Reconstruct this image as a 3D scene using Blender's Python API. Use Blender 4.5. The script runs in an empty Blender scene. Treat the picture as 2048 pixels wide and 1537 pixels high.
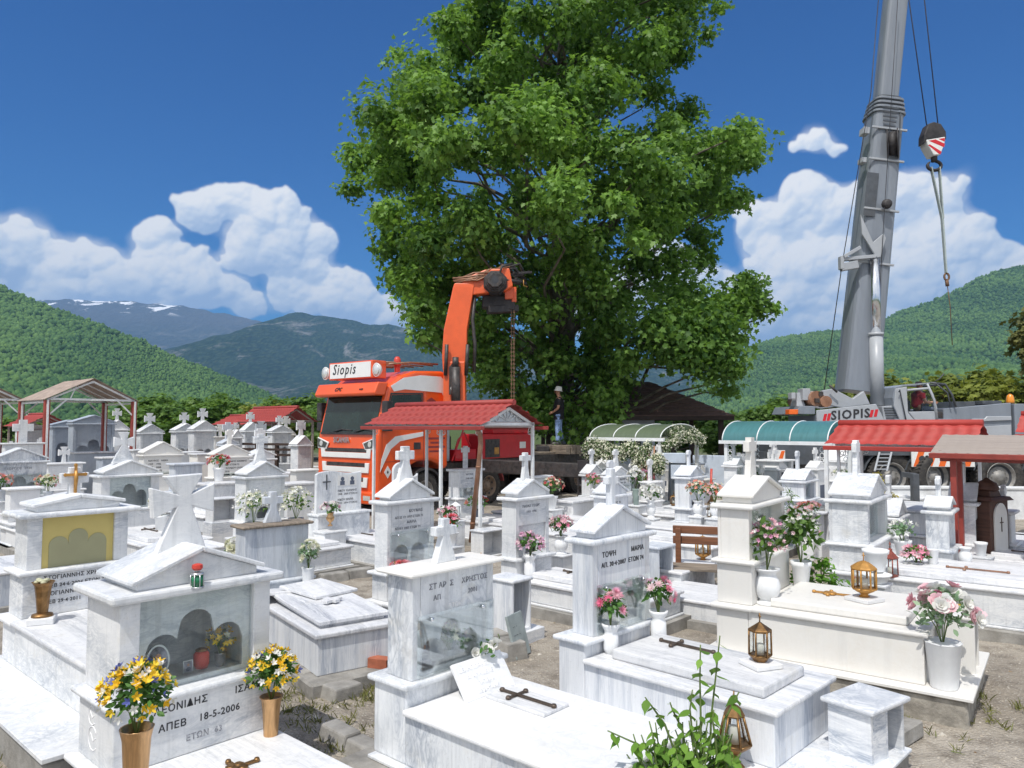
import bpy, bmesh, math, random
import numpy as np
from mathutils import Matrix, Vector
SC = bpy.context.scene
COL = SC.collection
R = math.radians
PI = math.pi
# ---------------------------------------------------------------- camera
CAM_H = 2.3
F = 1500.0                      # focal length in pixels of the 2048 wide photograph
PITCH = math.atan(82.0 / 1500.0)
cam = bpy.data.cameras.new('camera')
cam.sensor_width = 36.0
cam.lens = 36.0 * F / 2048.0
cam.clip_start = 0.05
cam.clip_end = 60000.0
cam_o = bpy.data.objects.new('camera', cam)
COL.objects.link(cam_o)
cam_o.location = (0, 0, CAM_H)
cam_o.rotation_euler = (PI / 2 + PITCH, 0, 0)
SC.camera = cam_o
# ---------------------------------------------------------------- sun
SUN_EL = R(60)
SUN_H = Vector((-0.44, -0.90, 0)).normalized()       # horizontal direction towards the sun
SUN_DIR = Vector((SUN_H.x * math.cos(SUN_EL), SUN_H.y * math.cos(SUN_EL), math.sin(SUN_EL)))
sun = bpy.data.lights.new('sun', 'SUN')
sun.energy = 3.0
sun.angle = R(0.53)
sun.color = (1.0, 0.965, 0.90)
sun_o = bpy.data.objects.new('sun', sun)
COL.objects.link(sun_o)
sun_o.rotation_euler = SUN_DIR.to_track_quat('Z', 'Y').to_euler()
# ---------------------------------------------------------------- view
SC.view_settings.view_transform = 'Standard'
SC.view_settings.look = 'None'
SC.view_settings.gamma = 1
SC.view_settings.exposure = 0.36
SC.view_settings.use_curve_mapping = False
SC.cycles.max_bounces = 8
SC.cycles.diffuse_bounces = 3
SC.cycles.glossy_bounces = 3
SC.cycles.transmission_bounces = 4
SC.cycles.transparent_max_bounces = 10
SC.cycles.volume_bounces = 0
SC.cycles.sample_clamp_indirect = 6
SC.cycles.use_denoising = True
# ---------------------------------------------------------------- node helpers
class NT:
 def __init__(s, tree):
  s.t = tree; s.n = tree.nodes; s.l = tree.links
 def node(s, typ, **kw):
  n = s.n.new(typ)
  for k, v in kw.items():
   setattr(n, k, v)
  return n
 def put(s, sock, v):
  if v is None: return
  if hasattr(v, 'links') or isinstance(v, bpy.types.NodeSocket):
   s.l.new(v, sock)
  else:
   sock.default_value = v
 def math(s, op, a, b=None, c=None, clamp=False):
  n = s.node('ShaderNodeMath', operation=op); n.use_clamp = clamp
  s.put(n.inputs[0], a); s.put(n.inputs[1], b)
  if c is not None: s.put(n.inputs[2], c)
  return n.outputs[0]
 def vmath(s, op, a, b=None, out=0):
  n = s.node('ShaderNodeVectorMath', operation=op)
  s.put(n.inputs[0], a); s.put(n.inputs[1], b)
  return n.outputs[out]
 def mix(s, fac, a, b, blend='MIX'):
  n = s.node('ShaderNodeMix', data_type='RGBA', blend_type=blend)
  s.put(n.inputs[0], fac); s.put(n.inputs[6], a); s.put(n.inputs[7], b)
  return n.outputs[2]
 def noise(s, vec, scale, detail=4, rough=0.55, dist=0.0):
  n = s.node('ShaderNodeTexNoise')
  s.put(n.inputs['Vector'], vec); s.put(n.inputs['Scale'], scale)
  n.inputs['Detail'].default_value = detail
  n.inputs['Roughness'].default_value = rough
  n.inputs['Distortion'].default_value = dist
  return n.outputs[0]
 def ramp(s, fac, stops, interp='LINEAR'):
  n = s.node('ShaderNodeValToRGB'); s.put(n.inputs[0], fac)
  cr = n.color_ramp; cr.interpolation = interp
  while len(cr.elements) < len(stops): cr.elements.new(0.5)
  for e, (p, c) in zip(cr.elements, stops):
   e.position = p
   e.color = (c, c, c, 1) if isinstance(c, (int, float)) else (*c[:3], 1)
  return n.outputs[0]
 def sstep(s, x, a, b):
  n = s.node('ShaderNodeMapRange', interpolation_type='SMOOTHSTEP')
  s.put(n.inputs[0], x); s.put(n.inputs[1], a); s.put(n.inputs[2], b)
  return n.outputs[0]
def c4(c): return (c[0], c[1], c[2], 1.0)
# ---------------------------------------------------------------- world: sky and cumulus
world = bpy.data.worlds.new('World')
SC.world = world
world.use_nodes = True
W = NT(world.node_tree)
W.n.clear()
tc = W.node('ShaderNodeTexCoord')
sky = W.node('ShaderNodeTexSky', sky_type='NISHITA')
sky.sun_disc = False
sky.sun_elevation = SUN_EL
sky.sun_rotation = math.atan2(SUN_H.x, SUN_H.y)
sky.altitude = 600
sky.air_density = 1.0
sky.dust_density = 0.35
sky.ozone_density = 1.6
hsv = W.node('ShaderNodeHueSaturation')
hsv.inputs['Hue'].default_value = 0.516
hsv.inputs['Saturation'].default_value = 3.0
hsv.inputs['Value'].default_value = 0.70
W.l.new(sky.outputs[0], hsv.inputs['Color'])
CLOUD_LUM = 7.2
def az_el(px, py):
 d = Vector(((px - 1024) / F, math.cos(PITCH) - (768.5 - py) / F * math.sin(PITCH),
    math.sin(PITCH) + (768.5 - py) / F * math.cos(PITCH))).normalized()
 return math.atan2(d.x, d.y), math.asin(d.z)
CLOUDS = [  # (px, py, radius px, vertical squash): where each puff of the cumulus stands in the sky
 (395, 430, 62, .8), (470, 410, 75, .85), (560, 440, 85, .8), (640, 480, 62, .85), (520, 500, 95, .7), (600, 530, 70, .7),
 (330, 520, 66, .8), (390, 560, 85, .8), (300, 590, 70, .7), (460, 600, 70, .6), (230, 570, 80, .7), (190, 530, 56, .8), (130, 590, 70, .6),
 (50, 520, 85, .8), (70, 590, 90, .6), (-40, 480, 60, .8), (-120, 540, 140, .8),
 (600, 580, 62, .75), (670, 600, 75, .7), (570, 600, 40, .8), (740, 630, 65, .6), (800, 640, 60, .6), (690, 560, 30, .7),
 (1620, 415, 74, .85), (1545, 450, 80, .9), (1690, 440, 95, .85), (1770, 420, 85, .9), (1850, 430, 85, .9), (1560, 540, 110, .8), (1700, 540, 140, .75),
 (1850, 530, 130, .75), (1960, 510, 95, .75), (2010, 560, 80, .6), (1480, 600, 90, .8), (1560, 640, 120, .5), (1720, 640, 130, .45), (1880, 590, 110, .45),
 (1640, 288, 30, .7), (1672, 300, 24, .7), (1604, 296, 20, .7), (2090, 520, 60, .5), (1360, 560, 120, .8), (1240, 620, 120, .7), (2200, 540, 130, .7)]
AZ0, AZ1, EL0, EL1 = -1.0, 1.0, -0.02, 0.52
def cloud_image(w=2200, h=594):
 r = np.random.default_rng(42)
 sx_ = w / (AZ1 - AZ0); sy_ = h / (EL1 - EL0)
 H = np.zeros((h, w), np.float32)
 def puff(cx, cy, rad, lift):
  x0, x1 = int(max(0, cx - rad)), int(min(w, cx + rad + 2)); y0, y1 = int(max(0, cy - rad)), int(min(h, cy + rad + 2))
  if x1 <= x0 or y1 <= y0: return
  yy, xx = np.mgrid[y0:y1, x0:x1]
  q = 1 - ((xx - cx) ** 2 + (yy - cy) ** 2) / (rad * rad)
  z = np.where(q > 0, lift + rad * np.sqrt(np.maximum(q, 0)), 0)
  H[y0:y1, x0:x1] = np.maximum(H[y0:y1, x0:x1], z)
 def grow(cx, cy, rad, lift, lv):
  puff(cx, cy, rad, lift)
  if lv == 0 or rad < 2.0: return
  n = 9 if lv > 1 else 7
  for _ in range(n):
   a = r.uniform(-0.25 * PI, 1.25 * PI); e = r.uniform(0.25, 0.95)
   k = r.uniform(0.26, 0.52)
   grow(cx + math.cos(a) * rad * e, cy + math.sin(a) * rad * e * .9, rad * k, lift + rad * math.sqrt(max(0, 1 - e * e)) * 0.75, lv - 1)
 for (px, py, rp, sq) in CLOUDS:
  a, e = az_el(px, py); rad = rp / F * sx_ * 0.74
  cx, cy = (a - AZ0) * sx_, (e - EL0) * sy_
  for _ in range(5):
   grow(cx + r.normal() * rad * .38, cy + r.normal() * rad * .26 * sq, rad * r.uniform(.45, .75), rad * .2, 3)
 def blur(A, s):
  k = np.exp(-0.5 * (np.arange(-int(3 * s) - 1, int(3 * s) + 2) / s) ** 2); k /= k.sum(); m = len(k) // 2
  P = np.pad(A, ((m, m), (0, 0)), 'edge'); A = sum(k[i] * P[i:i + A.shape[0]] for i in range(len(k)))
  P = np.pad(A, ((0, 0), (m, m)), 'edge'); return sum(k[i] * P[:, i:i + A.shape[1]] for i in range(len(k)))
 def fbm(base, oct_):
  out = np.zeros((h, w), np.float32); amp = 1.0; tot = 0
  for o_ in range(oct_):
   gx, gy = int(w / base * 2 ** o_) + 3, int(h / base * 2 ** o_) + 3
   g = r.random((gy, gx)).astype(np.float32)
   X = np.arange(w) * 2 ** o_ / base; Y = np.arange(h) * 2 ** o_ / base
   xi, yi = X.astype(int), Y.astype(int); xf, yf = X - xi, Y - yi
   xf = xf * xf * (3 - 2 * xf); yf = yf * yf * (3 - 2 * yf)
   A = g[yi][:, xi] * (1 - xf) + g[yi][:, xi + 1] * xf; B = g[yi + 1][:, xi] * (1 - xf) + g[yi + 1][:, xi + 1] * xf
   out += amp * (A * (1 - yf[:, None]) + B * yf[:, None]); tot += amp; amp *= 0.55
  return out / tot
 wx, wy = fbm(34, 5) - 0.5, fbm(34, 5) - 0.5; vx, vy = fbm(130, 3) - 0.5, fbm(130, 3) - 0.5
 yy, xx = np.mgrid[0:h, 0:w]
 H = H[np.clip((yy + wy * 20 + vy * 18).astype(int), 0, h - 1), np.clip((xx + wx * 20 + vx * 18).astype(int), 0, w - 1)]
 nz = fbm(88, 6)
 cover = blur((H > 0).astype(np.float32), 2.2)
 wide = blur((H > 0).astype(np.float32), 10)
 near = np.clip(blur(wide, 14) * 2.5 - 0.15, 0, 1)
 edge = np.clip(cover * 1.25 + (nz - 0.5) * 1.7 * (1 - wide) * near - 0.12, 0, 1)
 alpha = np.clip((edge - 0.10) / 0.88, 0, 1); alpha = alpha * alpha * (3 - 2 * alpha)
 wisp = np.clip((blur(cover, 9) * 1.1 + (nz - 0.55) * 1.6 - 0.28) / 0.8, 0, 0.5) * near
 alpha = np.maximum(alpha, wisp)
 Hs = blur(H, 0.9); Hm = blur(H, 4.0); Hl = blur(H, 16)
 def shade(A, g):
  gy, gx = np.gradient(A); n = np.sqrt(gx * gx + gy * gy + g * g)
  L = np.array([-0.42, 0.80, 0.43]); L /= np.linalg.norm(L)
  return (-gx * L[0] - gy * L[1] + g * L[2]) / n
 s = 0.36 * shade(Hs, 0.75) + 0.42 * shade(Hm, 0.6) + 0.50 * shade(Hl, 0.5)
 thick = np.clip(Hl / max(1e-3, Hl.max()) * 1.7, 0, 1)
 s = s + (nz - 0.5) * 0.55 + 0.10
 s = np.clip(0.44 + 0.62 * s - 0.26 * thick, 0, 1)
 s = blur(s.astype(np.float32), 0.6)
 low = np.array([0.40, 0.53, 0.76]); mid = np.array([0.68, 0.77, 0.90]); hi = np.array([1.0, 1.0, 1.0])
 t = s[..., None]
 rgb = np.where(t < 0.5, low + (mid - low) * t * 2, mid + (hi - mid) * (t * 2 - 1))
 img = bpy.data.images.new('cumulus_map', w, h, alpha=True, float_buffer=True, is_data=True)
 px_ = np.dstack([rgb, alpha]).astype(np.float32)
 img.pixels.foreach_set(px_.ravel()); img.update(); img.pack()
 return img
dirv = W.vmath('NORMALIZE', tc.outputs['Generated'])
sx = W.node('ShaderNodeSeparateXYZ'); W.l.new(dirv, sx.inputs[0])
azn = W.math('ARCTAN2', sx.outputs[0], sx.outputs[1])
eln = W.math('ARCSINE', sx.outputs[2])
cb = W.node('ShaderNodeCombineXYZ')
W.put(cb.inputs[0], W.math('MULTIPLY', W.math('SUBTRACT', azn, AZ0), 1 / (AZ1 - AZ0)))
W.put(cb.inputs[1], W.math('MULTIPLY', W.math('SUBTRACT', eln, EL0), 1 / (EL1 - EL0)))
ti = W.node('ShaderNodeTexImage', extension='CLIP', interpolation='Cubic'); ti.image = cloud_image()
ti.image.alpha_mode = 'CHANNEL_PACKED'
W.l.new(cb.outputs[0], ti.inputs[0])
cs = W.node('ShaderNodeVectorMath', operation='SCALE'); W.put(cs.inputs[0], ti.outputs[0]); cs.inputs['Scale'].default_value = CLOUD_LUM
skyc = W.mix(ti.outputs[1], hsv.outputs[0], cs.outputs[0])
rear_fill = W.sstep(W.math('ABSOLUTE', azn), 1.12, 1.5)
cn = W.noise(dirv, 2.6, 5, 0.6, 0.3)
cover = W.math('MULTIPLY', W.math('MULTIPLY', W.sstep(cn, 0.34, 0.50), rear_fill), W.sstep(sx.outputs[2], 0.0, 0.06))
skyc = W.mix(cover, skyc, (CLOUD_LUM * 1.12, CLOUD_LUM * 1.13, CLOUD_LUM * 1.14, 1))  # unseen bright cloud cover added behind the camera to lift the fill light
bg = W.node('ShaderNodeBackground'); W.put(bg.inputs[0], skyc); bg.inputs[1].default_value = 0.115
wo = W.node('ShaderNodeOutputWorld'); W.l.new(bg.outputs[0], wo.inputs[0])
world.cycles.sampling_method = 'MANUAL'; world.cycles.sample_map_resolution = 512
# ---------------------------------------------------------------- photo-measuring helpers (a pixel of the photograph -> a point of the place)
FWD = Vector((0, math.cos(PITCH), math.sin(PITCH))); UPV = Vector((0, -math.sin(PITCH), math.cos(PITCH)))
def ray(px, py): return FWD + Vector((1, 0, 0)) * ((px - 1024) / F) + UPV * ((768.5 - py) / F)
def G(px, py, z=0.0):
 d = ray(px, py); t = (z - CAM_H) / d.z
 return Vector((d.x * t, d.y * t, z))
def D(px, py, Y):
 d = ray(px, py); t = Y / d.y
 return Vector((d.x * t, Y, CAM_H + d.z * t))
# ---------------------------------------------------------------- mesh helpers
class MB:
 """collects shapes and links them as ONE mesh object"""
 def __init__(s): s.v = []; s.f = []; s.sm = []; s.M = None
 def add(s, vs, fs, smooth=False):
  b = len(s.v)
  if s.M is not None: vs = [s.M @ Vector(p) for p in vs]
  s.v.extend([tuple(p) for p in vs])
  s.f.extend([tuple(i + b for i in f) for f in fs]); s.sm.extend([smooth] * len(fs))
  return s
 def box(s, x0, x1, y0, y1, z0, z1, M=None):
  vs = [(x, y, z) for z in (z0, z1) for y in (y0, y1) for x in (x0, x1)]
  if M is not None: vs = [M @ Vector(p) for p in vs]
  return s.add(vs, [(0, 2, 3, 1), (4, 5, 7, 6), (0, 1, 5, 4), (2, 6, 7, 3), (0, 4, 6, 2), (1, 3, 7, 5)])
 def taper(s, b0, b1, z0, z1):
  """frustum between two rectangles (x0,x1,y0,y1)"""
  vs = [(b[i], b[2 + j], z) for b, z in ((b0, z0), (b1, z1)) for j in (0, 1) for i in (0, 1)]
  return s.add(vs, [(0, 2, 3, 1), (4, 5, 7, 6), (0, 1, 5, 4), (2, 6, 7, 3), (0, 4, 6, 2), (1, 3, 7, 5)])
 def prism(s, poly, a0, a1, plane='yz', smooth=False):
  """outline in a plane, extruded along the remaining axis from a0 to a1"""
  def p3(p, a):
   return {'yz': (a, p[0], p[1]), 'xz': (p[0], a, p[1]), 'xy': (p[0], p[1], a)}[plane]
  n = len(poly)
  vs = [p3(p, a0) for p in poly] + [p3(p, a1) for p in poly]
  area = sum(poly[i][0] * poly[(i + 1) % n][1] - poly[(i + 1) % n][0] * poly[i][1] for i in range(n))
  flip = (area > 0) != (plane == 'xz')
  if a1 < a0: flip = not flip
  top = tuple(range(n, 2 * n)); bot = tuple(reversed(range(n)))
  side = [(i, (i + 1) % n, n + (i + 1) % n, n + i) for i in range(n)]
  fs = [bot, top] + side
  if not flip: fs = [tuple(reversed(f)) for f in fs]
  b = len(s.v); s.add(vs, fs, False)
  if smooth:
   for i in range(n): s.sm[len(s.f) - n + i] = True
  return s
 def lathe(s, prof, n=16, c=(0, 0, 0), M=None, cap=True, smooth=True):
  vs = []
  for r, z in prof:
   for k in range(n):
    a = 2 * PI * k / n
    vs.append((c[0] + r * math.cos(a), c[1] + r * math.sin(a), c[2] + z))
  if M is not None: vs = [M @ Vector(p) for p in vs]
  fs = []
  for i in range(len(prof) - 1):
   for k in range(n):
    k2 = (k + 1) % n
    fs.append((i * n + k, i * n + k2, (i + 1) * n + k2, (i + 1) * n + k))
  s.add(vs, fs, smooth)
  b = len(s.v) - len(vs)
  if cap:
   s.f.append(tuple(b + k for k in reversed(range(n)))); s.sm.append(False)
   s.f.append(tuple(b + (len(prof) - 1) * n + k for k in range(n))); s.sm.append(False)
  return s
 def tube(s, pts, r, n=8, cap=True, smooth=True):
  pts = [Vector(p) for p in pts]
  rs = r if isinstance(r, (list, tuple)) else [r] * len(pts)
  ref = None; vs = []; m = len(pts)
  for i, p in enumerate(pts):
   t = (pts[min(i + 1, m - 1)] - pts[max(i - 1, 0)])
   if t.length < 1e-9: t = Vector((0, 0, 1))
   t.normalize()
   if ref is None:
    ref = t.cross(Vector((0, 0, 1)) if abs(t.z) < 0.9 else Vector((1, 0, 0))).normalized()
   else:
    ref = (ref - t * ref.dot(t))
    if ref.length < 1e-6: ref = t.cross(Vector((0.3, 0.5, 0.8)))
    ref.normalize()
   bi = t.cross(ref)
   for k in range(n):
    a = 2 * PI * k / n
    vs.append(p + (ref * math.cos(a) + bi * math.sin(a)) * rs[i])
  fs = []
  for i in range(m - 1):
   for k in range(n):
    k2 = (k + 1) % n
    fs.append((i * n + k, i * n + k2, (i + 1) * n + k2, (i + 1) * n + k))
  s.add(vs, fs, smooth)
  if cap:
   b = len(s.v) - len(vs)
   s.f.append(tuple(b + k for k in reversed(range(n)))); s.sm.append(False)
   s.f.append(tuple(b + (m - 1) * n + k for k in range(n))); s.sm.append(False)
  return s
 def beam(s, p0, p1, w, h, up=(0, 0, 1)):
  """rectangular bar from p0 to p1"""
  p0 = Vector(p0); p1 = Vector(p1); t = (p1 - p0).normalized(); u = Vector(up)
  sd = t.cross(u)
  if sd.length < 1e-6: sd = t.cross(Vector((1, 0, 0)))
  sd.normalize(); u = sd.cross(t)
  vs = []
  for p in (p0, p1):
   for a, b in ((-1, -1), (1, -1), (1, 1), (-1, 1)):
    vs.append(p + sd * (a * w / 2) + u * (b * h / 2))
  return s.add(vs, [(0, 1, 2, 3)[::-1], (4, 5, 6, 7), (0, 1, 5, 4), (1, 2, 6, 5), (2, 3, 7, 6), (3, 0, 4, 7)])
 def ico(s, c, r, sub=1, squash=(1, 1, 1), jit=0, rng=random):
  bm = bmesh.new(); bmesh.ops.create_icosphere(bm, subdivisions=sub, radius=1.0)
  vs = []
  for v in bm.verts:
   k = 1 + (rng.random() - .5) * jit
   vs.append((c[0] + v.co.x * r * squash[0] * k, c[1] + v.co.y * r * squash[1] * k, c[2] + v.co.z * r * squash[2] * k))
  fs = [[v.index for v in f.verts] for f in bm.faces]; bm.free()
  return s.add(vs, fs, True)
 def mesh(s, name, bevel=0, seg=1, ang=32):
  me = bpy.data.meshes.new(name)
  me.from_pydata(s.v, [], s.f); me.polygons.foreach_set('use_smooth', s.sm)
  me.update()
  if bevel > 0:
   bm = bmesh.new(); bm.from_mesh(me)
   bmesh.ops.recalc_face_normals(bm, faces=bm.faces)
   es = [e for e in bm.edges if len(e.link_faces) == 2 and e.calc_face_angle(0) > R(ang)]
   bmesh.ops.bevel(bm, geom=es, offset=bevel, offset_type='OFFSET', segments=seg, profile=0.5, affect='EDGES', clamp_overlap=True)
   bm.to_mesh(me); bm.free()
  return me
 def build(s, name, mat, parent=None, bevel=0, seg=1, ang=32):
  return link(name, s.mesh(name, bevel, seg, ang), mat, parent)
def link(name, me, mat, parent=None):
 o = bpy.data.objects.new(name, me)
 if mat is not None and not me.materials: me.materials.append(mat)
 COL.objects.link(o)
 if parent is not None: o.parent = parent
 return o
def tag(o, label=None, cat=None, group=None, kind=None):
 if label: o['label'] = label
 if cat: o['category'] = cat
 if group: o['group'] = group
 if kind: o['kind'] = kind
 return o
def thing(name, label, cat, loc=(0, 0, 0), rz=0.0, group=None):
 o = bpy.data.objects.new(name, None); o.empty_display_size = 0.2
 COL.objects.link(o); o.location = loc; o.rotation_euler = (0, 0, rz)
 return tag(o, label, cat, group)
KIDS = {}
def copy_tree(o, label=None, loc=None, rz=None, scale=None, group=None):
 """a copy of a thing with copies of its parts and their sub-parts (mesh data shared)"""
 def cp(a, par):
  c = a.copy(); COL.objects.link(c)
  if par is not None: c.parent = par
  for ch in list(a.children): cp(ch, c)
  return c
 n = cp(o, None)
 if label: n['label'] = label
 if loc is not None: n.location = loc
 if rz is not None: n.rotation_euler = (0, 0, rz)
 if scale is not None: n.scale = (scale,) * 3 if isinstance(scale, (int, float)) else scale
 if group: n['group'] = group
 return n
_tc = {}
def text_mesh(txt, size, depth=0.002, align='LEFT', spacing=1.0, shear=0.0, offset=0.0, line=1.0):
 key = (txt, size, depth, align, spacing, shear, offset, line)
 if key in _tc: return _tc[key]
 cu = bpy.data.curves.new('inscription', 'FONT')
 cu.body = txt; cu.size = size; cu.extrude = depth; cu.align_x = align; cu.space_character = spacing; cu.shear = shear; cu.offset = offset
 cu.space_line = line; cu.resolution_u = 2
 o = bpy.data.objects.new('inscription', cu); COL.objects.link(o)
 dg = bpy.context.evaluated_depsgraph_get()
 me = bpy.data.meshes.new_from_object(o.evaluated_get(dg))
 bpy.data.objects.remove(o); bpy.data.curves.remove(cu)
 _tc[key] = me
 return me
M_FRONT = Matrix(((0, 0, 1, 0), (1, 0, 0, 0), (0, 1, 0, 0), (0, 0, 0, 1)))   # text reading along +y, facing +x
def text(name, parent, txt, size, mat, M, **kw):
 me = text_mesh(txt, size, **kw).copy()
 me.transform(M); me.materials.clear()
 return link(name, me, mat, parent)
# ================================================================ materials
def new_mat(name):
 m = bpy.data.materials.new(name); m.use_nodes = True
 N = NT(m.node_tree); N.n.clear()
 out = N.node('ShaderNodeOutputMaterial'); b = N.node('ShaderNodeBsdfPrincipled')
 N.l.new(b.outputs[0], out.inputs[0])
 return m, N, b, out
def obj_coords(N, spread=40.0):
 t = N.node('ShaderNodeTexCoord'); oi = N.node('ShaderNodeObjectInfo')
 s = N.node('ShaderNodeVectorMath', operation='SCALE')
 N.put(s.inputs[0], (1.0, 0.73, 0.41)); N.put(s.inputs['Scale'], N.math('MULTIPLY', oi.outputs['Random'], spread))
 return N.vmath('ADD', t.outputs['Object'], s.outputs[0]), oi
def marble(name, base, vein, stretch=(1, 1, 1), amount=0.5, grime=0.25, scale=2.2, warm=None):
 m, N, b, out = new_mat(name)
 p, oi = obj_coords(N)
 ps = N.vmath('MULTIPLY', p, stretch)
 soft = N.noise(ps, scale, 6, 0.62, 1.3)
 vn = N.noise(ps, scale * 2.3, 8, 0.6, 2.0)
 line = N.ramp(vn, [(0.40, 0.0), (0.485, 0.75), (0.50, 1.0), (0.515, 0.7), (0.60, 0.0)])
 soft2 = N.ramp(soft, [(0.42, 0.0), (0.68, 1.0)])
 big = N.ramp(N.noise(ps, scale * 0.6, 3), [(0.40, 0.15), (0.66, 1.0)])
 f = N.math('MULTIPLY', N.math('ADD', N.math('MULTIPLY', line, 0.55), N.math('MULTIPLY', soft2, 0.6)), N.math('MULTIPLY', big, amount), clamp=True)
 col = N.mix(f, c4(base), c4(vein))
 gr = N.noise(N.vmath('MULTIPLY', p, (7, 7, 1.2)), 2.0, 6, 0.7)
 col = N.mix(N.math('MULTIPLY', N.ramp(gr, [(0.5, 0.0), (0.78, 1.0)]), grime), col, c4((vein[0] * .75, vein[1] * .74, vein[2] * .70)))
 sp = N.noise(p, 55, 2, 0.6)
 col = N.mix(N.math('MULTIPLY', N.ramp(sp, [(0.62, 0.0), (0.75, 1.0)]), grime * 0.8), col, (0.33, 0.32, 0.30, 1))
 st = N.noise(N.vmath('MULTIPLY', p, (16, 16, 0.7)), 1.0, 4, 0.6)
 col = N.mix(N.math('MULTIPLY', N.ramp(st, [(0.55, 0.0), (0.70, 1.0)]), min(0.5, grime * 1.5)), col, (0.47, 0.48, 0.49, 1))
 ye = N.noise(p, 3.1, 6, 0.7)
 col = N.mix(N.math('MULTIPLY', N.ramp(ye, [(0.56, 0.0), (0.75, 1.0)]), min(0.4, 0.12 + grime)), col, (0.66, 0.61, 0.50, 1))
 tone = N.math('ADD', 0.91, N.math('MULTIPLY', oi.outputs['Random'], 0.12))
 tn = N.node('ShaderNodeVectorMath', operation='SCALE'); N.put(tn.inputs[0], col); N.put(tn.inputs['Scale'], tone)
 N.put(b.inputs['Base Color'], tn.outputs[0])
 N.put(b.inputs['Roughness'], N.math('ADD', 0.36, N.math('MULTIPLY', sp, 0.3)))
 b.inputs['Specular IOR Level'].default_value = 0.4
 bp = N.node('ShaderNodeBump'); bp.inputs['Strength'].default_value = 0.10; bp.inputs['Distance'].default_value = 0.004
 N.put(bp.inputs['Height'], N.noise(p, 30, 5, 0.7)); N.l.new(bp.outputs[0], b.inputs['Normal'])
 return m
def plain(name, col, rough=0.5, metal=0.0, var=0.12, scale=6.0, bump=0.0, bscale=40.0, dirt=0.0, dirtcol=(0.12, 0.1, 0.08), spec=0.5, stretch=(1, 1, 1), coat=0.0):
 m, N, b, out = new_mat(name)
 p, oi = obj_coords(N)
 p = N.vmath('MULTIPLY', p, stretch)
 n = N.noise(p, scale, 5, 0.6)
 dk = (col[0] * (1 - var * 2), col[1] * (1 - var * 2), col[2] * (1 - var * 2))
 lt = (min(1, col[0] * (1 + var)), min(1, col[1] * (1 + var)), min(1, col[2] * (1 + var)))
 c = N.mix(N.ramp(n, [(0.3, 0.0), (0.7, 1.0)]), c4(dk), c4(lt))
 if dirt > 0:
  d = N.ramp(N.noise(p, scale * 0.7, 7, 0.72, 0.6), [(0.48, 0.0), (0.72, 1.0)])
  c = N.mix(N.math('MULTIPLY', d, dirt), c, c4(dirtcol))
 N.put(b.inputs['Base Color'], c)
 N.put(b.inputs['Roughness'], N.math('ADD', rough - 0.06, N.math('MULTIPLY', n, 0.14), clamp=True))
 b.inputs['Metallic'].default_value = metal
 b.inputs['Specular IOR Level'].default_value = spec
 if coat: b.inputs['Coat Weight'].default_value = coat; b.inputs['Coat Roughness'].default_value = 0.06
 if bump > 0:
  bp = N.node('ShaderNodeBump'); bp.inputs['Strength'].default_value = bump; bp.inputs['Distance'].default_value = 0.01
  N.put(bp.inputs['Height'], N.noise(p, bscale, 6, 0.65)); N.l.new(bp.outputs[0], b.inputs['Normal'])
 return m
def glass(name, tint=(0.85, 0.95, 0.95), clear=0.82, rough=0.03):
 m, N, b, out = new_mat(name)
 N.n.remove(b)
 t = N.node('ShaderNodeBsdfTransparent'); t.inputs[0].default_value = c4(tint)
 g = N.node('ShaderNodeBsdfGlossy'); g.inputs['Roughness'].default_value = rough; g.inputs[0].default_value = (0.95, 0.97, 1, 1)
 fr = N.node('ShaderNodeFresnel'); fr.inputs[0].default_value = 1.5
 f = N.math('ADD', N.math('MULTIPLY', fr.outputs[0], 0.5), max(0.0, 0.82 - clear), clamp=True)
 mx = N.node('ShaderNodeMixShader'); N.put(mx.inputs[0], f); N.l.new(t.outputs[0], mx.inputs[1]); N.l.new(g.outputs[0], mx.inputs[2])
 N.l.new(mx.outputs[0], out.inputs[0])
 return m
def leaf_mat(name, dark, light, trans=0.35, rough=0.55):
 """each leaf carries its own tint in the attribute 'tint' (0..1)"""
 m, N, b, out = new_mat(name)
 at = N.node('ShaderNodeAttribute'); at.attribute_name = 'tint'
 c = N.mix(at.outputs['Fac'], c4(dark), c4(light))
 N.put(b.inputs['Base Color'], c); b.inputs['Roughness'].default_value = rough; b.inputs['Specular IOR Level'].default_value = 0.35
 tr = N.node('ShaderNodeBsdfTranslucent')
 N.put(tr.inputs[0], N.mix(0.5, c, c4((light[0] * 1.5, light[1] * 1.5, light[2] * 0.7))))
 mx = N.node('ShaderNodeMixShader'); mx.inputs[0].default_value = trans
 N.l.new(b.outputs[0], mx.inputs[1]); N.l.new(tr.outputs[0], mx.inputs[2]); N.l.new(mx.outputs[0], out.inputs[0])
 return m
def petal_mat(name, col, col2):
 m, N, b, out = new_mat(name)
 at = N.node('ShaderNodeAttribute'); at.attribute_name = 'tint'
 c = N.mix(at.outputs['Fac'], c4(col), c4(col2))
 N.put(b.inputs['Base Color'], c); b.inputs['Roughness'].default_value = 0.6
 tr = N.node('ShaderNodeBsdfTranslucent'); N.put(tr.inputs[0], c)
 mx = N.node('ShaderNodeMixShader'); mx.inputs[0].default_value = 0.3
 N.l.new(b.outputs[0], mx.inputs[1]); N.l.new(tr.outputs[0], mx.inputs[2]); N.l.new(mx.outputs[0], out.inputs[0])
 return m
MT = {}
MT['white'] = marble('white_marble', (0.82, 0.825, 0.83), (0.36, 0.40, 0.46), (1.0, 0.8, 2.6), 0.9, 0.28)
MT['whiteh'] = marble('white_marble_fine', (0.81, 0.81, 0.815), (0.48, 0.50, 0.54), (0.7, 0.9, 1.8), 0.55, 0.16)
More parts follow.
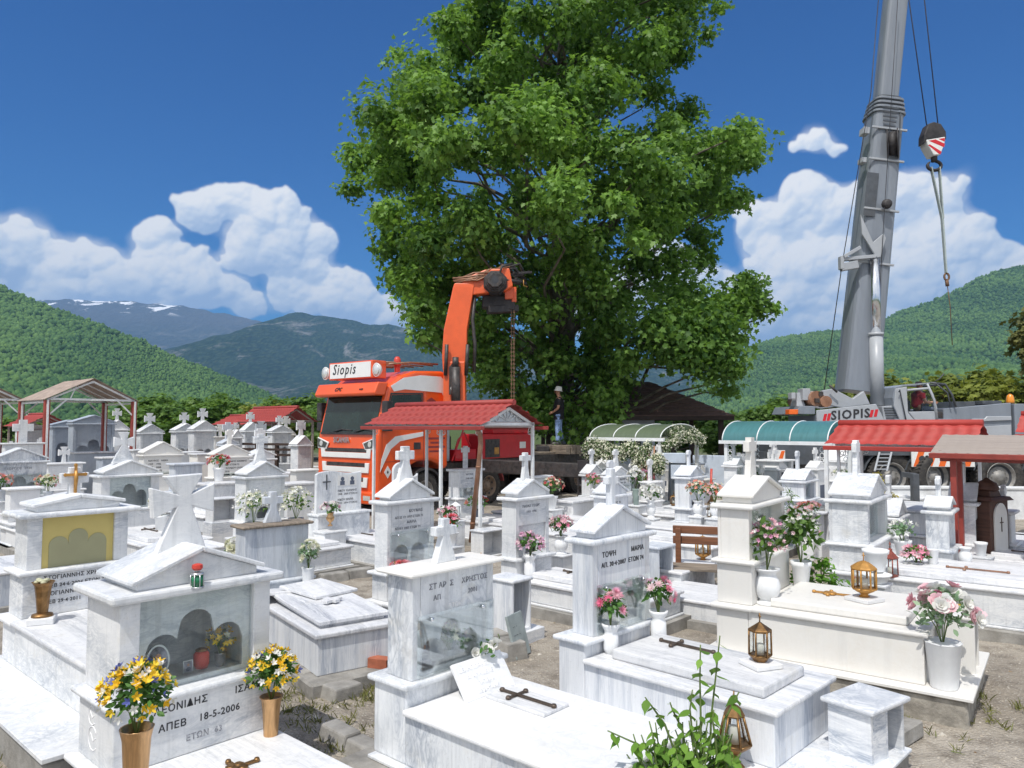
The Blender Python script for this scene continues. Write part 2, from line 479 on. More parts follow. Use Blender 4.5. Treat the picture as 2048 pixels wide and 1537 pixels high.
MT['grey'] = marble('grey_veined_marble', (0.81, 0.825, 0.84), (0.27, 0.31, 0.38), (1.6, 1.2, 0.7), 1.15, 0.34)
MT['streak'] = marble('streaked_marble', (0.82, 0.835, 0.86), (0.36, 0.41, 0.50), (5.5, 5.5, 0.35), 1.0, 0.22)
MT['band'] = marble('banded_marble', (0.83, 0.835, 0.845), (0.34, 0.39, 0.47), (0.7, 0.7, 4.2), 1.15, 0.16)
MT['old'] = marble('weathered_marble', (0.66, 0.69, 0.73), (0.28, 0.33, 0.42), (4.5, 4.5, 0.4), 0.95, 0.4)
MT['beige'] = marble('cream_marble', (0.80, 0.785, 0.752), (0.70, 0.65, 0.58), (1, 1, 1), 0.35, 0.08)
MT['slab'] = marble('striped_slab_marble', (0.80, 0.80, 0.81), (0.36, 0.385, 0.43), (0.35, 3.6, 2.0), 0.95, 0.28)
MT['oldslab'] = marble('grey_striped_slab_marble', (0.74, 0.745, 0.76), (0.30, 0.32, 0.37), (0.4, 4.5, 2.0), 1.0, 0.35)
MT['dusk'] = marble('blue_grey_granite', (0.46, 0.51, 0.58), (0.20, 0.24, 0.32), (1, 1, 1), 0.8, 0.2)
MT['concrete'] = plain('rough_concrete', (0.34, 0.325, 0.30), 0.9, 0, 0.2, 5, 0.8, 30, 0.45, (0.16, 0.145, 0.12))
MT['ink'] = plain('black_lettering', (0.03, 0.03, 0.035), 0.6, 0, 0.1)
MT['fadedink'] = plain('faded_lettering', (0.30, 0.31, 0.34), 0.7, 0, 0.3, 30)
MT['carve'] = plain('carved_marble_letters', (0.86, 0.86, 0.87), 0.5, 0, 0.05)
MT['bronze'] = plain('aged_bronze', (0.30, 0.17, 0.07), 0.42, 0.85, 0.25, 18, 0.15, 60, 0.3, (0.10, 0.07, 0.04))
MT['gold'] = plain('brushed_copper_gold', (0.62, 0.38, 0.19), 0.33, 0.9, 0.12, 14, 0.05, 60, 0.2, (0.25, 0.14, 0.07), stretch=(6, 6, 0.5))
MT['dkbronze'] = plain('dark_bronze', (0.13, 0.10, 0.08), 0.5, 0.6, 0.2, 18)
MT['amber'] = plain('painted_amber_metal', (0.55, 0.28, 0.07), 0.4, 0.35, 0.15, 14)
MT['redmetal'] = plain('red_brown_metal', (0.30, 0.075, 0.05), 0.45, 0.2, 0.15, 14)
MT['silver'] = plain('brushed_steel', (0.62, 0.64, 0.66), 0.3, 0.9, 0.1, 14)
MT['porcelain'] = plain('white_marble_vase', (0.86, 0.87, 0.88), 0.32, 0, 0.05, 8, dirt=0.25, dirtcol=(0.55, 0.57, 0.6), stretch=(3, 3, .6))
MT['plasticw'] = plain('white_plastic_pot', (0.84, 0.85, 0.86), 0.4, 0, 0.04)
MT['whitepaint'] = plain('white_painted_steel', (0.80, 0.82, 0.83), 0.4, 0, 0.06, 5, dirt=0.25, dirtcol=(0.45, 0.36, 0.27))
MT['oxide'] = plain('red_oxide_steel', (0.33, 0.055, 0.04), 0.5, 0, 0.15, 5, dirt=0.2, dirtcol=(0.2, 0.08, 0.06))
MT['copperpipe'] = plain('brown_downpipe', (0.34, 0.17, 0.10), 0.4, 0.2, 0.18, 4, dirt=0.35, dirtcol=(0.5, 0.42, 0.36))
MT['wood'] = plain('varnished_wood', (0.21, 0.085, 0.04), 0.5, 0, 0.2, 6, 0.2, 40, stretch=(0.5, 6, 6))
MT['oldwood'] = plain('weathered_timber', (0.27, 0.22, 0.17), 0.85, 0, 0.25, 6, 0.4, 40, 0.4, (0.08, 0.06, 0.05), stretch=(0.6, 5, 5))
MT['redwood'] = plain('red_brown_wood', (0.11, 0.05, 0.034), 0.6, 0, 0.2, 6, stretch=(0.6, 5, 5))
MT['dkwood'] = plain('dark_stained_wood', (0.05, 0.028, 0.02), 0.6, 0, 0.2, 6, stretch=(0.6, 5, 5))
MT['brick'] = plain('red_clay', (0.42, 0.13, 0.07), 0.85, 0, 0.15, 12, 0.4, 50, 0.2)
MT['slate'] = plain('grey_slate', (0.32, 0.37, 0.37), 0.55, 0, 0.12, 8, 0.1, 40)
MT['dark'] = plain('dark_interior', (0.05, 0.055, 0.065), 0.8, 0, 0.1)
MT['shade'] = plain('grey_blue_panel', (0.10, 0.12, 0.17), 0.7, 0, 0.1)
MT['yellowpanel'] = plain('yellow_film', (0.62, 0.50, 0.17), 0.5, 0, 0.04, 3)
MT['olive'] = plain('grey_olive_panel', (0.36, 0.345, 0.20), 0.6, 0, 0.05, 3)
MT['glass'] = glass('clear_glass', (0.97, 0.99, 0.985), 0.84)
MT['dkglass'] = glass('tinted_glass', (0.35, 0.42, 0.42), 0.80)
MT['cabglass'] = glass('windscreen_glass', (0.30, 0.40, 0.38), 0.60, 0.01)
MT['greenglass'] = plain('green_glass', (0.02, 0.20, 0.09), 0.15, 0, 0.1, 20)
MT['redplastic'] = plain('red_plastic', (0.60, 0.06, 0.04), 0.35, 0, 0.08)
MT['candle'] = plain('candle_wax', (0.80, 0.78, 0.70), 0.5, 0, 0.05)
MT['photo'] = plain('faded_photograph', (0.30, 0.30, 0.36), 0.4, 0, 0.45, 14)
MT['photow'] = plain('photo_border', (0.75, 0.74, 0.72), 0.4, 0, 0.05)
MT['skin'] = plain('skin', (0.52, 0.27, 0.17), 0.5, 0, 0.06, 20)
MT['black'] = plain('black_cotton', (0.018, 0.018, 0.022), 0.9, 0, 0.2, 30)
MT['denim'] = plain('blue_denim', (0.30, 0.43, 0.70), 0.85, 0, 0.28, 14, 0.3, 60)
MT['hat'] = plain('white_canvas', (0.78, 0.77, 0.72), 0.85, 0, 0.06)
MT['redcloth'] = plain('red_cotton', (0.55, 0.03, 0.045), 0.85, 0, 0.12)
MT['hair'] = plain('dark_hair', (0.04, 0.03, 0.025), 0.7)
MT['shoe'] = plain('grey_shoe', (0.16, 0.15, 0.15), 0.7)
MT['soil'] = plain('potting_soil', (0.06, 0.045, 0.03), 0.95)
MT['orange'] = plain('orange_truck_paint', (0.84, 0.105, 0.016), 0.3, 0, 0.05, 2, coat=0.5)
MT['craneorange'] = plain('orange_crane_paint', (0.84, 0.13, 0.03), 0.35, 0, 0.06, 2, dirt=0.12, dirtcol=(0.25, 0.05, 0.02), coat=0.3)
MT['truckred'] = plain('red_body_paint', (0.52, 0.012, 0.02), 0.35, 0, 0.08, 3, dirt=0.15, coat=0.3)
MT['deepred'] = plain('dusty_dark_red_paint', (0.28, 0.03, 0.03), 0.5, 0, 0.12, 3, dirt=0.35, dirtcol=(0.2, 0.14, 0.12))
MT['truckwhite'] = plain('white_truck_paint', (0.82, 0.82, 0.80), 0.3, 0, 0.03, 3, coat=0.4)
MT['chassis'] = plain('black_chassis', (0.035, 0.032, 0.035), 0.6, 0, 0.25, 6, dirt=0.4, dirtcol=(0.13, 0.11, 0.095))
MT['rubber'] = plain('tyre_rubber', (0.045, 0.042, 0.04), 0.85, 0, 0.2, 12, 0.3, 50, dirt=0.55, dirtcol=(0.17, 0.15, 0.125))
MT['rim'] = plain('dusty_steel_rim', (0.30, 0.29, 0.275), 0.55, 0.3, 0.15, 9, dirt=0.4, dirtcol=(0.2, 0.16, 0.12))
MT['rustrim'] = plain('brown_dusty_rim', (0.30, 0.22, 0.16), 0.7, 0.1, 0.2, 9)
MT['cranegrey'] = plain('grey_crane_paint', (0.225, 0.25, 0.29), 0.36, 0.0, 0.06, 1.5, dirt=0.18, dirtcol=(0.22, 0.23, 0.25), coat=0.25, stretch=(3, 3, .5))
MT['craneside'] = plain('light_grey_crane_paint', (0.40, 0.42, 0.45), 0.38, 0, 0.05, 2, dirt=0.15, dirtcol=(0.25, 0.25, 0.26))
MT['dkgrey'] = plain('dark_grey_steel', (0.10, 0.11, 0.125), 0.5, 0.2, 0.15, 4, dirt=0.2)
MT['chrome'] = plain('chromed_rod', (0.75, 0.77, 0.80), 0.16, 1.0, 0.03)
MT['warnorange'] = plain('orange_reflective_band', (0.85, 0.15, 0.02), 0.4, 0, 0.05)
MT['warnred'] = plain('red_reflective_band', (0.62, 0.02, 0.03), 0.4, 0, 0.05)
MT['bandwhite'] = plain('white_reflective_band', (0.80, 0.80, 0.78), 0.4, 0, 0.03)
MT['rope'] = plain('steel_cable', (0.06, 0.06, 0.07), 0.5, 0.5, 0.1)
MT['chain'] = plain('rusty_chain', (0.22, 0.13, 0.08), 0.7, 0.4, 0.25, 20)
MT['sling'] = plain('grey_green_sling', (0.40, 0.46, 0.45), 0.7, 0, 0.1, 10)
MT['lamp'] = plain('lamp_lens', (0.75, 0.76, 0.74), 0.12, 0.3, 0.1, 30)
MT['amberlens'] = plain('amber_lens', (0.80, 0.28, 0.03), 0.2, 0, 0.08)
MT['machine'] = plain('oily_machinery', (0.075, 0.07, 0.07), 0.5, 0.4, 0.3, 10, dirt=0.4, dirtcol=(0.18, 0.12, 0.09))
MT['tilered'] = plain('red_tile_sheet', (0.36, 0.05, 0.042), 0.6, 0, 0.07, 4, 0.05, 60, dirt=0.14, dirtcol=(0.22, 0.05, 0.04))
MT['tilebright'] = plain('bright_red_tile_sheet', (0.43, 0.05, 0.04), 0.62, 0, 0.05, 4, 0.05, 60, dirt=0.1, dirtcol=(0.35, 0.06, 0.05))
MT['tan'] = plain('dusty_tan_sheet', (0.36, 0.305, 0.265), 0.6, 0, 0.08, 3, dirt=0.3, dirtcol=(0.33, 0.27, 0.22), stretch=(.5, 6, 6))
MT['tanroof'] = plain('faded_pink_sheet', (0.40, 0.26, 0.21), 0.7, 0, 0.12, 3, dirt=0.3, dirtcol=(0.25, 0.17, 0.13))
MT['thatch'] = plain('brown_corrugated_sheet', (0.38, 0.30, 0.25), 0.8, 0, 0.15, 4)
MT['darktile'] = plain('dark_roof_tiles', (0.13, 0.075, 0.06), 0.7, 0, 0.2, 8, 0.5, 25)
MT['stucco'] = plain('pale_blue_render', (0.55, 0.62, 0.72), 0.85, 0, 0.06, 4, 0.2, 50)
MT['stone'] = plain('whitewashed_stone', (0.72, 0.73, 0.74), 0.85, 0, 0.12, 4, 0.6, 14, 0.3, (0.42, 0.43, 0.45))
MT['bark'] = plain('mottled_bark', (0.15, 0.13, 0.105), 0.9, 0, 0.3, 3, 0.5, 20, 0.5, (0.30, 0.28, 0.22))
MT['twig'] = plain('green_stem', (0.13, 0.19, 0.05), 0.7, 0, 0.15)
def poly_roof(name, col, trans):
 m, N, b, out = new_mat(name)
 p, oi = obj_coords(N)
 n = N.noise(N.vmath('MULTIPLY', p, (6, 1, 1)), 3, 5, 0.6)
 c = N.mix(n, c4((col[0] * .7, col[1] * .7, col[2] * .7)), c4((col[0] * 1.2, col[1] * 1.2, col[2] * 1.2)))
 N.put(b.inputs['Base Color'], c); b.inputs['Roughness'].default_value = 0.28
 tr = N.node('ShaderNodeBsdfTranslucent'); N.put(tr.inputs[0], c)
 mx = N.node('ShaderNodeMixShader'); mx.inputs[0].default_value = trans
 N.l.new(b.outputs[0], mx.inputs[1]); N.l.new(tr.outputs[0], mx.inputs[2]); N.l.new(mx.outputs[0], out.inputs[0])
 return m
MT['teal'] = poly_roof('teal_polycarbonate', (0.10, 0.27, 0.29), 0.3)
MT['olivepoly'] = poly_roof('olive_polycarbonate', (0.17, 0.22, 0.14), 0.3)
LEAF = {
 'plane': leaf_mat('plane_tree_leaves', (0.030, 0.085, 0.016), (0.24, 0.42, 0.085), 0.38, 0.5),
 'far': leaf_mat('distant_leaves', (0.050, 0.11, 0.026), (0.19, 0.32, 0.065), 0.34),
 'yel': leaf_mat('yellow_green_leaves', (0.09, 0.13, 0.022), (0.30, 0.34, 0.07), 0.34),
 'conif': leaf_mat('dark_needle_leaves', (0.05, 0.07, 0.02), (0.20, 0.20, 0.06), 0.2),
 'wood': leaf_mat('hillside_wood', (0.030, 0.085, 0.020), (0.11, 0.20, 0.045), 0.0, 0.9),
 'bush': leaf_mat('bush_leaves', (0.035, 0.09, 0.02), (0.15, 0.27, 0.06), 0.35),
 'ivy': leaf_mat('bright_shrub_leaves', (0.05, 0.14, 0.015), (0.20, 0.40, 0.05), 0.35),
 'jas': leaf_mat('jasmine_leaves', (0.04, 0.09, 0.025), (0.12, 0.20, 0.06), 0.3),
 'cyp': leaf_mat('cypress_leaves', (0.04, 0.10, 0.02), (0.16, 0.28, 0.05), 0.2),
 'gold': leaf_mat('golden_shrub_leaves', (0.28, 0.24, 0.02), (0.55, 0.46, 0.06), 0.3),
 'flower': leaf_mat('artificial_leaves', (0.025, 0.08, 0.02), (0.11, 0.25, 0.05), 0.25),
 'palegreen': leaf_mat('pale_artificial_leaves', (0.10, 0.20, 0.11), (0.36, 0.50, 0.32), 0.25),
}
PET = {
 'yellow': petal_mat('yellow_petals', (0.85, 0.50, 0.01), (0.95, 0.72, 0.06)),
 'white': petal_mat('white_petals', (0.80, 0.79, 0.74), (0.90, 0.90, 0.88)),
 'cream': petal_mat('cream_petals', (0.70, 0.70, 0.50), (0.88, 0.87, 0.72)),
 'pink': petal_mat('pink_petals', (0.80, 0.16, 0.30), (0.90, 0.50, 0.60)),
 'palepink': petal_mat('pale_pink_petals', (0.78, 0.42, 0.48), (0.90, 0.72, 0.74)),
 'lilac': petal_mat('lilac_pink_petals', (0.66, 0.30, 0.48), (0.84, 0.60, 0.70)),
 'red': petal_mat('red_petals', (0.55, 0.03, 0.05), (0.70, 0.14, 0.14)),
 'coral': petal_mat('coral_petals', (0.78, 0.22, 0.16), (0.85, 0.55, 0.42)),
 'blue': petal_mat('violet_blue_petals', (0.08, 0.10, 0.40), (0.18, 0.22, 0.55)),
}
# ================================================================ ground, hills, haze
from mathutils import noise as mn
rng = random.Random(7)
nrng = np.random.default_rng(11)
def ground_material():
 m, N, b, out = new_mat('dusty_gravel_ground')
 t = N.node('ShaderNodeTexCoord'); p = t.outputs['Object']
 big = N.noise(p, 0.55, 5, 0.6, 0.4)
 mid = N.noise(p, 4.0, 6, 0.65)
 fine = N.noise(p, 38, 4, 0.7)
 vo = N.node('ShaderNodeTexVoronoi'); N.put(vo.inputs['Vector'], p); vo.inputs['Scale'].default_value = 42
 col = N.mix(N.ramp(big, [(0.38, 0.0), (0.62, 1.0)]), (0.315, 0.275, 0.225, 1), (0.44, 0.395, 0.335, 1))
 col = N.mix(N.ramp(mid, [(0.46, 0.0), (0.66, 1.0)]), col, (0.23, 0.20, 0.165, 1))
 sepc = N.node('ShaderNodeSeparateColor'); N.put(sepc.inputs[0], vo.outputs['Color'])
 peb = N.math('MULTIPLY', N.ramp(sepc.outputs[0], [(0.55, 0.0), (0.95, 1.0)]), N.ramp(vo.outputs['Distance'], [(0.22, 1.0), (0.42, 0.0)]))
 col = N.mix(N.math('MULTIPLY', peb, 0.75), col, (0.60, 0.565, 0.50, 1))
 ln = N.vmath('LENGTH', p, out=1)
 far = N.sstep(N.math('ADD', ln, N.math('MULTIPLY', big, 24)), 58, 84)
 green = N.mix(mid, (0.05, 0.085, 0.025, 1), (0.11, 0.14, 0.045, 1))
 N.put(b.inputs['Base Color'], N.mix(far, col, green))
 b.inputs['Roughness'].default_value = 0.95; b.inputs['Specular IOR Level'].default_value = 0.2
 h = N.math('ADD', N.math('MULTIPLY', fine, 0.5), N.math('ADD', N.math('MULTIPLY', mid, 1.2), N.math('MULTIPLY', N.math('SUBTRACT', 0.5, vo.outputs['Distance']), 0.6)))
 bp = N.node('ShaderNodeBump'); bp.inputs['Strength'].default_value = 0.9; bp.inputs['Distance'].default_value = 0.03
 N.put(bp.inputs['Height'], h); N.l.new(bp.outputs[0], b.inputs['Normal'])
 return m
def gz(x, y):
 """height of the ground"""
 k = 1.0 if (abs(x) < 13 and 0.5 < y < 19) else 0.0
 return k * 0.035 * (mn.noise(Vector((x * 0.9, y * 0.9, 3.1))) + 0.6 * mn.noise(Vector((x * 2.7, y * 2.7, 1.7)))) - 0.02
def make_ground():
 xs = np.concatenate([[-9000, -3000, -800, -200, -60, -25], np.arange(-14, 14.01, 0.2), [25, 60, 200, 800, 3000, 9000]])
 ys = np.concatenate([[-9000, -2000, -300, -40, -8, -2], np.arange(0, 20.01, 0.2), [30, 60, 150, 500, 2000, 5000, 14000]])
 vs = [(float(x), float(y), gz(x, y)) for y in ys for x in xs]
 nx = len(xs)
 fs = [(j * nx + i, j * nx + i + 1, (j + 1) * nx + i + 1, (j + 1) * nx + i) for j in range(len(ys) - 1) for i in range(nx - 1)]
 m = MB(); m.add(vs, fs, True)
 o = m.build('ground', ground_material())
 tag(o, kind='structure')
make_ground()
def hill_material(name, dark, light, rock, tree_scale, rockamt=0.15, snow=None, bump=3.0):
 m, N, b, out = new_mat(name)
 t = N.node('ShaderNodeTexCoord'); p = t.outputs['Object']
 p_obj = p; p = N.vmath('MULTIPLY', p, (1.0, 0.28, 0.9))
 n1 = N.noise(p, tree_scale, 3, 0.6)
 n2 = N.noise(p, tree_scale * 0.13, 5, 0.6)
 vo = N.node('ShaderNodeTexVoronoi'); N.put(vo.inputs['Vector'], p); vo.inputs['Scale'].default_value = tree_scale * 1.3
 f = N.math('ADD', N.math('MULTIPLY', n1, 0.7), N.math('MULTIPLY', N.math('SUBTRACT', 0.55, vo.outputs['Distance']), 0.9))
 c = N.mix(N.ramp(f, [(0.28, 0.0), (0.72, 1.0)]), c4(dark), c4(light))
 c = N.mix(N.math('MULTIPLY', N.ramp(n2, [(0.40, 0.0), (0.62, 1.0)]), 0.55), c, c4((dark[0] * 1.25, dark[1] * 1.15, dark[2] * 1.2)))
 n3 = N.noise(N.vmath('MULTIPLY', p, (1.0, 0.6, 1.6)), tree_scale * 0.10, 9, 0.72, 0.8)
 c = N.mix(N.math('MULTIPLY', N.ramp(n3, [(0.66 - rockamt * .5, 0.0), (0.74 - rockamt * .4, 1.0)]), 0.75), c, c4(rock))
 if snow is not None:
  z0, z1 = snow
  p = p_obj; sx_ = N.node('ShaderNodeSeparateXYZ'); N.l.new(p, sx_.inputs[0])
  n4 = N.noise(N.vmath('MULTIPLY', p, (1.0, 0.35, 2.4)), 0.0032, 6, 0.6, 0.5)
  hz = N.sstep(sx_.outputs[2], z0, z1)
  sn = N.math('MULTIPLY', N.ramp(n4, [(0.55, 0.0), (0.58, 1.0)]), hz)
  bare = N.mix(N.noise(p, 0.01, 5), (0.05, 0.05, 0.055, 1), (0.09, 0.085, 0.08, 1))
  c = N.mix(N.math('MULTIPLY', N.sstep(sx_.outputs[2], z0 * 0.75, z0), 0.8), c, bare)
  c = N.mix(sn, c, (0.88, 0.9, 0.93, 1))
 N.put(b.inputs['Base Color'], c)
 b.inputs['Roughness'].default_value = 0.95; b.inputs['Specular IOR Level'].default_value = 0.1
 bp = N.node('ShaderNodeBump'); bp.inputs['Strength'].default_value = 1.0; bp.inputs['Distance'].default_value = bump
 N.put(bp.inputs['Height'], f); N.l.new(bp.outputs[0], b.inputs['Normal'])
 return m
def hill(name, prof, Dr, D0, mat, rough=0.09, seed=0.0, nx=260, ny=70, gully=1.0, dback=1.5, base_pow=1.15):
 pxs = [p[0] for p in prof]; zs = [D(p[0], p[1], Dr).z for p in prof]
 X = np.linspace((pxs[0] - 1024) / F * Dr, (pxs[-1] - 1024) / F * Dr, nx)
 zr = np.interp(X, [(p - 1024) / F * Dr for p in pxs], zs)
 m = MB(); vs = []
 hmax = max(zs)
 for j in range(ny + 9):
  if j <= ny: t = j / ny; y = D0 + (Dr - D0) * t; s = t ** base_pow
  else: q = (j - ny) / 8; t = 1 - q; y = Dr * (1 + (dback - 1) * q); s = max(0, 1 - q * 1.02)
  for i in range(nx):
   x = float(X[i])
   q = Vector((x / hmax * 1.3 + seed, y / hmax * 0.55, seed))
   nz = mn.fractal(q, 0.9, 2.1, 6) * 0.75 - gully * abs(mn.noise(Vector((x / hmax * 1.9 + seed, y / hmax * 0.35, 4.2 + seed)))) * 0.9
   edge = 4 * min(max(t, 0), 1) * (1 - min(max(t, 0), 1))
   z = s * zr[i] + rough * hmax * nz * (edge ** 0.8) + (mn.fractal(q * 7, 0.8, 2.1, 5) * 0.011 * hmax if t > 0.05 else 0)
   if t <= 0.0: z = -3 if j == 0 else -30
   vs.append((x, y, z))
 fs = [(j * nx + i, j * nx + i + 1, (j + 1) * nx + i + 1, (j + 1) * nx + i) for j in range(ny + 8) for i in range(nx - 1)]
 m.add(vs, fs, True)
 o = m.build(name, mat)
 tag(o, kind='structure')
 return o
hill('snow_mountain', [(-700, 640), (-300, 600), (0, 606), (70, 601), (130, 599), (200, 603), (240, 602), (300, 608), (360, 612), (400, 620), (460, 630), (530, 647), (600, 668), (700, 690), (900, 720), (1200, 760)], 8200, 4300,
     hill_material('high_ridge', (0.03, 0.04, 0.035), (0.07, 0.075, 0.06), (0.18, 0.17, 0.16), 0.02, 0.25, (1130, 1240), 14), 0.10, 3.3, 300, 60)
hill('middle_mountain', [(250, 800), (330, 730), (420, 672), (480, 665), (520, 652), (550, 640), (575, 629), (600, 625), (630, 632), (660, 634), (700, 641), (740, 650), (775, 648), (850, 668), (1000, 700), (1200, 720), (1400, 715), (1560, 710), (1700, 700), (2100, 690), (2400, 700)], 4600, 1700,
     hill_material('wooded_mountain', (0.014, 0.036, 0.026), (0.045, 0.075, 0.045), (0.24, 0.235, 0.235), 0.045, 0.215, None, 9), 0.11, 8.1, 300, 70)
gh = hill('green_hill', [(-1200, 470), (-700, 500), (-300, 520), (-100, 548), (0, 577), (60, 604), (150, 636), (250, 672), (350, 714), (430, 745), (500, 773), (560, 800), (620, 822), (700, 850), (800, 862)], 1500, 420,
     hill_material('wooded_slope', (0.035, 0.085, 0.022), (0.10, 0.18, 0.045), (0.16, 0.22, 0.09), 0.16, 0.02, None, 2), 0.045, 1.7, 260, 80, 0.6)
rh = hill('right_hill', [(1300, 860), (1400, 760), (1470, 706), (1520, 689), (1600, 672), (1680, 664), (1750, 645), (1800, 629), (1850, 612), (1880, 603), (1950, 564), (2000, 544), (2048, 531), (2150, 510), (2400, 500), (2900, 540)], 2300, 600,
     hill_material('right_wooded_slope', (0.032, 0.078, 0.026), (0.09, 0.155, 0.045), (0.40, 0.37, 0.29), 0.12, 0.10, None, 3), 0.07, 5.9, 300, 80, 0.8)
def forest(hill_o, n, size, leafkey, seed, xlim, nx, ny):
 """the wood on a far slope: one mass of crowns standing on the hill's surface"""
 r = np.random.default_rng(seed)
 co = np.empty(len(hill_o.data.vertices) * 3); hill_o.data.vertices.foreach_get('co', co); co = co.reshape(-1, 3)[:nx * (ny + 2)].reshape(ny + 2, nx, 3)
 i = r.random(n * 3) * (nx - 1.001); j = r.random(n * 3) ** 0.8 * (ny - .01)
 a, b_ = j.astype(int), i.astype(int); fj, fi = (j - a)[:, None], (i - b_)[:, None]
 P = (co[a, b_] * (1 - fi) + co[a, b_ + 1] * fi) * (1 - fj) + (co[a + 1, b_] * (1 - fi) + co[a + 1, b_ + 1] * fi) * fj
 u = P[:, 0] / P[:, 1]; P = P[(u > xlim[0]) & (u < xlim[1]) & (P[:, 2] > 2)][:n]; n = len(P)
 bm = bmesh.new(); bmesh.ops.create_icosphere(bm, subdivisions=1, radius=1.0); bv_ = np.array([v.co[:] for v in bm.verts]); bf = np.array([[v.index for v in f.verts] for f in bm.faces]); bm.free()
 k, m = len(bv_), len(bf)
 S = size * (.45 + 1.25 * r.random(n) ** 1.6) * (1 + .35 * np.sin(P[:, 0] * .011 + seed) * np.sin(P[:, 1] * .006))
 V = P[:, None, :] + bv_[None] * S[:, None, None] * np.array([.62, .62, .8]) * r.uniform(.72, 1.25, (n, k, 1))
 V[:, :, 2] += S[:, None] * .35
 me = bpy.data.meshes.new('forest'); me.vertices.add(n * k); me.vertices.foreach_set('co', V.reshape(-1).astype(np.float32))
 Fi = (bf[None] + (np.arange(n) * k)[:, None, None]).reshape(-1).astype(np.int32)
 me.loops.add(len(Fi)); me.loops.foreach_set('vertex_index', Fi)
 me.polygons.add(n * m); me.polygons.foreach_set('loop_start', np.arange(0, n * m * 3, 3, dtype=np.int32))
 try: me.polygons.foreach_set('loop_total', np.full(n * m, 3, dtype=np.int32))
 except Exception: pass
 me.polygons.foreach_set('use_smooth', np.ones(n * m, dtype=bool))
 at = me.attributes.new('tint', 'FLOAT', 'FACE'); at.data.foreach_set('value', np.clip(np.repeat(r.normal(.45, .22, n) + .18 * np.sin(P[:, 0] * .02 + P[:, 1] * .01), m), 0, 1).astype(np.float32))
 me.update(calc_edges=True); me.validate()
 o = link('forest', me, LEAF[leafkey]); tag(o, kind='stuff')
forest(gh, 36000, 4.3, 'wood', 5, (-.80, -.20), 260, 80)
forest(rh, 38000, 4.8, 'wood', 6, (.22, .80), 300, 80)
def make_haze():
 m = bpy.data.materials.new('thin_blue_air'); m.use_nodes = True
 N = NT(m.node_tree); N.n.clear()
 out = N.node('ShaderNodeOutputMaterial'); v = N.node('ShaderNodeVolumePrincipled')
 v.inputs['Color'].default_value = (0.31, 0.58, 1.0, 1)
 v.inputs['Density'].default_value = 0.000095
 v.inputs['Anisotropy'].default_value = 0.0
 N.l.new(v.outputs[0], out.inputs['Volume'])
 mb = MB(); mb.box(-9500, 9500, -9500, 14500, -60, 1500)
 o = mb.build('haze', m)
 tag(o, kind='stuff')
make_haze()
# ================================================================ leaves
PLANE_LEAF = [(0, -.02), (.16, -.10), (.40, .02), (.30, .22), (.56, .46), (.24, .50), (0, 1.0), (-.24, .50), (-.56, .46), (-.30, .22), (-.40, .02), (-.16, -.10)]
OVAL_LEAF = [(0, 0), (.22, .25), (.27, .52), (.14, .82), (0, 1.0), (-.14, .82), (-.27, .52), (-.22, .25)]
DIAMOND = [(0, 0), (.26, .45), (0, 1), (-.26, .45)]
BLADE = [(0, 0), (.09, .4), (0, 1), (-.09, .4)]
CLUMP = [(0, -.1), (.3, .05), (.22, .3), (.5, .45), (.25, .6), (.3, .95), (0, .75), (-.22, 1.0), (-.25, .62), (-.52, .5), (-.2, .3), (-.34, .0)]
def norm(a): return a / np.maximum(np.linalg.norm(a, axis=1, keepdims=True), 1e-9)
def leaf_cloud(name, P, Nn, size, tint, shape, droop=0.15, T=None, seed=1):
 """one mesh of many leaf-shaped faces: positions, face normals, sizes and a tint each"""
 r = np.random.default_rng(seed)
 P = np.asarray(P, float); n = len(P); Nn = norm(np.asarray(Nn, float))
 if T is None: T = r.normal(size=(n, 3))
 T = T - Nn * np.sum(T * Nn, axis=1, keepdims=True); T = norm(T)
 B = np.cross(Nn, T)
 sh = np.array(shape); k = len(sh)
 size = np.broadcast_to(size, (n,))
 V = (P[:, None, :] + size[:, None, None] * (sh[None, :, 0, None] * B[:, None, :] + sh[None, :, 1, None] * T[:, None, :]
         - droop * (sh[None, :, 1, None] ** 2 + np.abs(sh[None, :, 0, None])) * Nn[:, None, :]))
 V = V.reshape(-1, 3).astype(np.float32)
 me = bpy.data.meshes.new(name)
 me.vertices.add(n * k); me.vertices.foreach_set('co', V.ravel())
 me.loops.add(n * k); me.loops.foreach_set('vertex_index', np.arange(n * k, dtype=np.int32))
 me.polygons.add(n); me.polygons.foreach_set('loop_start', np.arange(0, n * k, k, dtype=np.int32))
 try: me.polygons.foreach_set('loop_total', np.full(n, k, dtype=np.int32))
 except Exception: pass
 at = me.attributes.new('tint', 'FLOAT', 'FACE')
 at.data.foreach_set('value', np.clip(np.broadcast_to(tint, (n,)), 0, 1).astype(np.float32))
 me.update(calc_edges=True); me.validate()
 return me
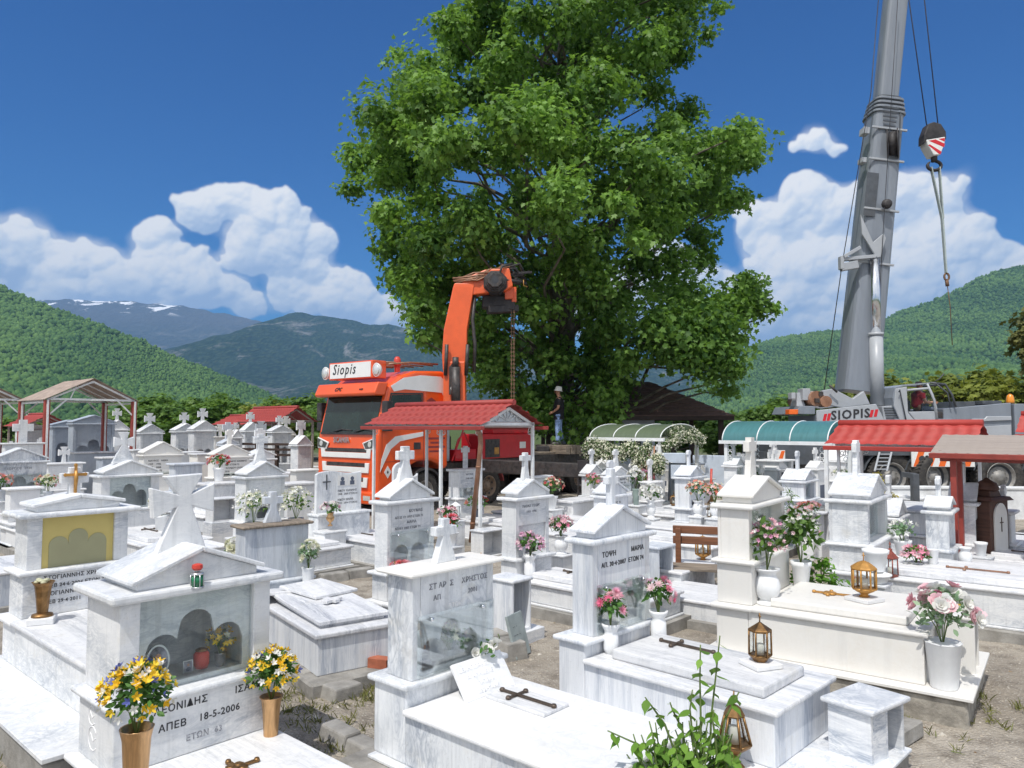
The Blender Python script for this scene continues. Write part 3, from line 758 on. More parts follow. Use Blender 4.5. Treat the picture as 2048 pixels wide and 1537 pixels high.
def lobe_leaves(lobes, per_m2, r, shell=0.45, up=0.75, outw=0.7, rnd=0.55, flat=0.8):
 """lobes: (x, y, z, radius). Leaves scattered in the outer part of each lobe."""
 Ps, Ns, Ts = [], [], []
 for (x, y, z, R_) in lobes:
  n = max(12, int(per_m2 * R_ * R_ * (0.8 + 0.4 * r.random())))
  d = norm(r.normal(size=(n, 3)))
  rad = R_ * (shell + (1 - shell) * r.random(n) ** 0.7)
  k = norm(r.normal(size=(11, 3)))
  push = np.max(d @ k.T, axis=1) ** 9
  rad = rad * (0.64 + 0.62 * push)
  p = d * rad[:, None]; p[:, 2] *= flat
  Ps.append(p + np.array([x, y, z]))
  Ns.append(d * outw + np.array([0, 0, up]) + r.normal(size=(n, 3)) * rnd)
  Ts.append(np.clip(r.normal(0.5, 0.2) + r.normal(0, 0.22, n), 0, 1))
 return np.concatenate(Ps), np.concatenate(Ns), np.concatenate(Ts)
def wobbly(p0, p1, r, n=6, amp=0.06, sag=0.0):
 p0 = np.array(p0, float); p1 = np.array(p1, float); L = np.linalg.norm(p1 - p0)
 out = []
 for i in range(n + 1):
  t = i / n
  q = p0 + (p1 - p0) * t
  if 0 < i < n: q = q + r.normal(size=3) * amp * L
  q[2] += sag * L * math.sin(PI * t)
  out.append(q)
 return out
# ---------------------------------------------------------------- the plane tree
def plane_tree():
 r = np.random.default_rng(5)
 Y0 = 29.5
 base = G(1128, 1000, 0); base = Vector((D(1122, 900, Y0).x, Y0, 0))
 root = thing('plane_tree', 'huge broad plane tree with dense green crown behind the orange truck', 'tree', base)
 rows = [(-330, 1040, 1300), (-200, 970, 1370), (-100, 910, 1420), (0, 870, 1480), (60, 855, 1440), (120, 805, 1420), (170, 760, 1440), (220, 735, 1500), (290, 645, 1560),
   (350, 640, 1560), (400, 645, 1530), (440, 705, 1505), (500, 712, 1485), (550, 728, 1510), (590, 745, 1590), (630, 775, 1585), (680, 790, 1540), (720, 850, 1530), (770, 930, 1525), (810, 940, 1500), (850, 960, 1300)]
 ys = [a[0] for a in rows]; ls = [a[1] for a in rows]; rs = [a[2] for a in rows]
 ctr = np.array(base)
 lobes = []; tries = 0
 s = Y0 / F
 while len(lobes) < 365 and tries < 90000:
  tries += 1
  py = r.uniform(-300, 850); Rm = r.uniform(0.6, 1.5)
  l = np.interp(py, ys, ls) + 16; rr = np.interp(py, ys, rs) - 18
  hw = (rr - l) / 2; cx_ = (rr + l) / 2
  u = r.uniform(-1, 1); px = cx_ + u * hw
  rp = Rm / s * 1.12
  if px - rp < l or px + rp > rr or py - rp * .7 < -320: continue
  depth_max = 9.0 * min(1.0, hw / 380) * math.sqrt(max(0.05, 1 - u * u))
  v = r.uniform(-1, 1) if r.random() < .6 else -abs(r.uniform(0, 1))
  if r.random() < 0.6 and u * u + v * v < 0.35: continue
  if py > 700 and (r.random() < 0.45 or px > 1235): continue
  y = Y0 + v * depth_max
  if py > 520: y = max(y, Y0 - 3.5)
  p = D(px, py, Y0 + .6 * (y - Y0)); p = Vector((p.x, y, p.z))
  if any((p.x - q[0]) ** 2 + (p.y - q[1]) ** 2 + (p.z - q[2]) ** 2 < (0.60 * min(Rm, q[3]) + .35) ** 2 for q in lobes): continue
  lobes.append((p.x, y, p.z, Rm))
 for (px, py, R_, dy) in [(1400, 690, 2.2, -5), (1470, 720, 1.7, -5), (1340, 640, 1.6, -5.5), (1440, 640, 1.7, -5), (1490, 660, 1.3, -4.5), (1500, 740, .8, -5), (1395, 715, 1.0, -5), (1545, 610, 1.1, -3), (1580, 615, .6, -3), (1510, 600, 1.2, -3.5),
                             (1490, 780, .8, -4), (830, 620, 1.2, -5), (810, 560, 1.2, -4), (830, 670, .8, -5), (700, 330, 1.1, -2), (690, 300, .8, -2), (690, 380, .9, -2), (820, 210, 1.2, -4), (800, 165, 1.0, -3), (780, 110, .6, -2), (1470, 15, .7, -1), (1450, 70, .7, -1),
                             (1000, 700, 1.3, -4.2), (990, 760, 1.1, -4.0), (1060, 620, 1.3, -4.5), (1080, 720, 1.2, -3.5), (1180, 560, 1.5, -5), (1120, 520, 1.3, -5), (1200, 650, 1.3, -4.5), (1240, 720, 1.2, -4.0), (1180, 760, 1.1, -2.0), (1050, 790, 1.0, -2.5), (1210, 835, .7, -3.0), (960, 640, .9, -4.5), (1000, 800, .8, -3.0)]:
  p = D(px - (34 if px > 1300 else -14), py, Y0 + dy); lobes.append((p.x, Y0 + dy, p.z, R_ * .82))
 L = [(x - ctr[0], y - ctr[1], z, R_) for x, y, z, R_ in lobes]
 P, Nn, T = lobe_leaves(L, 430, r, 0.10, 0.7, 0.75, 0.7, 0.75)
 dirT = norm(r.normal(size=(len(P), 3)) * 0.8 + np.array([0, 0, -0.75]))
 me = leaf_cloud('crown', P, Nn, r.uniform(0.10, 0.235, len(P)), T, PLANE_LEAF, 0.22, dirT, 3)
 link('crown', me, LEAF['plane'], root)
 tk = MB()
 tp = [(0, 0, -.2), (.05, 0, 1.2), (-.05, .1, 3), (.1, 0, 6), (.05, .1, 9), (0, 0, 13), (.1, 0, 18), (0, 0, 23)]
 tk.tube(tp, [.85, .62, .55, .48, .40, .28, .16, .05], 14)
 tk.build('trunk', MT['bark'], root)
 lm = MB()
 for (x, y, z, R_) in L:
  if r.random() < 0.38:
   h = max(1.5, min(20, z - abs(x) * 0.45 - abs(y) * .4 + r.uniform(-1, .6)))
   tt = min(1, h / 23); q = (0.05, 0.05, h)
   dist = math.hypot(x, y)
   rad = 0.02 + 0.011 * dist
   lm.tube(wobbly(q, (x, y, z - .2), r, 6, 0.035, 0.05), [rad * (1 - .8 * i / 6) for i in range(7)], 6)
 lm.build('branches', MT['bark'], root)
plane_tree()
# ---------------------------------------------------------------- smaller trees
def tree_proto(name, label, loc, h, w, leafkey, leaf, dens, seed, shape='round', trunk_h=None, cat='tree', group=None, leafshape=None, nl=26):
 r = np.random.default_rng(seed)
 root = thing(name, label, cat, loc, 0, group)
 lobes = []
 th = trunk_h if trunk_h is not None else h * 0.3
 for i in range(nl):
  for _ in range(50):
   t = r.random(); z = th + (h - th) * t
   if shape == 'cone': rr = w / 2 * (1 - t) ** 0.8 + .05
   elif shape == 'column': rr = w / 2 * (math.sin(PI * min(1, .12 + t * .86))) ** .6
   else: rr = w / 2 * math.sqrt(max(0.02, 1 - (2 * t - 0.85) ** 2 / 1.4))
   a = r.uniform(0, 2 * PI); q = rr * r.random() ** 0.45
   R_ = w * r.uniform(0.12, 0.2)
   if shape != 'round': R_ = max(.04, min(R_, rr * .7))
   if q + R_ * 0.6 > rr * 1.15: continue
   lobes.append((q * math.cos(a), q * math.sin(a), z - R_ * .4, R_)); break
 P, Nn, T = lobe_leaves(lobes, dens, r, 0.2, 0.7, 0.75, 0.6)
 me = leaf_cloud('crown', P, Nn, r.uniform(leaf * .7, leaf * 1.25, len(P)), T, leafshape or CLUMP, 0.2, None, seed)
 link('crown', me, LEAF[leafkey], root)
 tk = MB()
 tk.tube(wobbly((0, 0, -.1), (0, 0, th + (h - th) * .75), r, 5, .015), [w * .035 * (1 - .8 * i / 5) for i in range(6)], 8)
 for (x, y, z, R_) in lobes[::2]:
  tk.tube(wobbly((0, 0, max(th * .6, z - w * .2)), (x, y, z), r, 4, .05), [w * .012 * (1 - .7 * i / 4) for i in range(5)], 5)
 tk.build('trunk', MT['bark'], root)
 return root
GA = 'trees in the row behind the cemetery'
pa = tree_proto('tree', 'bushy green tree above the small red canopies', (0, 0, 0), 4.3, 5.2, 'far', 0.24, 480, 21)
pb = tree_proto('tree', 'x', (0, 0, 0), 4.0, 4.6, 'far', 0.23, 500, 22)
pc = tree_proto('tree', 'x', (0, 0, 0), 3.7, 4.4, 'yel', 0.20, 640, 23)
def put_tree(proto, px, pytop, Y, label, htop, first=False, group=None, wide=1.0):
 p = D(px, 900, Y); top = D(px, pytop, Y).z
 k = top / htop
 rz = rng.uniform(0, 6.28)
 o = proto if first else copy_tree(proto)
 o.location = (p.x, Y, 0); o.rotation_euler = (0, 0, rz); o.scale = (k * wide, k * wide, k)
 tag(o, label, 'tree', group)
 return o
H1, H2, H3 = 4.3, 4.0, 3.7
for i, a in enumerate([
 (pa, 300, 792, 52, 'leftmost light green tree just right of the open shed', H1, True),
 (pb, 365, 800, 50, 'green tree beside the leftmost one, above the paired tombs with crosses', H2, True),
 (pa, 440, 790, 54, 'bushy tree rising left of the smaller red canopy', H1, False),
 (pb, 505, 788, 55, 'tree directly behind the ridge of the red double canopy', H2, False),
 (pc, 560, 800, 50, 'yellowish tree behind the gable of the red double canopy', H3, True),
 (pa, 606, 792, 50, 'tree touching the left edge of the truck cab in view', H1, False),
 (pb, 232, 830, 56, 'tree seen through the frame of the open gabled shed', H2, False),
 (pb, 120, 835, 58, 'low tree behind the two tall tombs under the shed', H2, False),
 (pa, 20, 838, 58, 'tree at the far left edge behind the shed roofs', H1, False),
 (pa, 1345, 800, 46, 'shaded tree behind the dark pavilion roof', H1, False),
 (pb, 1480, 835, 42, 'green tree between the pavilion post and the teal canopy', H2, False),
 (pa, 1560, 795, 44, 'green tree to the left of the crane counterweight', H1, False),
 (pb, 1520, 815, 47, 'paler tree below the right tip of the plane tree', H2, False),
 (pc, 1795, 742, 46, 'light yellow green tree just left of the crane driver cab', H3, False),
 (pb, 1700, 800, 48, 'tree hidden behind the foot of the grey crane boom', H2, False),
 (pc, 1940, 752, 40, 'yellow green tree right of the crane driver cab', H3, False),
 (pc, 2020, 724, 37, 'biggest yellow green tree at the right edge above the crane engine deck', H3, False),
 (pa, 1875, 790, 50, 'green tree seen through the open crane cab window', H1, False),
  ]):
 pr, px, pyt, Y, lab, ht, first = a
 put_tree(pr, px, pyt, Y, lab, ht, first, GA, 1.35)
rt = tree_proto('pine_tree', 'dark brownish conifer branch tips at the right edge of the view', (0, 0, 0), 9.5, 4.6, 'conif', 0.30, 260, 31, 'round', 4.0, nl=40)
p = D(2150, 560, 34); rt.location = (p.x, 34, 0)
# ================================================================ graves
ROT = R(-42)
GG = 'marble graves of the cemetery'
def cross_poly(kind, H, s, a, foot=0.0, bw=0.0, zc=None):
 if kind == 'flare':
  k = H
  L = [(-.36, 0), (-.09, .62), (-.36, .50), (-.39, .86), (-.085, .765), (-.24, .985), (.22, 1.0), (.085, .765), (.37, .88), (.36, .53), (.09, .62), (.31, 0)]
  return [(y * k, z * k) for y, z in L]
 if kind == 'pattee':
  z0 = foot; c = zc if zc else H - s * .55
  L = [(-bw / 2 if bw else -a / 2, 0), (-a * .32, c - a * .4), (-s / 2, c - a * .75), (-s / 2, c + a * .75), (-a * .32, c + a * .4), (-a * .75, H)]
  return L + [(-y, z) for y, z in reversed(L)]
 zc = zc if zc else H - s * 0.42
 b = bw if bw else a
 L = [(-b / 2, 0)] + ([(-a / 2, foot)] if foot > 0 else []) + [(-a / 2, zc - a / 2), (-s / 2, zc - a / 2), (-s / 2, zc + a / 2), (-a / 2, zc + a / 2), (-a / 2, H)]
 return L + [(-y, z) for y, z in reversed(L)]
def arch_panel(mb, y0, y1, z0, z1, xf, t, opens, sill, N_=26):
 """upright stone panel with arched openings; opens = [(ya, yb, [(yc, r, zspring), ...]), ...]"""
 xb = xf - t
 ycuts = [y0]; prof = []
 cur = y0
 for (ya, yb, arcs) in opens:
  if ya > cur: mb.box(xb, xf, cur, ya, z0, z1)
  mb.box(xb, xf, ya, yb, z0, sill)
  ys = [ya + (yb - ya) * i / N_ for i in range(N_ + 1)]
  hs = []
  for y in ys:
   h = sill + 0.02
   for (yc, r_, zs) in arcs:
    q = r_ * r_ - (y - yc) ** 2
    if q >= -1e-9: h = max(h, zs + math.sqrt(max(0, q)))
   hs.append(min(h, z1 - 0.005))
  vs = []; n = len(ys)
  for x in (xf, xb):
   for y, h in zip(ys, hs): vs.append((x, y, h))
   for y in ys: vs.append((x, y, z1))
  fs = []
  for i in range(n - 1):
   fs.append((i, i + 1, n + i + 1, n + i))                              # front
   fs.append((2 * n + i + 1, 2 * n + i, 3 * n + i, 3 * n + i + 1))      # back
   fs.append((2 * n + i, 2 * n + i + 1, i + 1, i))                      # reveal
  mb.add(vs, fs)
  cur = yb
 if cur < y1: mb.box(xb, xf, cur, y1, z0, z1)
def opens_for(n, y0, y1, zs, big=1.0):
 """n arched openings next to one another, the middle one taller"""
 w = y1 - y0
 if n == 1: return [(y0, y1, [((y0 + y1) / 2, w / 2, zs)])]
 if n == 2:
  m = (y0 + y1) / 2; g = w * .04
  return [(y0, m - g, [((y0 + m - g) / 2, (m - g - y0) / 2, zs)]), (m + g, y1, [((y1 + m + g) / 2, (y1 - m - g) / 2, zs)])]
 r_ = w / 6 * 1.04
 return [(y0, y1, [(y0 + r_, r_, zs), ((y0 + y1) / 2, r_ * 1.08, zs + r_ * 1.0 * big), (y1 - r_, r_, zs)])]
def metal_cross(mb, L, s, t=0.018, w=0.022, end=0.02, fancy=False):
 """a cast cross lying flat along +x, centred on y=0"""
 mb.box(0, L, -w / 2, w / 2, 0.004, t)
 c = L * 0.30
 mb.box(c - w / 2, c + w / 2, -s / 2, s / 2, 0.005, t - .001)
 for (x, y) in ((0, 0), (L, 0), (c, -s / 2), (c, s / 2)):
  mb.lathe([(end * .9, 0), (end, t * .5), (end * .7, t + .004)], 8, (x, y, .003))
 if fancy:
  for a in range(4):
   q = PI / 4 + a * PI / 2
   mb.lathe([(.03, 0), (.034, t * .6), (.02, t)], 8, (c + .035 * math.cos(q), .035 * math.sin(q), .004))
def grave(label, px, py, Y, w, d, zl, zb, L, rot=ROT, mar='white', smar=None, yl=.10, yr=.10, pl=.10, po=.10, pm='concrete', apron=.03, apz=0.025,
          front='arch', na=3, zt=None, arch_h=None, pw=.09, rec=.05, ped=(.05, .15), pedw=1.0, pedm=None, cross=None, crucifix=False, lid=True, lido=.055, lidt=.045,
          slab=.07, orn=None, txt=(), tmat='ink', glass_on=True, base=True, name='grave', ledges=True, lidmat=None, group=GG, head=0.0, mono=0):
 P = D(px, py, Y); zL = P.z
 root = thing(name, label, 'grave', (P.x, P.y, 0), rot, group)
 m = MT[mar]; sm = MT[smar or 'slab']; near = Y < 9.5
 bv, sg = (.009, 2) if near else (.012, 1)
 x0 = -d - head                                   # back of the whole grave
 pB, pF, pL_, pR = po if isinstance(po, tuple) else (po,) * 4
 mb = MB(); mb.box(x0 - pB, L + pF, -yl - pL_, w + yr + pR, -.06, pl); mb.build('plinth', MT[pm], root, .02 if near else 0, 1)
 if apron:
  aB, aF, aL, aR = apron if isinstance(apron, tuple) else (apron,) * 4
  mb = MB(); mb.box(x0 - aB, L + aF, -yl - aL, w + yr + aR, pl + .001, pl + apz); mb.build('apron', m, root, .005, 1)
 b0 = pl + apz + .001 if apron else pl + .001
 mb = MB(); mb.box(.001 if base else x0, L, -yl, w + yr, b0, zb - .04); mb.build('grave_box', m, root, bv, sg)
 mb = MB(); mb.box((.002 if mono else .032) if base else x0 - .02, L + .035, -yl - .035, w + yr + .035, zb - .039, zb); mb.build('top_ledge', sm, root, .014 if near else .01, sg)
 if slab:
  mb = MB(); mb.box(.16, L - .13, -yl + .13, w + yr - .13, zb + .001, zb + slab); mb.build('cover_slab', sm, root, .016 if near else .01, 2 if near else 1)
 zs_ = zb + (slab or 0)
 if orn:
  ox, oy, oL, oS, om = orn[:5]
  mb = MB(); metal_cross(mb, oL, oS, fancy=len(orn) > 5); o = mb.build('metal_cross', MT[om], root)
  o.location = (ox, oy, zs_ + .002)
  if len(orn) > 6: o.rotation_euler = (0, 0, orn[6])
 if mono:
  mb = MB(); mb.box(x0 - mono, .0, -yl, w + yr, b0, zl - .04); mb.build('pedestal', m, root, bv, sg)
  mb = MB(); mb.box(x0 - mono - .04, .045, -yl - .035, w + yr + .035, zl - .039, zl); mb.build('upper_ledge', m, root, .014 if near else .01, sg)
 elif base:
  mb = MB(); mb.box(x0, 0, -yl, w + yr, b0, zb - .04); mb.build('pedestal', m, root, bv, sg)
  mb = MB(); mb.box(x0 - .045, .045 if zl - zb > .12 else .031, -yl - .05, w + yr + .05, zb - .039, zb + .004); mb.build('lower_ledge', m, root, .016 if near else .01, sg)
  if zl - zb > .09:
   mb = MB(); mb.box(-d - .0, .028, -.03, w + .03, zb + .005, zl - .04); mb.build('inscription_block', m, root, bv, sg)
   mb = MB(); mb.box(-d - .045, .072, -.075, w + .075, zl - .039, zl); mb.build('upper_ledge', m, root, .016 if near else .01, sg)
 z0 = zl if zl - zb > .09 else zb + .004
 if front in ('solid', 'stele'):
  mb = MB(); mb.box(-d, 0, 0, w, z0, zL); mb.build('cabinet', m, root, bv, sg)
 else:
  mb = MB()
  mb.box(-d, -d + .03, 0, w, z0, zL)
  mb.box(-d + .0305, -.0, 0, pw, z0, zL); mb.box(-d + .0305, -.0, w - pw, w, z0, zL)
  mb.build('cabinet', m, root, .005 if near else 0, 1)
  zt_ = zt if zt else zL
  if zt:   # inscription stone above the arches
   mb = MB(); mb.box(-.03, .003, pw * .3 if front == 'text' else pw + .001, w - (pw * .3 if front == 'text' else pw + .001), zt_, zL - .002)
   if front == 'text':
    mb = MB(); mb.box(-d + .031, .002, pw + .0005, w - pw - .0005, zt_, zL - .001)
   mb.build('inscription_stone', m, root, .003 if near else 0, 1)
  if front == 'film':
   mb = MB(); mb.box(-rec - .02, -rec, pw + .001, w - pw - .001, z0, zt_ - .001); mb.build('yellow_film', MT['yellowpanel'], root)
   mb = MB()
   a0, a1 = pw + .06, w - pw - .06; r_ = (a1 - a0) / 6
   pts = [(a0, z0 + .002), (a1, z0 + .002)]
   for cy_, zz in ((a1 - r_, 0), ((a0 + a1) / 2, .055), (a0 + r_, 0)):
    for k in range(0, 13):
     q = PI * k / 12
     pts.append((cy_ + r_ * math.cos(q) * (1.02 if zz else 1), z0 + (zL - z0) * .42 + zz + r_ * math.sin(q)))
   mb.prism(pts, -rec + .001, -rec + .005, 'yz'); mb.build('arched_panel', MT['olive'], root)
  else:
   ah = (zt_ - z0) if arch_h is None else arch_h
   a0, a1 = pw + .05, w - pw - .05
   sill = z0 + .03
   if na == 3: zs = z0 + ah * .38
   elif na == 2: zs = z0 + ah * .45
   else: zs = z0 + ah * .5
   if na == 1: a0, a1 = w * .5 - w * .17, w * .5 + w * .17
   mb = MB(); arch_panel(mb, pw + .001, w - pw - .001, z0 + .001, zt_ - .001, -rec, .022, opens_for(na, a0, a1, zs), sill)
   mb.build('arch_panel', m, root)
   if glass_on:
    mb = MB(); xg = .012 if front == 'text' else -rec + .018
    if front == 'text': mb.box(xg, xg + .006, pw * .5, w - pw * .2, z0 + .01, zt_ + .03)
    else: mb.box(xg, xg + .006, pw + .002, w - pw - .002, z0 + .004, zt_ - .004)
    g = mb.build('glass_pane', MT['glass'], root)
    if near and front == 'text':
     kb = MB()
     for yy in (pw + .08, w - pw - .06): kb.lathe([(.013, 0), (.016, .006), (.012, .014), (.004, .018)], 10, M=Matrix.Translation((xg + .006, yy, zt_ - .005)) @ Matrix.Rotation(PI / 2, 4, 'Y'))
     kb.build('knob', MT['chrome'], g)
 zt2 = zL
 if lid:
  mb = MB(); mb.box(-d - lido, lido, -lido, w + lido, zL + .0005, zL + lidt); mb.build('lid', MT[lidmat] if lidmat else m, root, .017 if near else .012, 2 if near else 1)
  zt2 = zL + lidt
 if ped:
  hb, hp = ped; yc = w / 2; hw = w / 2 * pedw
  pmn = MT[pedm] if pedm else m
  mb = MB(); mb.prism([(yc - hw, zt2), (yc + hw, zt2), (yc + hw, zt2 + hb), (yc, zt2 + hb + hp), (yc - hw, zt2 + hb)], -d + .01, -.01, 'yz'); mb.build('pediment', pmn, root, .004, 1)
  mb = MB(); t = .032; ov = .045
  sl = hp / hw
  for sgn in (-1, 1):
   ye = yc + sgn * (hw + ov); ze = zt2 + hb - ov * sl
   mb.prism([(ye, ze + .001), (yc, zt2 + hb + hp + .001), (yc, zt2 + hb + hp + t * 1.12), (ye, ze + t)], -d - .03, .025, 'yz')
  mb.build('pediment_roof', pmn, root, .008 if near else .006, 1)
  zt2 += hb + hp + .02
 if cross:
  kind, H, s, a = cross[:4]; foot = cross[4] if len(cross) > 4 else 0; bw = cross[5] if len(cross) > 5 else 0; zc = cross[6] if len(cross) > 6 else None
  yc = w / 2 + (cross[7] if len(cross) > 7 else 0); xc = -d * .55
  zf = zt2 - (.05 if ped and kind != 'flare' else 0.0) - (.10 if kind == 'flare' else 0)
  mb = MB(); mb.prism([(y + yc, z + zf) for y, z in cross_poly(kind, H, s, a, foot, bw, zc)], xc - .03, xc + .03, 'yz')
  co = mb.build('cross', m, root, .006, 1)
  if crucifix:
   zc_ = zc if zc else H - s * .42
   cb_ = MB(); cb_.box(xc + .034, xc + .046, yc - .012, yc + .012, zf + zc_ - .15, zf + zc_ + .11); cb_.box(xc + .0345, xc + .0455, yc - .08, yc + .08, zf + zc_ + .02, zf + zc_ + .045)
   for (yy, zz) in ((0, -.16), (0, .12), (-.085, .032), (.085, .032)): cb_.lathe([(.018, 0), (.014, .012)], 8, M=Matrix.Translation((xc + .034, yc + yy, zf + zc_ + zz)) @ Matrix.Rotation(PI / 2, 4, 'Y'))
   cb_.tube([(xc + .052, yc, zf + zc_ + .07), (xc + .055, yc, zf + zc_), (xc + .052, yc, zf + zc_ - .10)], [.012, .018, .009], 8)
   cb_.build('crucifix', MT['amber'], co)
 for t_ in txt:
  s_, size, yy, zz, where = t_[:5]
  xx = {'t': .0045, 'b': .0295, 'p': .0045}[where]
  text('inscription', root, s_, size, MT[t_[5] if len(t_) > 5 else tmat], Matrix.Translation((xx, yy, zz)) @ M_FRONT, depth=.0015, spacing=1.08, offset=.0006 if size > .03 else 0.0)
 root['_z'] = zs_; 
 del root['_z']
 return root
LAT = lambda H, s=.26, a=.085, f=.22, bw=.24: ('latin', H, s, a, f, bw)
MT['rubble'] = plain('rough_rubble_base', (0.40, 0.37, 0.32), 0.95, 0, 0.25, 9, 1.0, 22, 0.5, (0.17, 0.15, 0.125))
# ---- the front row
g_isaak = grave('white grave nearest the camera with triple arch and flared marble cross', 240, 1209, 4.5, .98, .52, .665, .25, 1.75, mar='white', yl=.05, yr=-.01, pl=.09, po=.12, apron=0, front='arch', na=3, pw=.12, rec=.055,
      ped=(.05, .145), pedw=.80, cross=('flare', .56, 0, 0), slab=0, lido=.07, lidt=.055, orn=(.34, .52, .34, .26, 'bronze', 1),
      txt=[('ΛΕΟΝΙΔΗΣ', .062, .20, .545, 'b'), ('ΙΣΑΑΚ', .062, .72, .545, 'b'), ('ΑΠΕΒ', .062, .23, .435, 'b'), ('18-5-2006', .062, .48, .435, 'b'), ('ΕΤΩΝ  63', .052, .40, .335, 'b', 'fadedink')])
def carve_rings():
 m = MB()
 for (xc, zc, rr) in ((-.30, .53, .055), (-.28, .40, .07)):
  pts = []
  for k in range(15):
   a = k / 14 * 5.0 + .6
   pts.append((xc + rr * math.cos(a), -.0305, zc + rr * math.sin(a)))
  m.tube(pts, .0035, 5)
  m.tube([(xc - rr * .5, -.0305, zc + rr * .4), (xc + .01, -.0305, zc - rr * .2), (xc + rr * .7, -.0305, zc + .2 * rr)], .003, 5)
 o = m.build('carved_relief', MT['carve'], g_isaak)
carve_rings()
grave('white grave at far left with yellow film behind its arches and a crucifix on top', 55, 1038, 6.6, .84, .34, 1.03, .62, 2.0, mar='white', yl=.07, yr=.05, pl=.20, po=(.1, .2, .40, .03), apron=(.12, .22, .42, .05), apz=.035, front='film', pw=.12, rec=.03,
      ped=(.05, .06), pedw=.82, cross=('latin', .30, .24, .095), crucifix=True, slab=0, lido=.09,
      txt=[('ΣΤΟΓΙΑΝΝΗΣ ΧΡΗΣΤΟΣ', .048, .13, .935, 'b'), ('ΑΠΕΒ 24·6·2004 ΕΤΩΝ 74', .044, .12, .865, 'b'), ('ΣΤΟΓΙΑΝΝΗ ΕΛΕΝΗ', .048, .12, .795, 'b'), ('ΑΠΕΒ 29·4·2011', .044, .11, .725, 'b')])
g_chr = grave('white grave in front centre with a leaning inscribed tablet and small cross on its cabinet', 825, 1155, 4.9, .76, .25, .655, .505, 1.47, mono=.07, mar='grey', smar='whiteh', yl=.05, yr=.08, pl=.13, po=.20, apron=.06, front='text', na=3, zt=1.03, arch_h=.36, pw=.07, rec=.04,
      ped=None, cross=('latin', .30, .20, .062, .18, .19, None, .02), slab=0, lido=.06, lidt=.03, lidmat='beige',
      txt=[('ΣΤ ΑΡ  Σ', .05, .14, 1.215, 't', 'fadedink'), ('ΧΡΗΣΤΟΣ', .05, .44, 1.215, 't', 'fadedink'), ('ΑΠ', .045, .18, 1.14, 't', 'fadedink'), ('2001', .045, .50, 1.14, 't', 'fadedink'), ('ΕΤΩΝ', .04, .32, 1.07, 't', 'carve')])
g_mar = grave('white grave with black name lettering and two vases of pink flowers before its glass', 1185, 1092, 6.0, .80, .21, .63, .495, 1.53, rot=R(-44), mar='streak', smar='slab', yl=.11, yr=.0, mono=.05, pl=.10, po=(.05, .50, .40, .05), apron=(.03, .52, .42, .04), front='text', na=2, zt=1.0, arch_h=.33, pw=.07, rec=.035,
      ped=(.06, .155), pedw=.90, cross=('latin', .36, .15, .065, .0, .0, .26), slab=.075, lido=.05, orn=(.33, .46, .46, .16, 'dkbronze'),
      txt=[('ΤΟΨΗ', .060, .12, 1.235, 't'), ('ΜΑΡΙΑ', .055, .52, 1.24, 't'), ('ΑΠ. 30·4·2007  ΕΤΩΝ 74', .052, .11, 1.155, 't')])
g_beige = grave('cream marble grave on a rough stone base with open cupboard at its foot', 1497, 1021, 7.0, 1.10, .30, 1.05, .64, 1.42, rot=R(-36.5), mar='beige', smar='beige', yl=.06, yr=.06, pl=.19, po=(.08, .30, .10, .10), pm='rubble', apron=(.10, .34, .13, .13), apz=.03, front='arch', na=2, pw=.10, rec=.13, zt=None, arch_h=.35,
      ped=(.07, .14), pedw=.80, cross=('latin', .44, .22, .095, .30, .20), slab=.075, orn=(.42, .56, .46, .17, 'amber', 1, .05),
      txt=[('Ζ Η Σ Η', .05, .25, .96, 'b', 'fadedink')])
g_r5 = grave('tall white grave with glass cabinet and red lantern, right of the cream one', 1735, 1010, 9.0, 1.15, .44, .88, .54, 2.2, rot=R(-37), mar='white', smar='slab', yl=.06, yr=.10, pl=.12, po=.06, apron=.03, front='arch', na=2, pw=.10, rec=.12,
      ped=(.06, .20), pedw=.80, cross=('latin', .48, .22, .12, .30, .20), slab=.08, orn=(.75, .5, .6, .18, 'copperpipe'))
# ---- second row
g_step = grave('white grave with wide stepped cross and name stone in front of the truck wheel', 775, 1012, 8.2, .68, .22, .71, .40, .62, mar='white', yl=.05, yr=.06, front='text', na=2, zt=1.10, arch_h=.36, pw=.06, rec=.03, ped=(.05, .15), pedw=.84,
      cross=('latin', .42, .24, .10, .24, .24), slab=.06, txt=[('ΚΟΥΜΑΣ', .045, .30, 1.33, 't', 'fadedink'), ('ΑΠ 22 12 1997 ΕΤΩΝ 71', .036, .10, 1.27, 't', 'fadedink'), ('ΜΑΡΙΑ', .042, .27, 1.21, 't', 'fadedink'), ('ΑΠ 8 5 2003 ΕΤΩΝ 74', .036, .10, 1.15, 't', 'fadedink')])
g_arch = grave('white grave with one dark arch between two vases of lilac pink flowers', 1032, 1004, 9.5, .65, .24, .63, .40, 1.9, mar='white', smar='slab', yl=.05, yr=.07, pl=.12, front='text', na=1, zt=1.03, arch_h=.33, pw=.06, rec=.03, ped=(.06, .13), pedw=.85,
      cross=('latin', .40, .17, .07, .22, .15), slab=.07, glass_on=False, orn=(.45, .4, .4, .15, 'dkbronze'), txt=[('ΠΑΠΑΣ  ΓΕΩΡΓ', .045, .12, 1.25, 't', 'fadedink'), ('1921  1996', .04, .2, 1.18, 't', 'fadedink')])
grave('grey marble block monument with brown flat top and small footed cross', 490, 1060, 8.5, .78, .26, .52, .36, .9, rot=R(-47), mar='old', smar='old', yl=.05, yr=.05, front='solid', ped=None, cross=('latin', .36, .24, .085, .16, .22), slab=0, lid=True, lido=.05, lidt=.035, lidmat='oldwood')
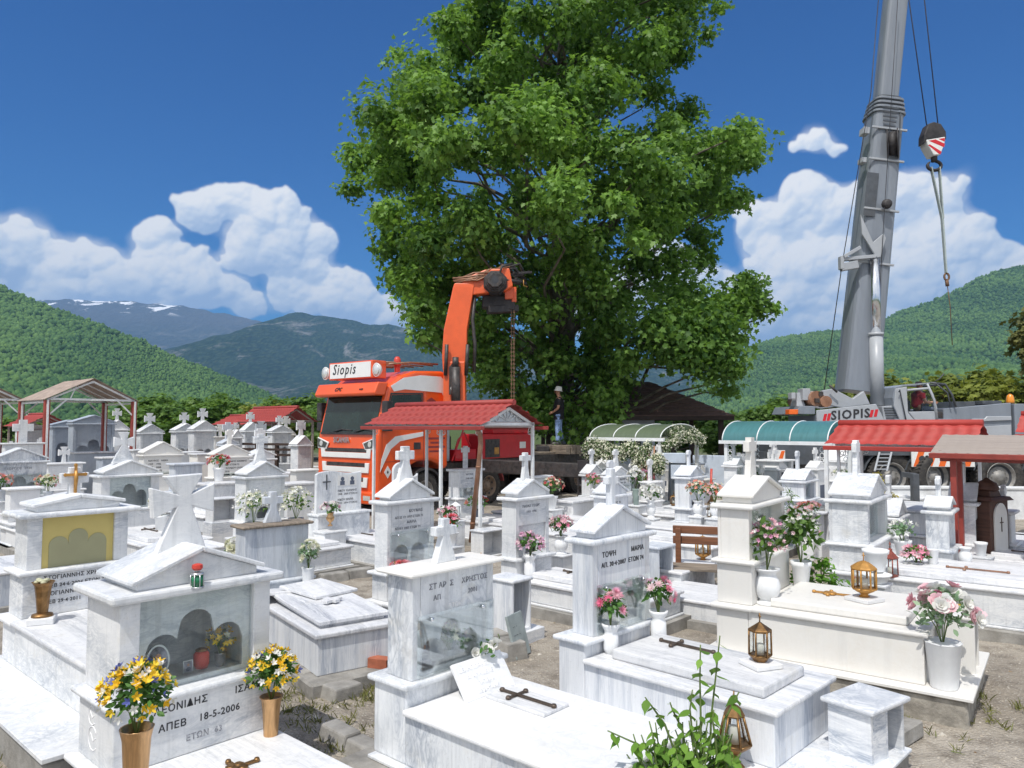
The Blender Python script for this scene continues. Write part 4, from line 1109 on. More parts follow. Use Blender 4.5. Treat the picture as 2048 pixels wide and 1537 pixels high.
grave('white grave behind the flared cross with big triangular cross and three dark arches', 203, 957, 13.0, .98, .40, .83, .45, 1.9, mar='white', yl=.06, yr=.06, front='arch', na=3, pw=.14, rec=.06, ped=(.05, .17), pedw=.88, cross=('pattee', .55, .34, .12, .1, .40, .38, -.06), slab=.07, orn=(.6, .5, .5, .2, 'dkbronze'))
grave('white grave cut by the left edge of the view with low gable and triple arch', -14, 929, 15.0, .95, .3, .86, .5, 1.8, mar='grey', front='text', na=3, zt=1.28, arch_h=.38, pw=.08, ped=(.05, .19), pedw=.95, cross=None, slab=.06, txt=[('ΓΕΩΡΓΙΟΣ  1934', .06, .2, 1.40, 't', 'fadedink')])
g_lily = grave('white grave flanked by two vases of white lilies, stepped cross above', 492, 960, 12.5, .72, .36, .70, .42, 1.8, mar='white', front='text', na=1, zt=.95, arch_h=.2, pw=.08, ped=(.05, .17), pedw=.88, cross=('latin', .52, .26, .11, .26, .26), slab=.06, glass_on=False)
grave('pinkish inscribed grave with low gable left of the white lilies', 428, 918, 18.0, .92, .3, 1.05, .5, 1.8, mar='beige', front='text', na=2, zt=1.12, arch_h=.4, pw=.07, ped=(.06, .2), pedw=.95, cross=('latin', .42, .2, .1), slab=.06, txt=[('ΑΝΑΣΤΑΣΙΑΔΗΣ ΙΩΑΝΝΗΣ', .055, .1, 1.40, 't'), ('1931 - 2003 ΕΤΩΝ 72', .055, .1, 1.32, 't'), ('ΑΝΑΣΤΑΣΙΑΔΟΥ ΕΛΕΝΗ', .055, .1, 1.24, 't'), ('1935 - 2010', .055, .1, 1.16, 't')])
grave('pinkish inscribed grave with gable and lilac flowers in front', 288, 914, 18.0, .90, .3, 1.1, .5, 1.8, mar='beige', front='text', na=1, zt=1.14, arch_h=.4, pw=.07, ped=(.06, .22), pedw=.95, cross=None, slab=.06, txt=[('ΜΑΥΡΟΣ   ΑΝΝΑ', .055, .1, 1.42, 't'), ('1929    1933', .055, .1, 1.34, 't'), ('1999    2008', .055, .1, 1.26, 't'), ('ΕΤΩΝ 70  75', .055, .1, 1.18, 't')])
grave('white grave with dark glass before the wheel of the truck rear axle', 917, 944, 15.0, .68, .28, .85, .45, 1.7, mar='white', front='text', na=1, zt=1.02, arch_h=.35, pw=.06, ped=None, cross=('latin', .46, .2, .1, 0, 0), slab=.06, lido=.045, txt=[('ΧΑΤΖΗΣ', .05, .2, 1.29, 't', 'fadedink'), ('1940 2009', .045, .2, 1.21, 't', 'fadedink')])
grave('white grave with small gable right behind the black truck stabiliser leg', 1210, 998, 13.0, .72, .24, .75, .42, 2.0, mar='streak', yl=.05, yr=.08, front='text', na=1, zt=.84, arch_h=.2, pw=.06, ped=(.05, .16), pedw=.9, cross=('latin', .42, .18, .1), slab=.07, glass_on=False, txt=[('ΖΗΣΗΣ   ΙΩ.', .045, .22, .93, 't', 'fadedink')])
grave('white grave with a portrait plate and footed cross left of the jasmine canopy post', 1222, 958, 16.5, .78, .26, .8, .45, 1.8, mar='white', front='text', na=2, zt=.95, arch_h=.3, pw=.06, ped=(.04, .14), pedw=.8, cross=('latin', .44, .2, .09, .26, .22), slab=.06, lido=.05, txt=[('ΠΕΤΡΟΥ ΝΙΚ.', .05, .35, 1.07, 't', 'fadedink'), ('1938 - 2001', .045, .35, 1.0, 't', 'fadedink')])
grave('slim white grave with gable behind the wooden bench, orange flowers before it', 1378, 960, 14.5, .70, .30, .70, .45, 1.8, rot=R(-38), mar='streak', front='text', na=1, zt=.85, arch_h=.2, pw=.06, ped=(.04, .14), pedw=.85, cross=('latin', .36, .13, .07), slab=.06, glass_on=False)
grave('slender white monument with a finial at the left post of the teal canopy', 1472, 936, 17.5, .46, .3, .82, .5, 1.6, mar='white', front='arch', na=1, pw=.06, ped=(.04, .14), pedw=.8, cross=('pattee', .5, .22, .1), slab=.05)
g_teal = grave('bluish white grave with engraved cross under the teal canopy', 1558, 925, 19.0, .92, .62, .62, .40, 1.9, mar='whiteh', front='arch', na=1, pw=.16, rec=.1, ped=None, cross=('pattee', .62, .34, .14), slab=.05)
grave('white grave with small cross and curved gable in front of the teal canopy right post', 1608, 968, 14.5, .80, .42, .86, .52, 1.7, rot=R(-37), mar='streak', front='arch', na=2, pw=.12, rec=.10, ped=(.03, .15), pedw=.85, cross=('latin', .42, .16, .09), slab=.06, txt=[('1936 ΣΑΒΒΑΣ 2004', .045, .12, .76, 'b', 'ink'), ('1941 ΟΛΓΑ 2012', .045, .12, .69, 'b', 'ink'), ('ΕΤΩΝ 68 71', .045, .12, .62, 'b', 'ink')])
grave('white grave under the left end of the red tile canopy with white flowers', 1690, 926, 19.5, .80, .5, .85, .5, 1.7, mar='whiteh', front='arch', na=2, pw=.10, rec=.08, ped=(.03, .22), pedw=.85, cross=None, slab=.06)
grave('small inscribed grave with slim cross right of the tall glass cabinet', 1795, 1043, 10.8, .66, .30, .72, .45, 1.7, rot=R(-37), mar='white', front='text', na=1, zt=.78, arch_h=.15, pw=.05, ped=(.04, .18), pedw=.9, cross=('latin', .40, .16, .11), slab=.06, glass_on=False, txt=[('ΛΑΖΑΡΟΥ', .05, .12, .92, 't', 'ink'), ('1939 - 2005', .045, .1, .85, 't', 'ink'), ('ΕΤΩΝ 66', .045, .12, .78, 't', 'ink')])
grave('grey veined slim grave with stepped cross left of the red canopy posts', 1897, 1031, 9.6, .58, .26, .72, .50, 2.2, rot=R(-37), mar='grey', yl=.05, yr=.05, front='text', na=1, zt=1.02, arch_h=.2, pw=.04, ped=(.05, .09), pedw=.85, cross=('latin', .32, .17, .075, 0, 0), slab=.06, glass_on=False)
grave('white grave with glass front between the dark red canopy posts', 1950, 1013, 10.5, .60, .30, .65, .48, 2.2, rot=R(-37), mar='white', yl=.05, yr=.1, front='text', na=1, zt=.98, arch_h=.28, pw=.04, ped=(.05, .18), pedw=.88, cross=('latin', .34, .15, .10), slab=.07, orn=(.4, .3, .5, .16, 'dkbronze'))
# ---- far rows on the left
FARG = [
 ('white grave with tall equal armed cross left of the open shed post', 10, 890, 20, .9, .3, 0, ('latin', .62, .5, .2, 0, 0), 'white'),
 ('whitewashed tomb with pale gable far left under the neighbouring shed', 36, 862, 33, 1.0, .4, (.05, .3), ('pattee', .42, .28, .12), 'white'),
 ('grey blue twin arched tomb standing left inside the open shed', 106, 856, 27, 1.15, .5, (.05, .16), None, 'dusk'),
 ('tall blue grey tomb with triple arch under the open shed', 147, 850, 26, 1.35, .5, (.05, .22), None, 'dusk'),
 ('low white grave with small flared cross in front of the shed', 96, 931, 17, .72, .25, None, ('pattee', .36, .24, .1), 'whiteh'),
 ('ornate white grave with scrolled top just right of the shed', 216, 862, 29, .75, .3, (.05, .3), ('pattee', .5, .34, .14), 'whiteh'),
 ('white gabled grave right of the shed post with broad cross', 281, 869, 27, .80, .4, (.05, .24), ('pattee', .46, .38, .16), 'white'),
 ('left one of two paired white tombs with crosses below the leafy trees', 352, 866, 26, .75, .4, (.05, .2), ('pattee', .44, .32, .14), 'white'),
 ('right one of two paired white tombs with crosses below the leafy trees', 388, 864, 24.5, .76, .4, (.05, .24), ('pattee', .46, .34, .14), 'white'),
 ('weathered low grave with pale flowers between paired tombs and red canopy', 430, 876, 25, .5, .3, None, ('pattee', .4, .3, .14), 'beige'),
 ('grey stepped cross grave before the small red canopy', 446, 893, 22, .45, .3, (.04, .1), ('latin', .55, .34, .16), 'old'),
 ('little white grave with slim gable under the left red canopy', 466, 878, 26, .34, .3, (.04, .2), ('pattee', .3, .24, .1), 'whiteh'),
 ('white gabled grave with flared cross in the middle under the red canopy', 490, 865, 28, .62, .35, (.04, .26), ('pattee', .44, .32, .14), 'white'),
 ('grey cross grave beside the dark timber fence', 516, 876, 27, .40, .3, None, ('pattee', .55, .42, .2), 'old'),
 ('wide white grave under the gable end of the red double canopy', 545, 867, 28, .80, .4, (.04, .18), ('pattee', .42, .28, .12), 'white'),
 ('cream grave half hidden by the red canopy post', 566, 872, 29, .50, .4, (.04, .2), ('pattee', .5, .36, .16), 'beige'),
 ('white grave with cross peeking out left of the truck grille', 596, 894, 22, .45, .4, (.05, .2), ('pattee', .5, .3, .16), 'white'),
 ('low grave with lettered panel left of the truck bumper', 592, 944, 17, .52, .25, None, None, 'beige'),
 ('stepped cross tomb with a tiled roof left of the truck', 505, 922, 19, .62, .4, (.08, .12), ('latin', .60, .30, .16), 'white'),
 ('plain grey grave box left of the pink flowers', 350, 932, 16.5, .62, .3, None, None, 'old'),
 ('small white grave at the left rim behind the peach flowers', 20, 982, 14, .5, .3, None, None, 'whiteh'),
]
for (lab, px, py, Y, w, d, ped, cr, mar) in FARG:
 grave(lab, px, py, Y, w, d, min(.85, D(px, py, Y).z * .6), .42, 1.5, mar=mar, yl=.05, yr=.05, front='arch' if 'arch' in lab or 'gabl' in lab or 'paired' in lab else 'solid', na=3 if 'triple' in lab else 2, pw=.09, ped=ped or None, cross=cr, slab=.05, glass_on=False, apron=0)
# ---- far rows on the right
FARR = [
 ('white cross grave right behind the stabiliser leg, hidden at its base', 1180, 954, 17.5, .5, .25, (.04, .16), ('latin', .42, .2, .09), 'white'),
 ('grave with slim latin cross in front of the jasmine trunk', 1300, 968, 17, .45, .25, None, ('latin', .5, .2, .1), 'whiteh'),
 ('low white grave behind the slim gable grave near the folded swing frame', 1400, 985, 17.5, .5, .3, None, ('latin', .46, .2, .1), 'whiteh'),
 ('plain white grave wall under the red tile canopy next to the golden shrub', 1640, 955, 20.5, .75, .3, None, ('latin', .5, .2, .1), 'stone'),
 ('flat grey grave top before the crane outrigger foot', 1860, 1028, 13, 1.0, .4, None, None, 'old'),
 ('thin white cross grave at the right edge behind the arched shrine', 2022, 1030, 10.8, .34, .2, None, ('latin', .36, .2, .085), 'whiteh'),
 ('cross topped grave between the red canopy posts near the stone wall', 1935, 1000, 13.2, .5, .3, None, ('latin', .4, .18, .1), 'whiteh'),
 ('scripted pale grave stone beside the truck red side panel', 1062, 958, 15.6, .62, .1, None, None, 'stone'),
]
for (lab, px, py, Y, w, d, ped, cr, mar) in FARR:
 grave(lab, px, py, Y, w, d, min(.7, D(px, py, Y).z * .6), .40, 1.5, mar=mar if mar in MT else 'white', yl=.05, yr=.05, front='solid', ped=ped or None, cross=cr, slab=.05, glass_on=False, apron=0)
# ---- low grave with broken loose slabs, in front centre left
def broken_grave():
 p = D(638, 1262, 6.6)
 root = thing('grave', 'grave with dark striped marble cover and displaced broken plates left of the front centre', 'grave', (p.x, p.y, 0), R(-42 - 12), GG)
 Lg, w = 1.75, .80
 b = MB(); b.box(-Lg - .1, .14, -.12, w + .14, -.05, .12); b.build('plinth', MT['concrete'], root, .02, 1)
 b = MB(); b.box(-Lg, -.03, .0, w, .121, .44); b.build('grave_box', MT['streak'], root, .008, 2)
 b = MB(); b.box(-Lg - .03, .0, -.03, w + .03, .4405, .485); b.build('top_ledge', MT['oldslab'], root, .012, 2)
 b = MB(); M = Matrix.Translation((-Lg * .5 + .1, w / 2, .53)) @ Matrix.Rotation(R(1.2), 4, 'Y')
 b.box(-.70, .62, -.34, .36, 0, .035, M); b.box(-.66, .58, -.30, .32, -.045, -.001, M); b.build('cover_slab', MT['oldslab'], root, .006, 1)
 b = MB()
 b.box(-.34, .30, -.26, .26, 0, .03, Matrix.Translation((-1.25, .50, .585)) @ Matrix.Rotation(R(14), 4, 'Z') @ Matrix.Rotation(R(2.0), 4, 'Y')); b.build('loose_plate', MT['slab'], root, .005, 1)
 b = MB()
 b.box(-.30, .30, -.20, .20, 0, .03, Matrix.Translation((-1.62, .20, .53)) @ Matrix.Rotation(R(-8), 4, 'Z') @ Matrix.Rotation(R(-8), 4, 'Y')); b.build('loose_plate', MT['slab'], root, .005, 1)
 b = MB(); M = Matrix.Translation((-.72, .42, .578)) @ Matrix.Rotation(R(24), 4, 'Z')
 b.box(-.10, .07, -.032, .032, 0, .03, M); b.box(-.035, .03, -.11, .11, 0.0005, .0295, M); b.build('broken_cross', MT['slab'], root, .003, 1)
 b = MB(); b.box(-.06, .06, -.05, .05, 0, .16, Matrix.Translation((-1.42, -.03, .487)) @ Matrix.Rotation(R(20), 4, 'X')); b.build('loose_block', MT['white'], root, .004, 1)
broken_grave()
# ---- curved headstones
def stele(label, px, pytop, pybot, Y, w, poly, rot=ROT, mar='grey', t=.06, photos=True, lines=(), base=True, zb=None):
 pb = D(px, pybot, Y); zt = D(px, pytop, Y).z; z0 = pb.z
 root = thing('headstone', label, 'headstone', (pb.x, pb.y, 0), rot, 'upright headstones')
 h = zt - z0
 b = MB(); b.prism([(y * w, z0 + z * h) for y, z in poly], -t, 0, 'yz'); b.build('slab', MT[mar], root, .006, 1)
 b = MB(); b.box(-t - .06, .16, -.07, w + .07, -.05, z0 - .041); b.build('foundation', MT[mar], root, .01, 1)
 b = MB(); b.box(-t - .08, .20, -.09, w + .09, z0 - .04, z0 + .001); b.build('step', MT[mar], root, .01, 1)
 if photos:
  for k in range(photos if isinstance(photos, int) and not isinstance(photos, bool) else 2):
   y0 = w * (.46 + .22 * k); b = MB(); b.box(.001, .006, y0, y0 + w * .2, z0 + h * .62, z0 + h * .88)
   pf = b.build('portrait', MT['photow'], root)
   b = MB(); b.lathe([(w * .035, .0), (w * .04, .003)], 12, M=Matrix.Translation((.0065, y0 + w * .1, z0 + h * .79)) @ Matrix.Rotation(PI / 2, 4, 'Y'))
   b.box(.0065, .0085, y0 + w * .05, y0 + w * .15, z0 + h * .64, z0 + h * .74); b.build('figure', MT['shade'], pf)
 b = MB()
 zc = z0 + h * .74
 b.box(.001, .012, w * .205, w * .225, z0 + h * .55, z0 + h * .92); b.box(.0012, .0118, w * .13, w * .30, zc - .008, zc + .012)
 b.build('metal_cross', MT['dkgrey'], root)
 for (s_, sz, yy, zz) in lines:
  text('inscription', root, s_, sz, MT['ink'], Matrix.Translation((.0015, yy * w, z0 + zz * h)) @ M_FRONT, depth=.001)
 return root
wave = [(0, 0), (1, 0), (1, .955)] + [(1 - k / 14, .955 + .035 * math.sin(PI * 2 * k / 14) * (-1) + .012 * math.sin(PI * k / 14)) for k in range(1, 14)] + [(0, .93)]
stele('wavy topped white headstone with two portraits and name lines in front of the truck bumper', 632, 944, 1028, 12.6, .92, wave, photos=2, lines=[('ΝΙΚΟΥ ΙΩΑΝΝΗΣ', .05, .46, .48), ('1928 - 2009 ΕΤΩΝ 81', .045, .46, .40), ('ΝΙΚΟΥ ΜΑΡΙΑ', .05, .46, .26), ('1932 - 2014 ΕΤΩΝ 82', .045, .46, .18)])
curve = [(0, 0), (1, 0), (1, .70)] + [(.72 + .28 * math.cos(q), .70 - .0 + .10 * math.sin(q) * -1 + .0) for q in [0.3, .8, 1.3]] + [(.58, .80)] + [(.32 + .32 * math.cos(PI * k / 10), .80 + .2 * math.sin(PI * k / 10)) for k in range(1, 11)]
stele('curved white headstone behind the stepped cross near the truck front wheel', 787, 926, 1005, 14.2, .60, curve, photos=1)
def bed(label, px, py, z, L, w, rot=ROT, mar='white', orn=True, h0=.02):
 p = G(px, py, z)
 root = thing('grave_bed', label, 'grave', (p.x, p.y, 0), rot, 'low marble grave beds')
 b = MB(); b.box(0, L, 0, w, h0, z - .041); b.build('grave_box', MT[mar], root, .01, 1)
 b = MB(); b.box(-.03, L + .03, -.03, w + .03, z - .04, z); b.build('top_ledge', MT['slab'], root, .012, 1)
 b = MB(); b.box(-.12, L + .1, -.1, w + .1, -.04, h0 + .06); b.build('plinth', MT['concrete'], root)
 if orn:
  b = MB(); metal_cross(b, .5, .18); o = b.build('metal_cross', MT['dkbronze'], root); o.location = (L * .2, w * .5, z + .002)
 return root
bed('low white grave bed with dark metal cross in front of the wavy headstone', 640, 1068, .42, 1.7, .95)
bed('bluish low grave bed beside the leaning brown canopy pipe', 985, 1022, .50, 1.2, 1.0, mar='dusk', orn=False)
bed('white stepped grave bed between the pale pink vase and the stabiliser leg', 1060, 1062, .48, 1.6, .8, orn=False)
bed('pale grave bed left of the wooden bench', 1262, 1130, .42, .75, .9, mar='grey', orn=False)
bed('white grave bed behind the wooden bench with small pots', 1268, 1050, .50, 2.0, .8, orn=False)
bed('grave bed with wide flat ledge under the golden lantern behind the cream grave', 1290, 1185, .30, 1.6, .9, rot=R(-38), orn=False)
bed('stepped white bed with dark cross at the right edge below the arched shrine', 1990, 1090, .55, 2.0, .8)
bed('low stone bed right of the small cypress', 1640, 1060, .35, 1.4, .9, mar='white', orn=False)
bed('wide marble bed at left with white pot beside the round lantern', 255, 1082, .42, 1.6, .9, orn=True)
bed('old low grave bed at the left edge below the peach flowers', -60, 1120, .5, 1.3, .8, mar='old', orn=False)
def to_loc(g, p):
 M = Matrix.Translation(g.location) @ Matrix.Rotation(g.rotation_euler.z, 4, 'Z')
 return M.inverted() @ Vector(p)
def plaque():
 a = to_loc(g_chr, G(1050, 1405, .505))
 b = MB(); b.box(a.x - .24, a.x + .26, a.y - .12, a.y + .13, .506, .528); o = b.build('plaque', MT['slab'], g_chr, .004, 1)
 b = MB(); metal_cross(b, .44, .17, .016, .02); c_ = b.build('metal_cross', MT['dkbronze'], o); c_.location = (a.x - .20, a.y, .529)
plaque()
for i, (lab, px, py, Y, w_, h_, mt) in enumerate([
   ('small pale stone box left of the big cross by the shed post', 6, 925, 19, .5, .5, 'white'), ('blue grey wide tomb base under the shed', 150, 905, 23, 1.5, .75, 'dusk'),
   ('dark blue grey low block right of the shed tomb base', 205, 915, 22, 1.0, .6, 'dusk'), ('white low box in front of the leftmost light tree', 345, 905, 22, .9, .7, 'whiteh'),
   ('long pale low tomb base below the paired tombs', 395, 908, 21, 1.1, .62, 'beige'), ('white low block behind the red vase flowers', 470, 930, 18.5, .7, .62, 'white'),
   ('low white block under the broad cross tomb', 268, 900, 22, .9, .7, 'whiteh'), ('grey low block behind the flared cross, right side', 412, 968, 16, .8, .55, 'grey'),
   ('low white block behind the white lilies at their right', 575, 968, 16, .7, .5, 'white'), ('pale low block below the timber fence', 540, 948, 18, .8, .6, 'beige'),
   ('white step block behind the pink vase row in the centre', 1145, 1003, 15.5, .9, .5, 'whiteh'), ('low marble block left of the jasmine stems', 1238, 1000, 17, .8, .45, 'white'),
   ('low bed of planks and stone right of the small bronze lantern', 1395, 1018, 16.5, 1.2, .4, 'oldwood'), ('white low block below the wreaths', 1500, 985, 17, 1.2, .6, 'whiteh'),
   ('white low block right of the golden shrub', 1830, 1015, 15.5, 1.3, .42, 'beige'), ('low white block behind the pots at the right edge', 1990, 1050, 12.4, .9, .5, 'white')]):
 p_ = D(px, py, Y); r_ = thing('stone_box', lab, 'stone box', (p_.x, p_.y, 0), ROT, 'low stone boxes between the graves')
 zt_ = max(.3, p_.z)
 b = MB(); b.box(-.5, .0, 0, w_, -.05, zt_ - .05); b.build('block', MT[mt], r_, .01, 1)
 b = MB(); b.box(-.54, .04, -.04, w_ + .04, zt_ - .0495, zt_); b.build('top_plate', MT['slab' if mt != 'oldwood' else mt], r_, .01, 1)
def small_far():
 r = random.Random(12); made = None
 spots = []
 for k in range(22): spots.append((r.uniform(200, 600), r.uniform(30, 37)))
 for k in range(7): spots.append((r.uniform(-20, 210), r.uniform(28, 34)))
 for k in range(14): spots.append((r.uniform(1180, 1460), r.uniform(19, 22)))
 for k in range(9): spots.append((r.uniform(1480, 1680), r.uniform(18.6, 20.5)))
 kinds = []
 for kd in range(3):
  root = thing('grave', 'x', 'grave', (0, 0, 0), ROT, GG)
  h = (1.15, 1.35, 1.0)[kd]; w = (.62, .75, .55)[kd]; m = MT[('white', 'whiteh', 'beige')[kd]]
  b = MB(); b.box(-.35, .0, 0, w, .5, h); b.build('cabinet', m, root, .01, 1)
  b = MB(); b.box(-.45, 1.3, -.08, w + .08, -.05, .45); b.box(-.47, .05, -.10, w + .1, .451, .499); b.build('grave_box', m, root, .01, 1)
  b = MB(); b.box(-.40, .05, -.05, w + .05, h + .001, h + .045); b.build('lid', m, root, .01, 1)
  if kd < 2: b = MB(); b.prism([(.02, h + .046), (w - .02, h + .046), (w - .02, h + .09), (w / 2, h + .24), (.02, h + .09)], -.33, -.02, 'yz'); b.build('pediment', m, root, .008, 1)
  b = MB(); b.prism([(y + w / 2, z + h + (.2 if kd < 2 else .04)) for y, z in cross_poly('pattee' if kd != 1 else 'latin', .38, .26, .10)], -.22, -.16, 'yz'); b.build('cross', m, root)
  b = MB(); b.box(.001, .004, w * .2, w * .8, .58, h * .72); b.build('dark_glass', MT['shade'], root)
  kinds.append([root, True])
 lab = ('small white gabled grave with equal armed cross in the crowded far rows', 'small white gabled grave with slim cross in the crowded far rows', 'small cream flat topped grave with cross in the crowded far rows')
 for i, (px, Y) in enumerate(spots):
  kd = i % 3; rt_, first = kinds[kd]
  o = rt_ if first else copy_tree(rt_); kinds[kd][1] = False
  p = D(px, 900, Y); o.location = (p.x, Y, -.15 + r.uniform(-.1, .1)); o.rotation_euler = (0, 0, ROT + r.uniform(-.06, .06)); tag(o, lab[kd], 'grave', 'small graves in the crowded far rows')
small_far()
# ================================================================ flowers, vases, lanterns, small things
def fix_normals_np(a): return norm(np.asarray(a, float))
def bouquet(root, z0, Rb, Hb, cols, n=40, bl=0.035, leafkey='flower', seed=1, leaves=170, leafsz=0.05, style='star', squash=0.9):
 """blossoms and leaves filling a ball above z0, as parts of root"""
 r = np.random.default_rng(seed)
 c = np.array([0, 0, z0 + Hb * .55])
 d = norm(r.normal(size=(leaves, 3))); d[:, 2] = np.where(d[:, 2] < -.55, -d[:, 2], d[:, 2])
 P = c + d * np.array([Rb, Rb, Hb * .5]) * (0.25 + 0.68 * r.random((leaves, 1)))
 me = leaf_cloud('leaves', P, d * .6 + r.normal(size=(leaves, 3)) * .6 + [0, 0, .4], r.uniform(leafsz * .7, leafsz * 1.3, leaves), r.random(leaves), OVAL_LEAF, .2, d + r.normal(size=(leaves, 3)) * .4, seed)
 link('leaves', me, LEAF[leafkey], root)
 st = MB(); rr = random.Random(seed)
 for k in range(7):
  a = rr.uniform(0, 6.28); q = rr.uniform(.2, .7) * Rb
  st.tube([(0, 0, z0 - .03), (q * .4 * math.cos(a), q * .4 * math.sin(a), z0 + Hb * .3), (q * math.cos(a), q * math.sin(a), z0 + Hb * .6)], .004, 4)
 st.build('stems', MT['twig'], root)
 tot = sum(w for _, w in cols)
 for ci, (cn, wgt) in enumerate(cols):
  m = max(1, int(n * wgt / tot))
  d = norm(r.normal(size=(m, 3)) + np.array([0, 0, .35])); d[:, 2] = np.where(d[:, 2] < -.35, -d[:, 2], d[:, 2])
  ctr = c + d * np.array([Rb, Rb, Hb * .5]) * (0.80 + 0.28 * r.random((m, 1)))
  Ps, Ns, Ts, Ss = [], [], [], []
  layers = {'star': [(5, .55, 1.0)], 'rose': [(5, 1.1, .62), (6, .75, .85), (6, .35, 1.0)], 'mum': [(12, .9, .7), (12, .45, .9), (10, .15, 1.0)], 'bell': [(6, .8, 1.0)]}[style]
  for i in range(m):
   z = norm(d[i:i + 1] + r.normal(size=(1, 3)) * .25)[0]
   ref = norm(np.cross(z, r.normal(size=3))[None])[0]; bi = np.cross(z, ref)
   for (np_, lift, sz) in layers:
    for k in range(np_):
     a = 2 * PI * k / np_ + lift * 3
     out = ref * math.cos(a) + bi * math.sin(a)
     Ps.append(ctr[i]); Ts.append(out * math.cos(lift * .9) + z * math.sin(lift * .9)); Ns.append(z * math.cos(lift * .9) - out * math.sin(lift * .9)); Ss.append(bl * sz * r.uniform(.85, 1.15))
  pw = {'star': [(0, 0), (.24, .45), (.15, .85), (0, 1), (-.15, .85), (-.24, .45)], 'rose': [(-.12, 0), (.12, 0), (.42, .5), (.34, .95), (0, 1.05), (-.34, .95), (-.42, .5)], 'mum': [(0, 0), (.11, .5), (0, 1), (-.11, .5)], 'bell': [(0, 0), (.26, .5), (.1, 1.0), (-.1, 1.0), (-.26, .5)]}[style]
  tint = np.repeat(r.random(m), len(Ps) // m)
  me = leaf_cloud('blossoms', Ps, Ns, np.array(Ss), tint + r.normal(0, .12, len(Ps)), pw, -.15, np.array(Ts), seed + ci)
  link('blossoms', me, PET[cn], root)
VP = {
 'cone': [(.030, 0), (.050, .004), (.052, .02), (.058, .30), (.064, .62), (.074, .90), (.086, .985), (.090, 1.0), (.080, .995), (.070, .93)],
 'cup': [(.055, 0), (.06, .02), (.075, .5), (.085, .94), (.092, 1.0), (.082, .99), (.075, .9)],
 'amphora': [(.075, 0), (.075, .05), (.058, .08), (.050, .13), (.066, .20), (.083, .36), (.088, .52), (.075, .70), (.058, .80), (.060, .88), (.082, .95), (.086, 1.0), (.070, .99), (.052, .85)],
 'pillar': [(.075, 0), (.078, .09), (.055, .13), (.052, .17), (.068, .21), (.072, .30), (.070, .66), (.058, .71), (.062, .80), (.085, .92), (.088, 1.0), (.074, .99), (.055, .82)],
 'pot': [(.060, 0), (.063, .02), (.085, .80), (.095, .84), (.098, 1.0), (.088, 1.0), (.082, .86)],
 'urn': [(.040, 0), (.042, .06), (.016, .18), (.018, .26), (.058, .42), (.072, .60), (.050, .78), (.046, .84), (.066, 1.0), (.058, .99), (.040, .84)],
 'bucket': [(.050, 0), (.052, .02), (.070, .97), (.074, 1.0), (.066, .99)],
}
def vase(label, pos, kind, h, r, mat, bq=None, rz=0.0, name='flower_vase', group='vases of flowers on the graves'):
 root = thing(name, label, 'vase' if name != 'plant_pot' else 'pot', pos, rz, group)
 prof = [(a * r / .088, z * h) for a, z in VP[kind]]
 b = MB()
 if kind in ('cone', 'bucket') and r > .05: # fluted sides
  n = 40; vs = []
  b.lathe(prof, 32)
  vs = [(v[0] * (1 + .018 * math.cos(12 * math.atan2(v[1], v[0]))), v[1] * (1 + .018 * math.cos(12 * math.atan2(v[1], v[0]))), v[2]) for v in b.v]; b.v = vs
 else: b.lathe(prof, 20)
 b.build('vase', MT[mat], root)
 if bq: bouquet(root, h * .96, **bq)
 return root
def in_cab(root_g, x, y, z):
 M = Matrix.Translation(root_g.location) @ Matrix.Rotation(root_g.rotation_euler.z, 4, 'Z')
 return M @ Vector((x, y, z))
Y_ = dict(cols=[('yellow', 6), ('white', 2), ('blue', 1)], n=130, bl=.030, leaves=520, leafsz=.038, leafkey='flower', style='star')
vase('copper coloured fluted vase with yellow flowers at the right end of the nearest grave front', in_cab(g_isaak, .14, .92, .251), 'cone', .29, .075, 'gold', dict(Rb=.165, Hb=.30, seed=11, **Y_))
p = D(274, 1455, 3.78); vase('copper coloured fluted vase with yellow flowers in front of the nearest grave inscription', (p.x, p.y, .25), 'cone', p.z - .25, .078, 'gold', dict(Rb=.165, Hb=.32, seed=12, **Y_))
PK = dict(cols=[('pink', 6), ('palepink', 3), ('lilac', 1)], n=13, bl=.05, leaves=120, leafsz=.055, style='mum')
p = G(1222, 1306, .496); vase('tall white marble vase with pink flowers at the left front of the name stone', p, 'pillar', .27, .075, 'porcelain', dict(Rb=.13, Hb=.26, seed=13, **PK))
p = in_cab(g_mar, .13, .73, .496); vase('white marble vase with pink flowers at the right of the grave with two pink vases', p, 'pillar', .28, .08, 'porcelain', dict(Rb=.13, Hb=.26, seed=14, **PK))
BG = dict(cols=[('palepink', 6), ('lilac', 3), ('white', 2)], n=60, bl=.034, leaves=120, leafsz=.075, style='bell', leafkey='bush')
p = G(1535, 1208, .642); vase('big bellied white vase with pale pink blossoms and broad leaves on the cream grave', p, 'amphora', .33, .12, 'plasticw', dict(Rb=.17, Hb=.44, seed=15, **BG))
p = G(1603, 1176, .642); vase('white goblet pot with white blossoms and leafy stems behind the cream grave slab', p, 'pot', .27, .095, 'plasticw', dict(Rb=.20, Hb=.52, seed=16, cols=[('white', 6), ('palepink', 2)], n=60, bl=.034, leaves=190, leafsz=.085, style='bell', leafkey='bush'))
p = G(1888, 1368, .25); vase('large white fluted flowerpot with pink roses at the foot of the cream grave', (p.x, p.y, .222), 'bucket', .36, .165, 'plasticw', dict(Rb=.23, Hb=.42, seed=17, cols=[('palepink', 4), ('pink', 1), ('white', 5)], n=34, bl=.065, leaves=330, leafsz=.05, style='rose', leafkey='palegreen'))
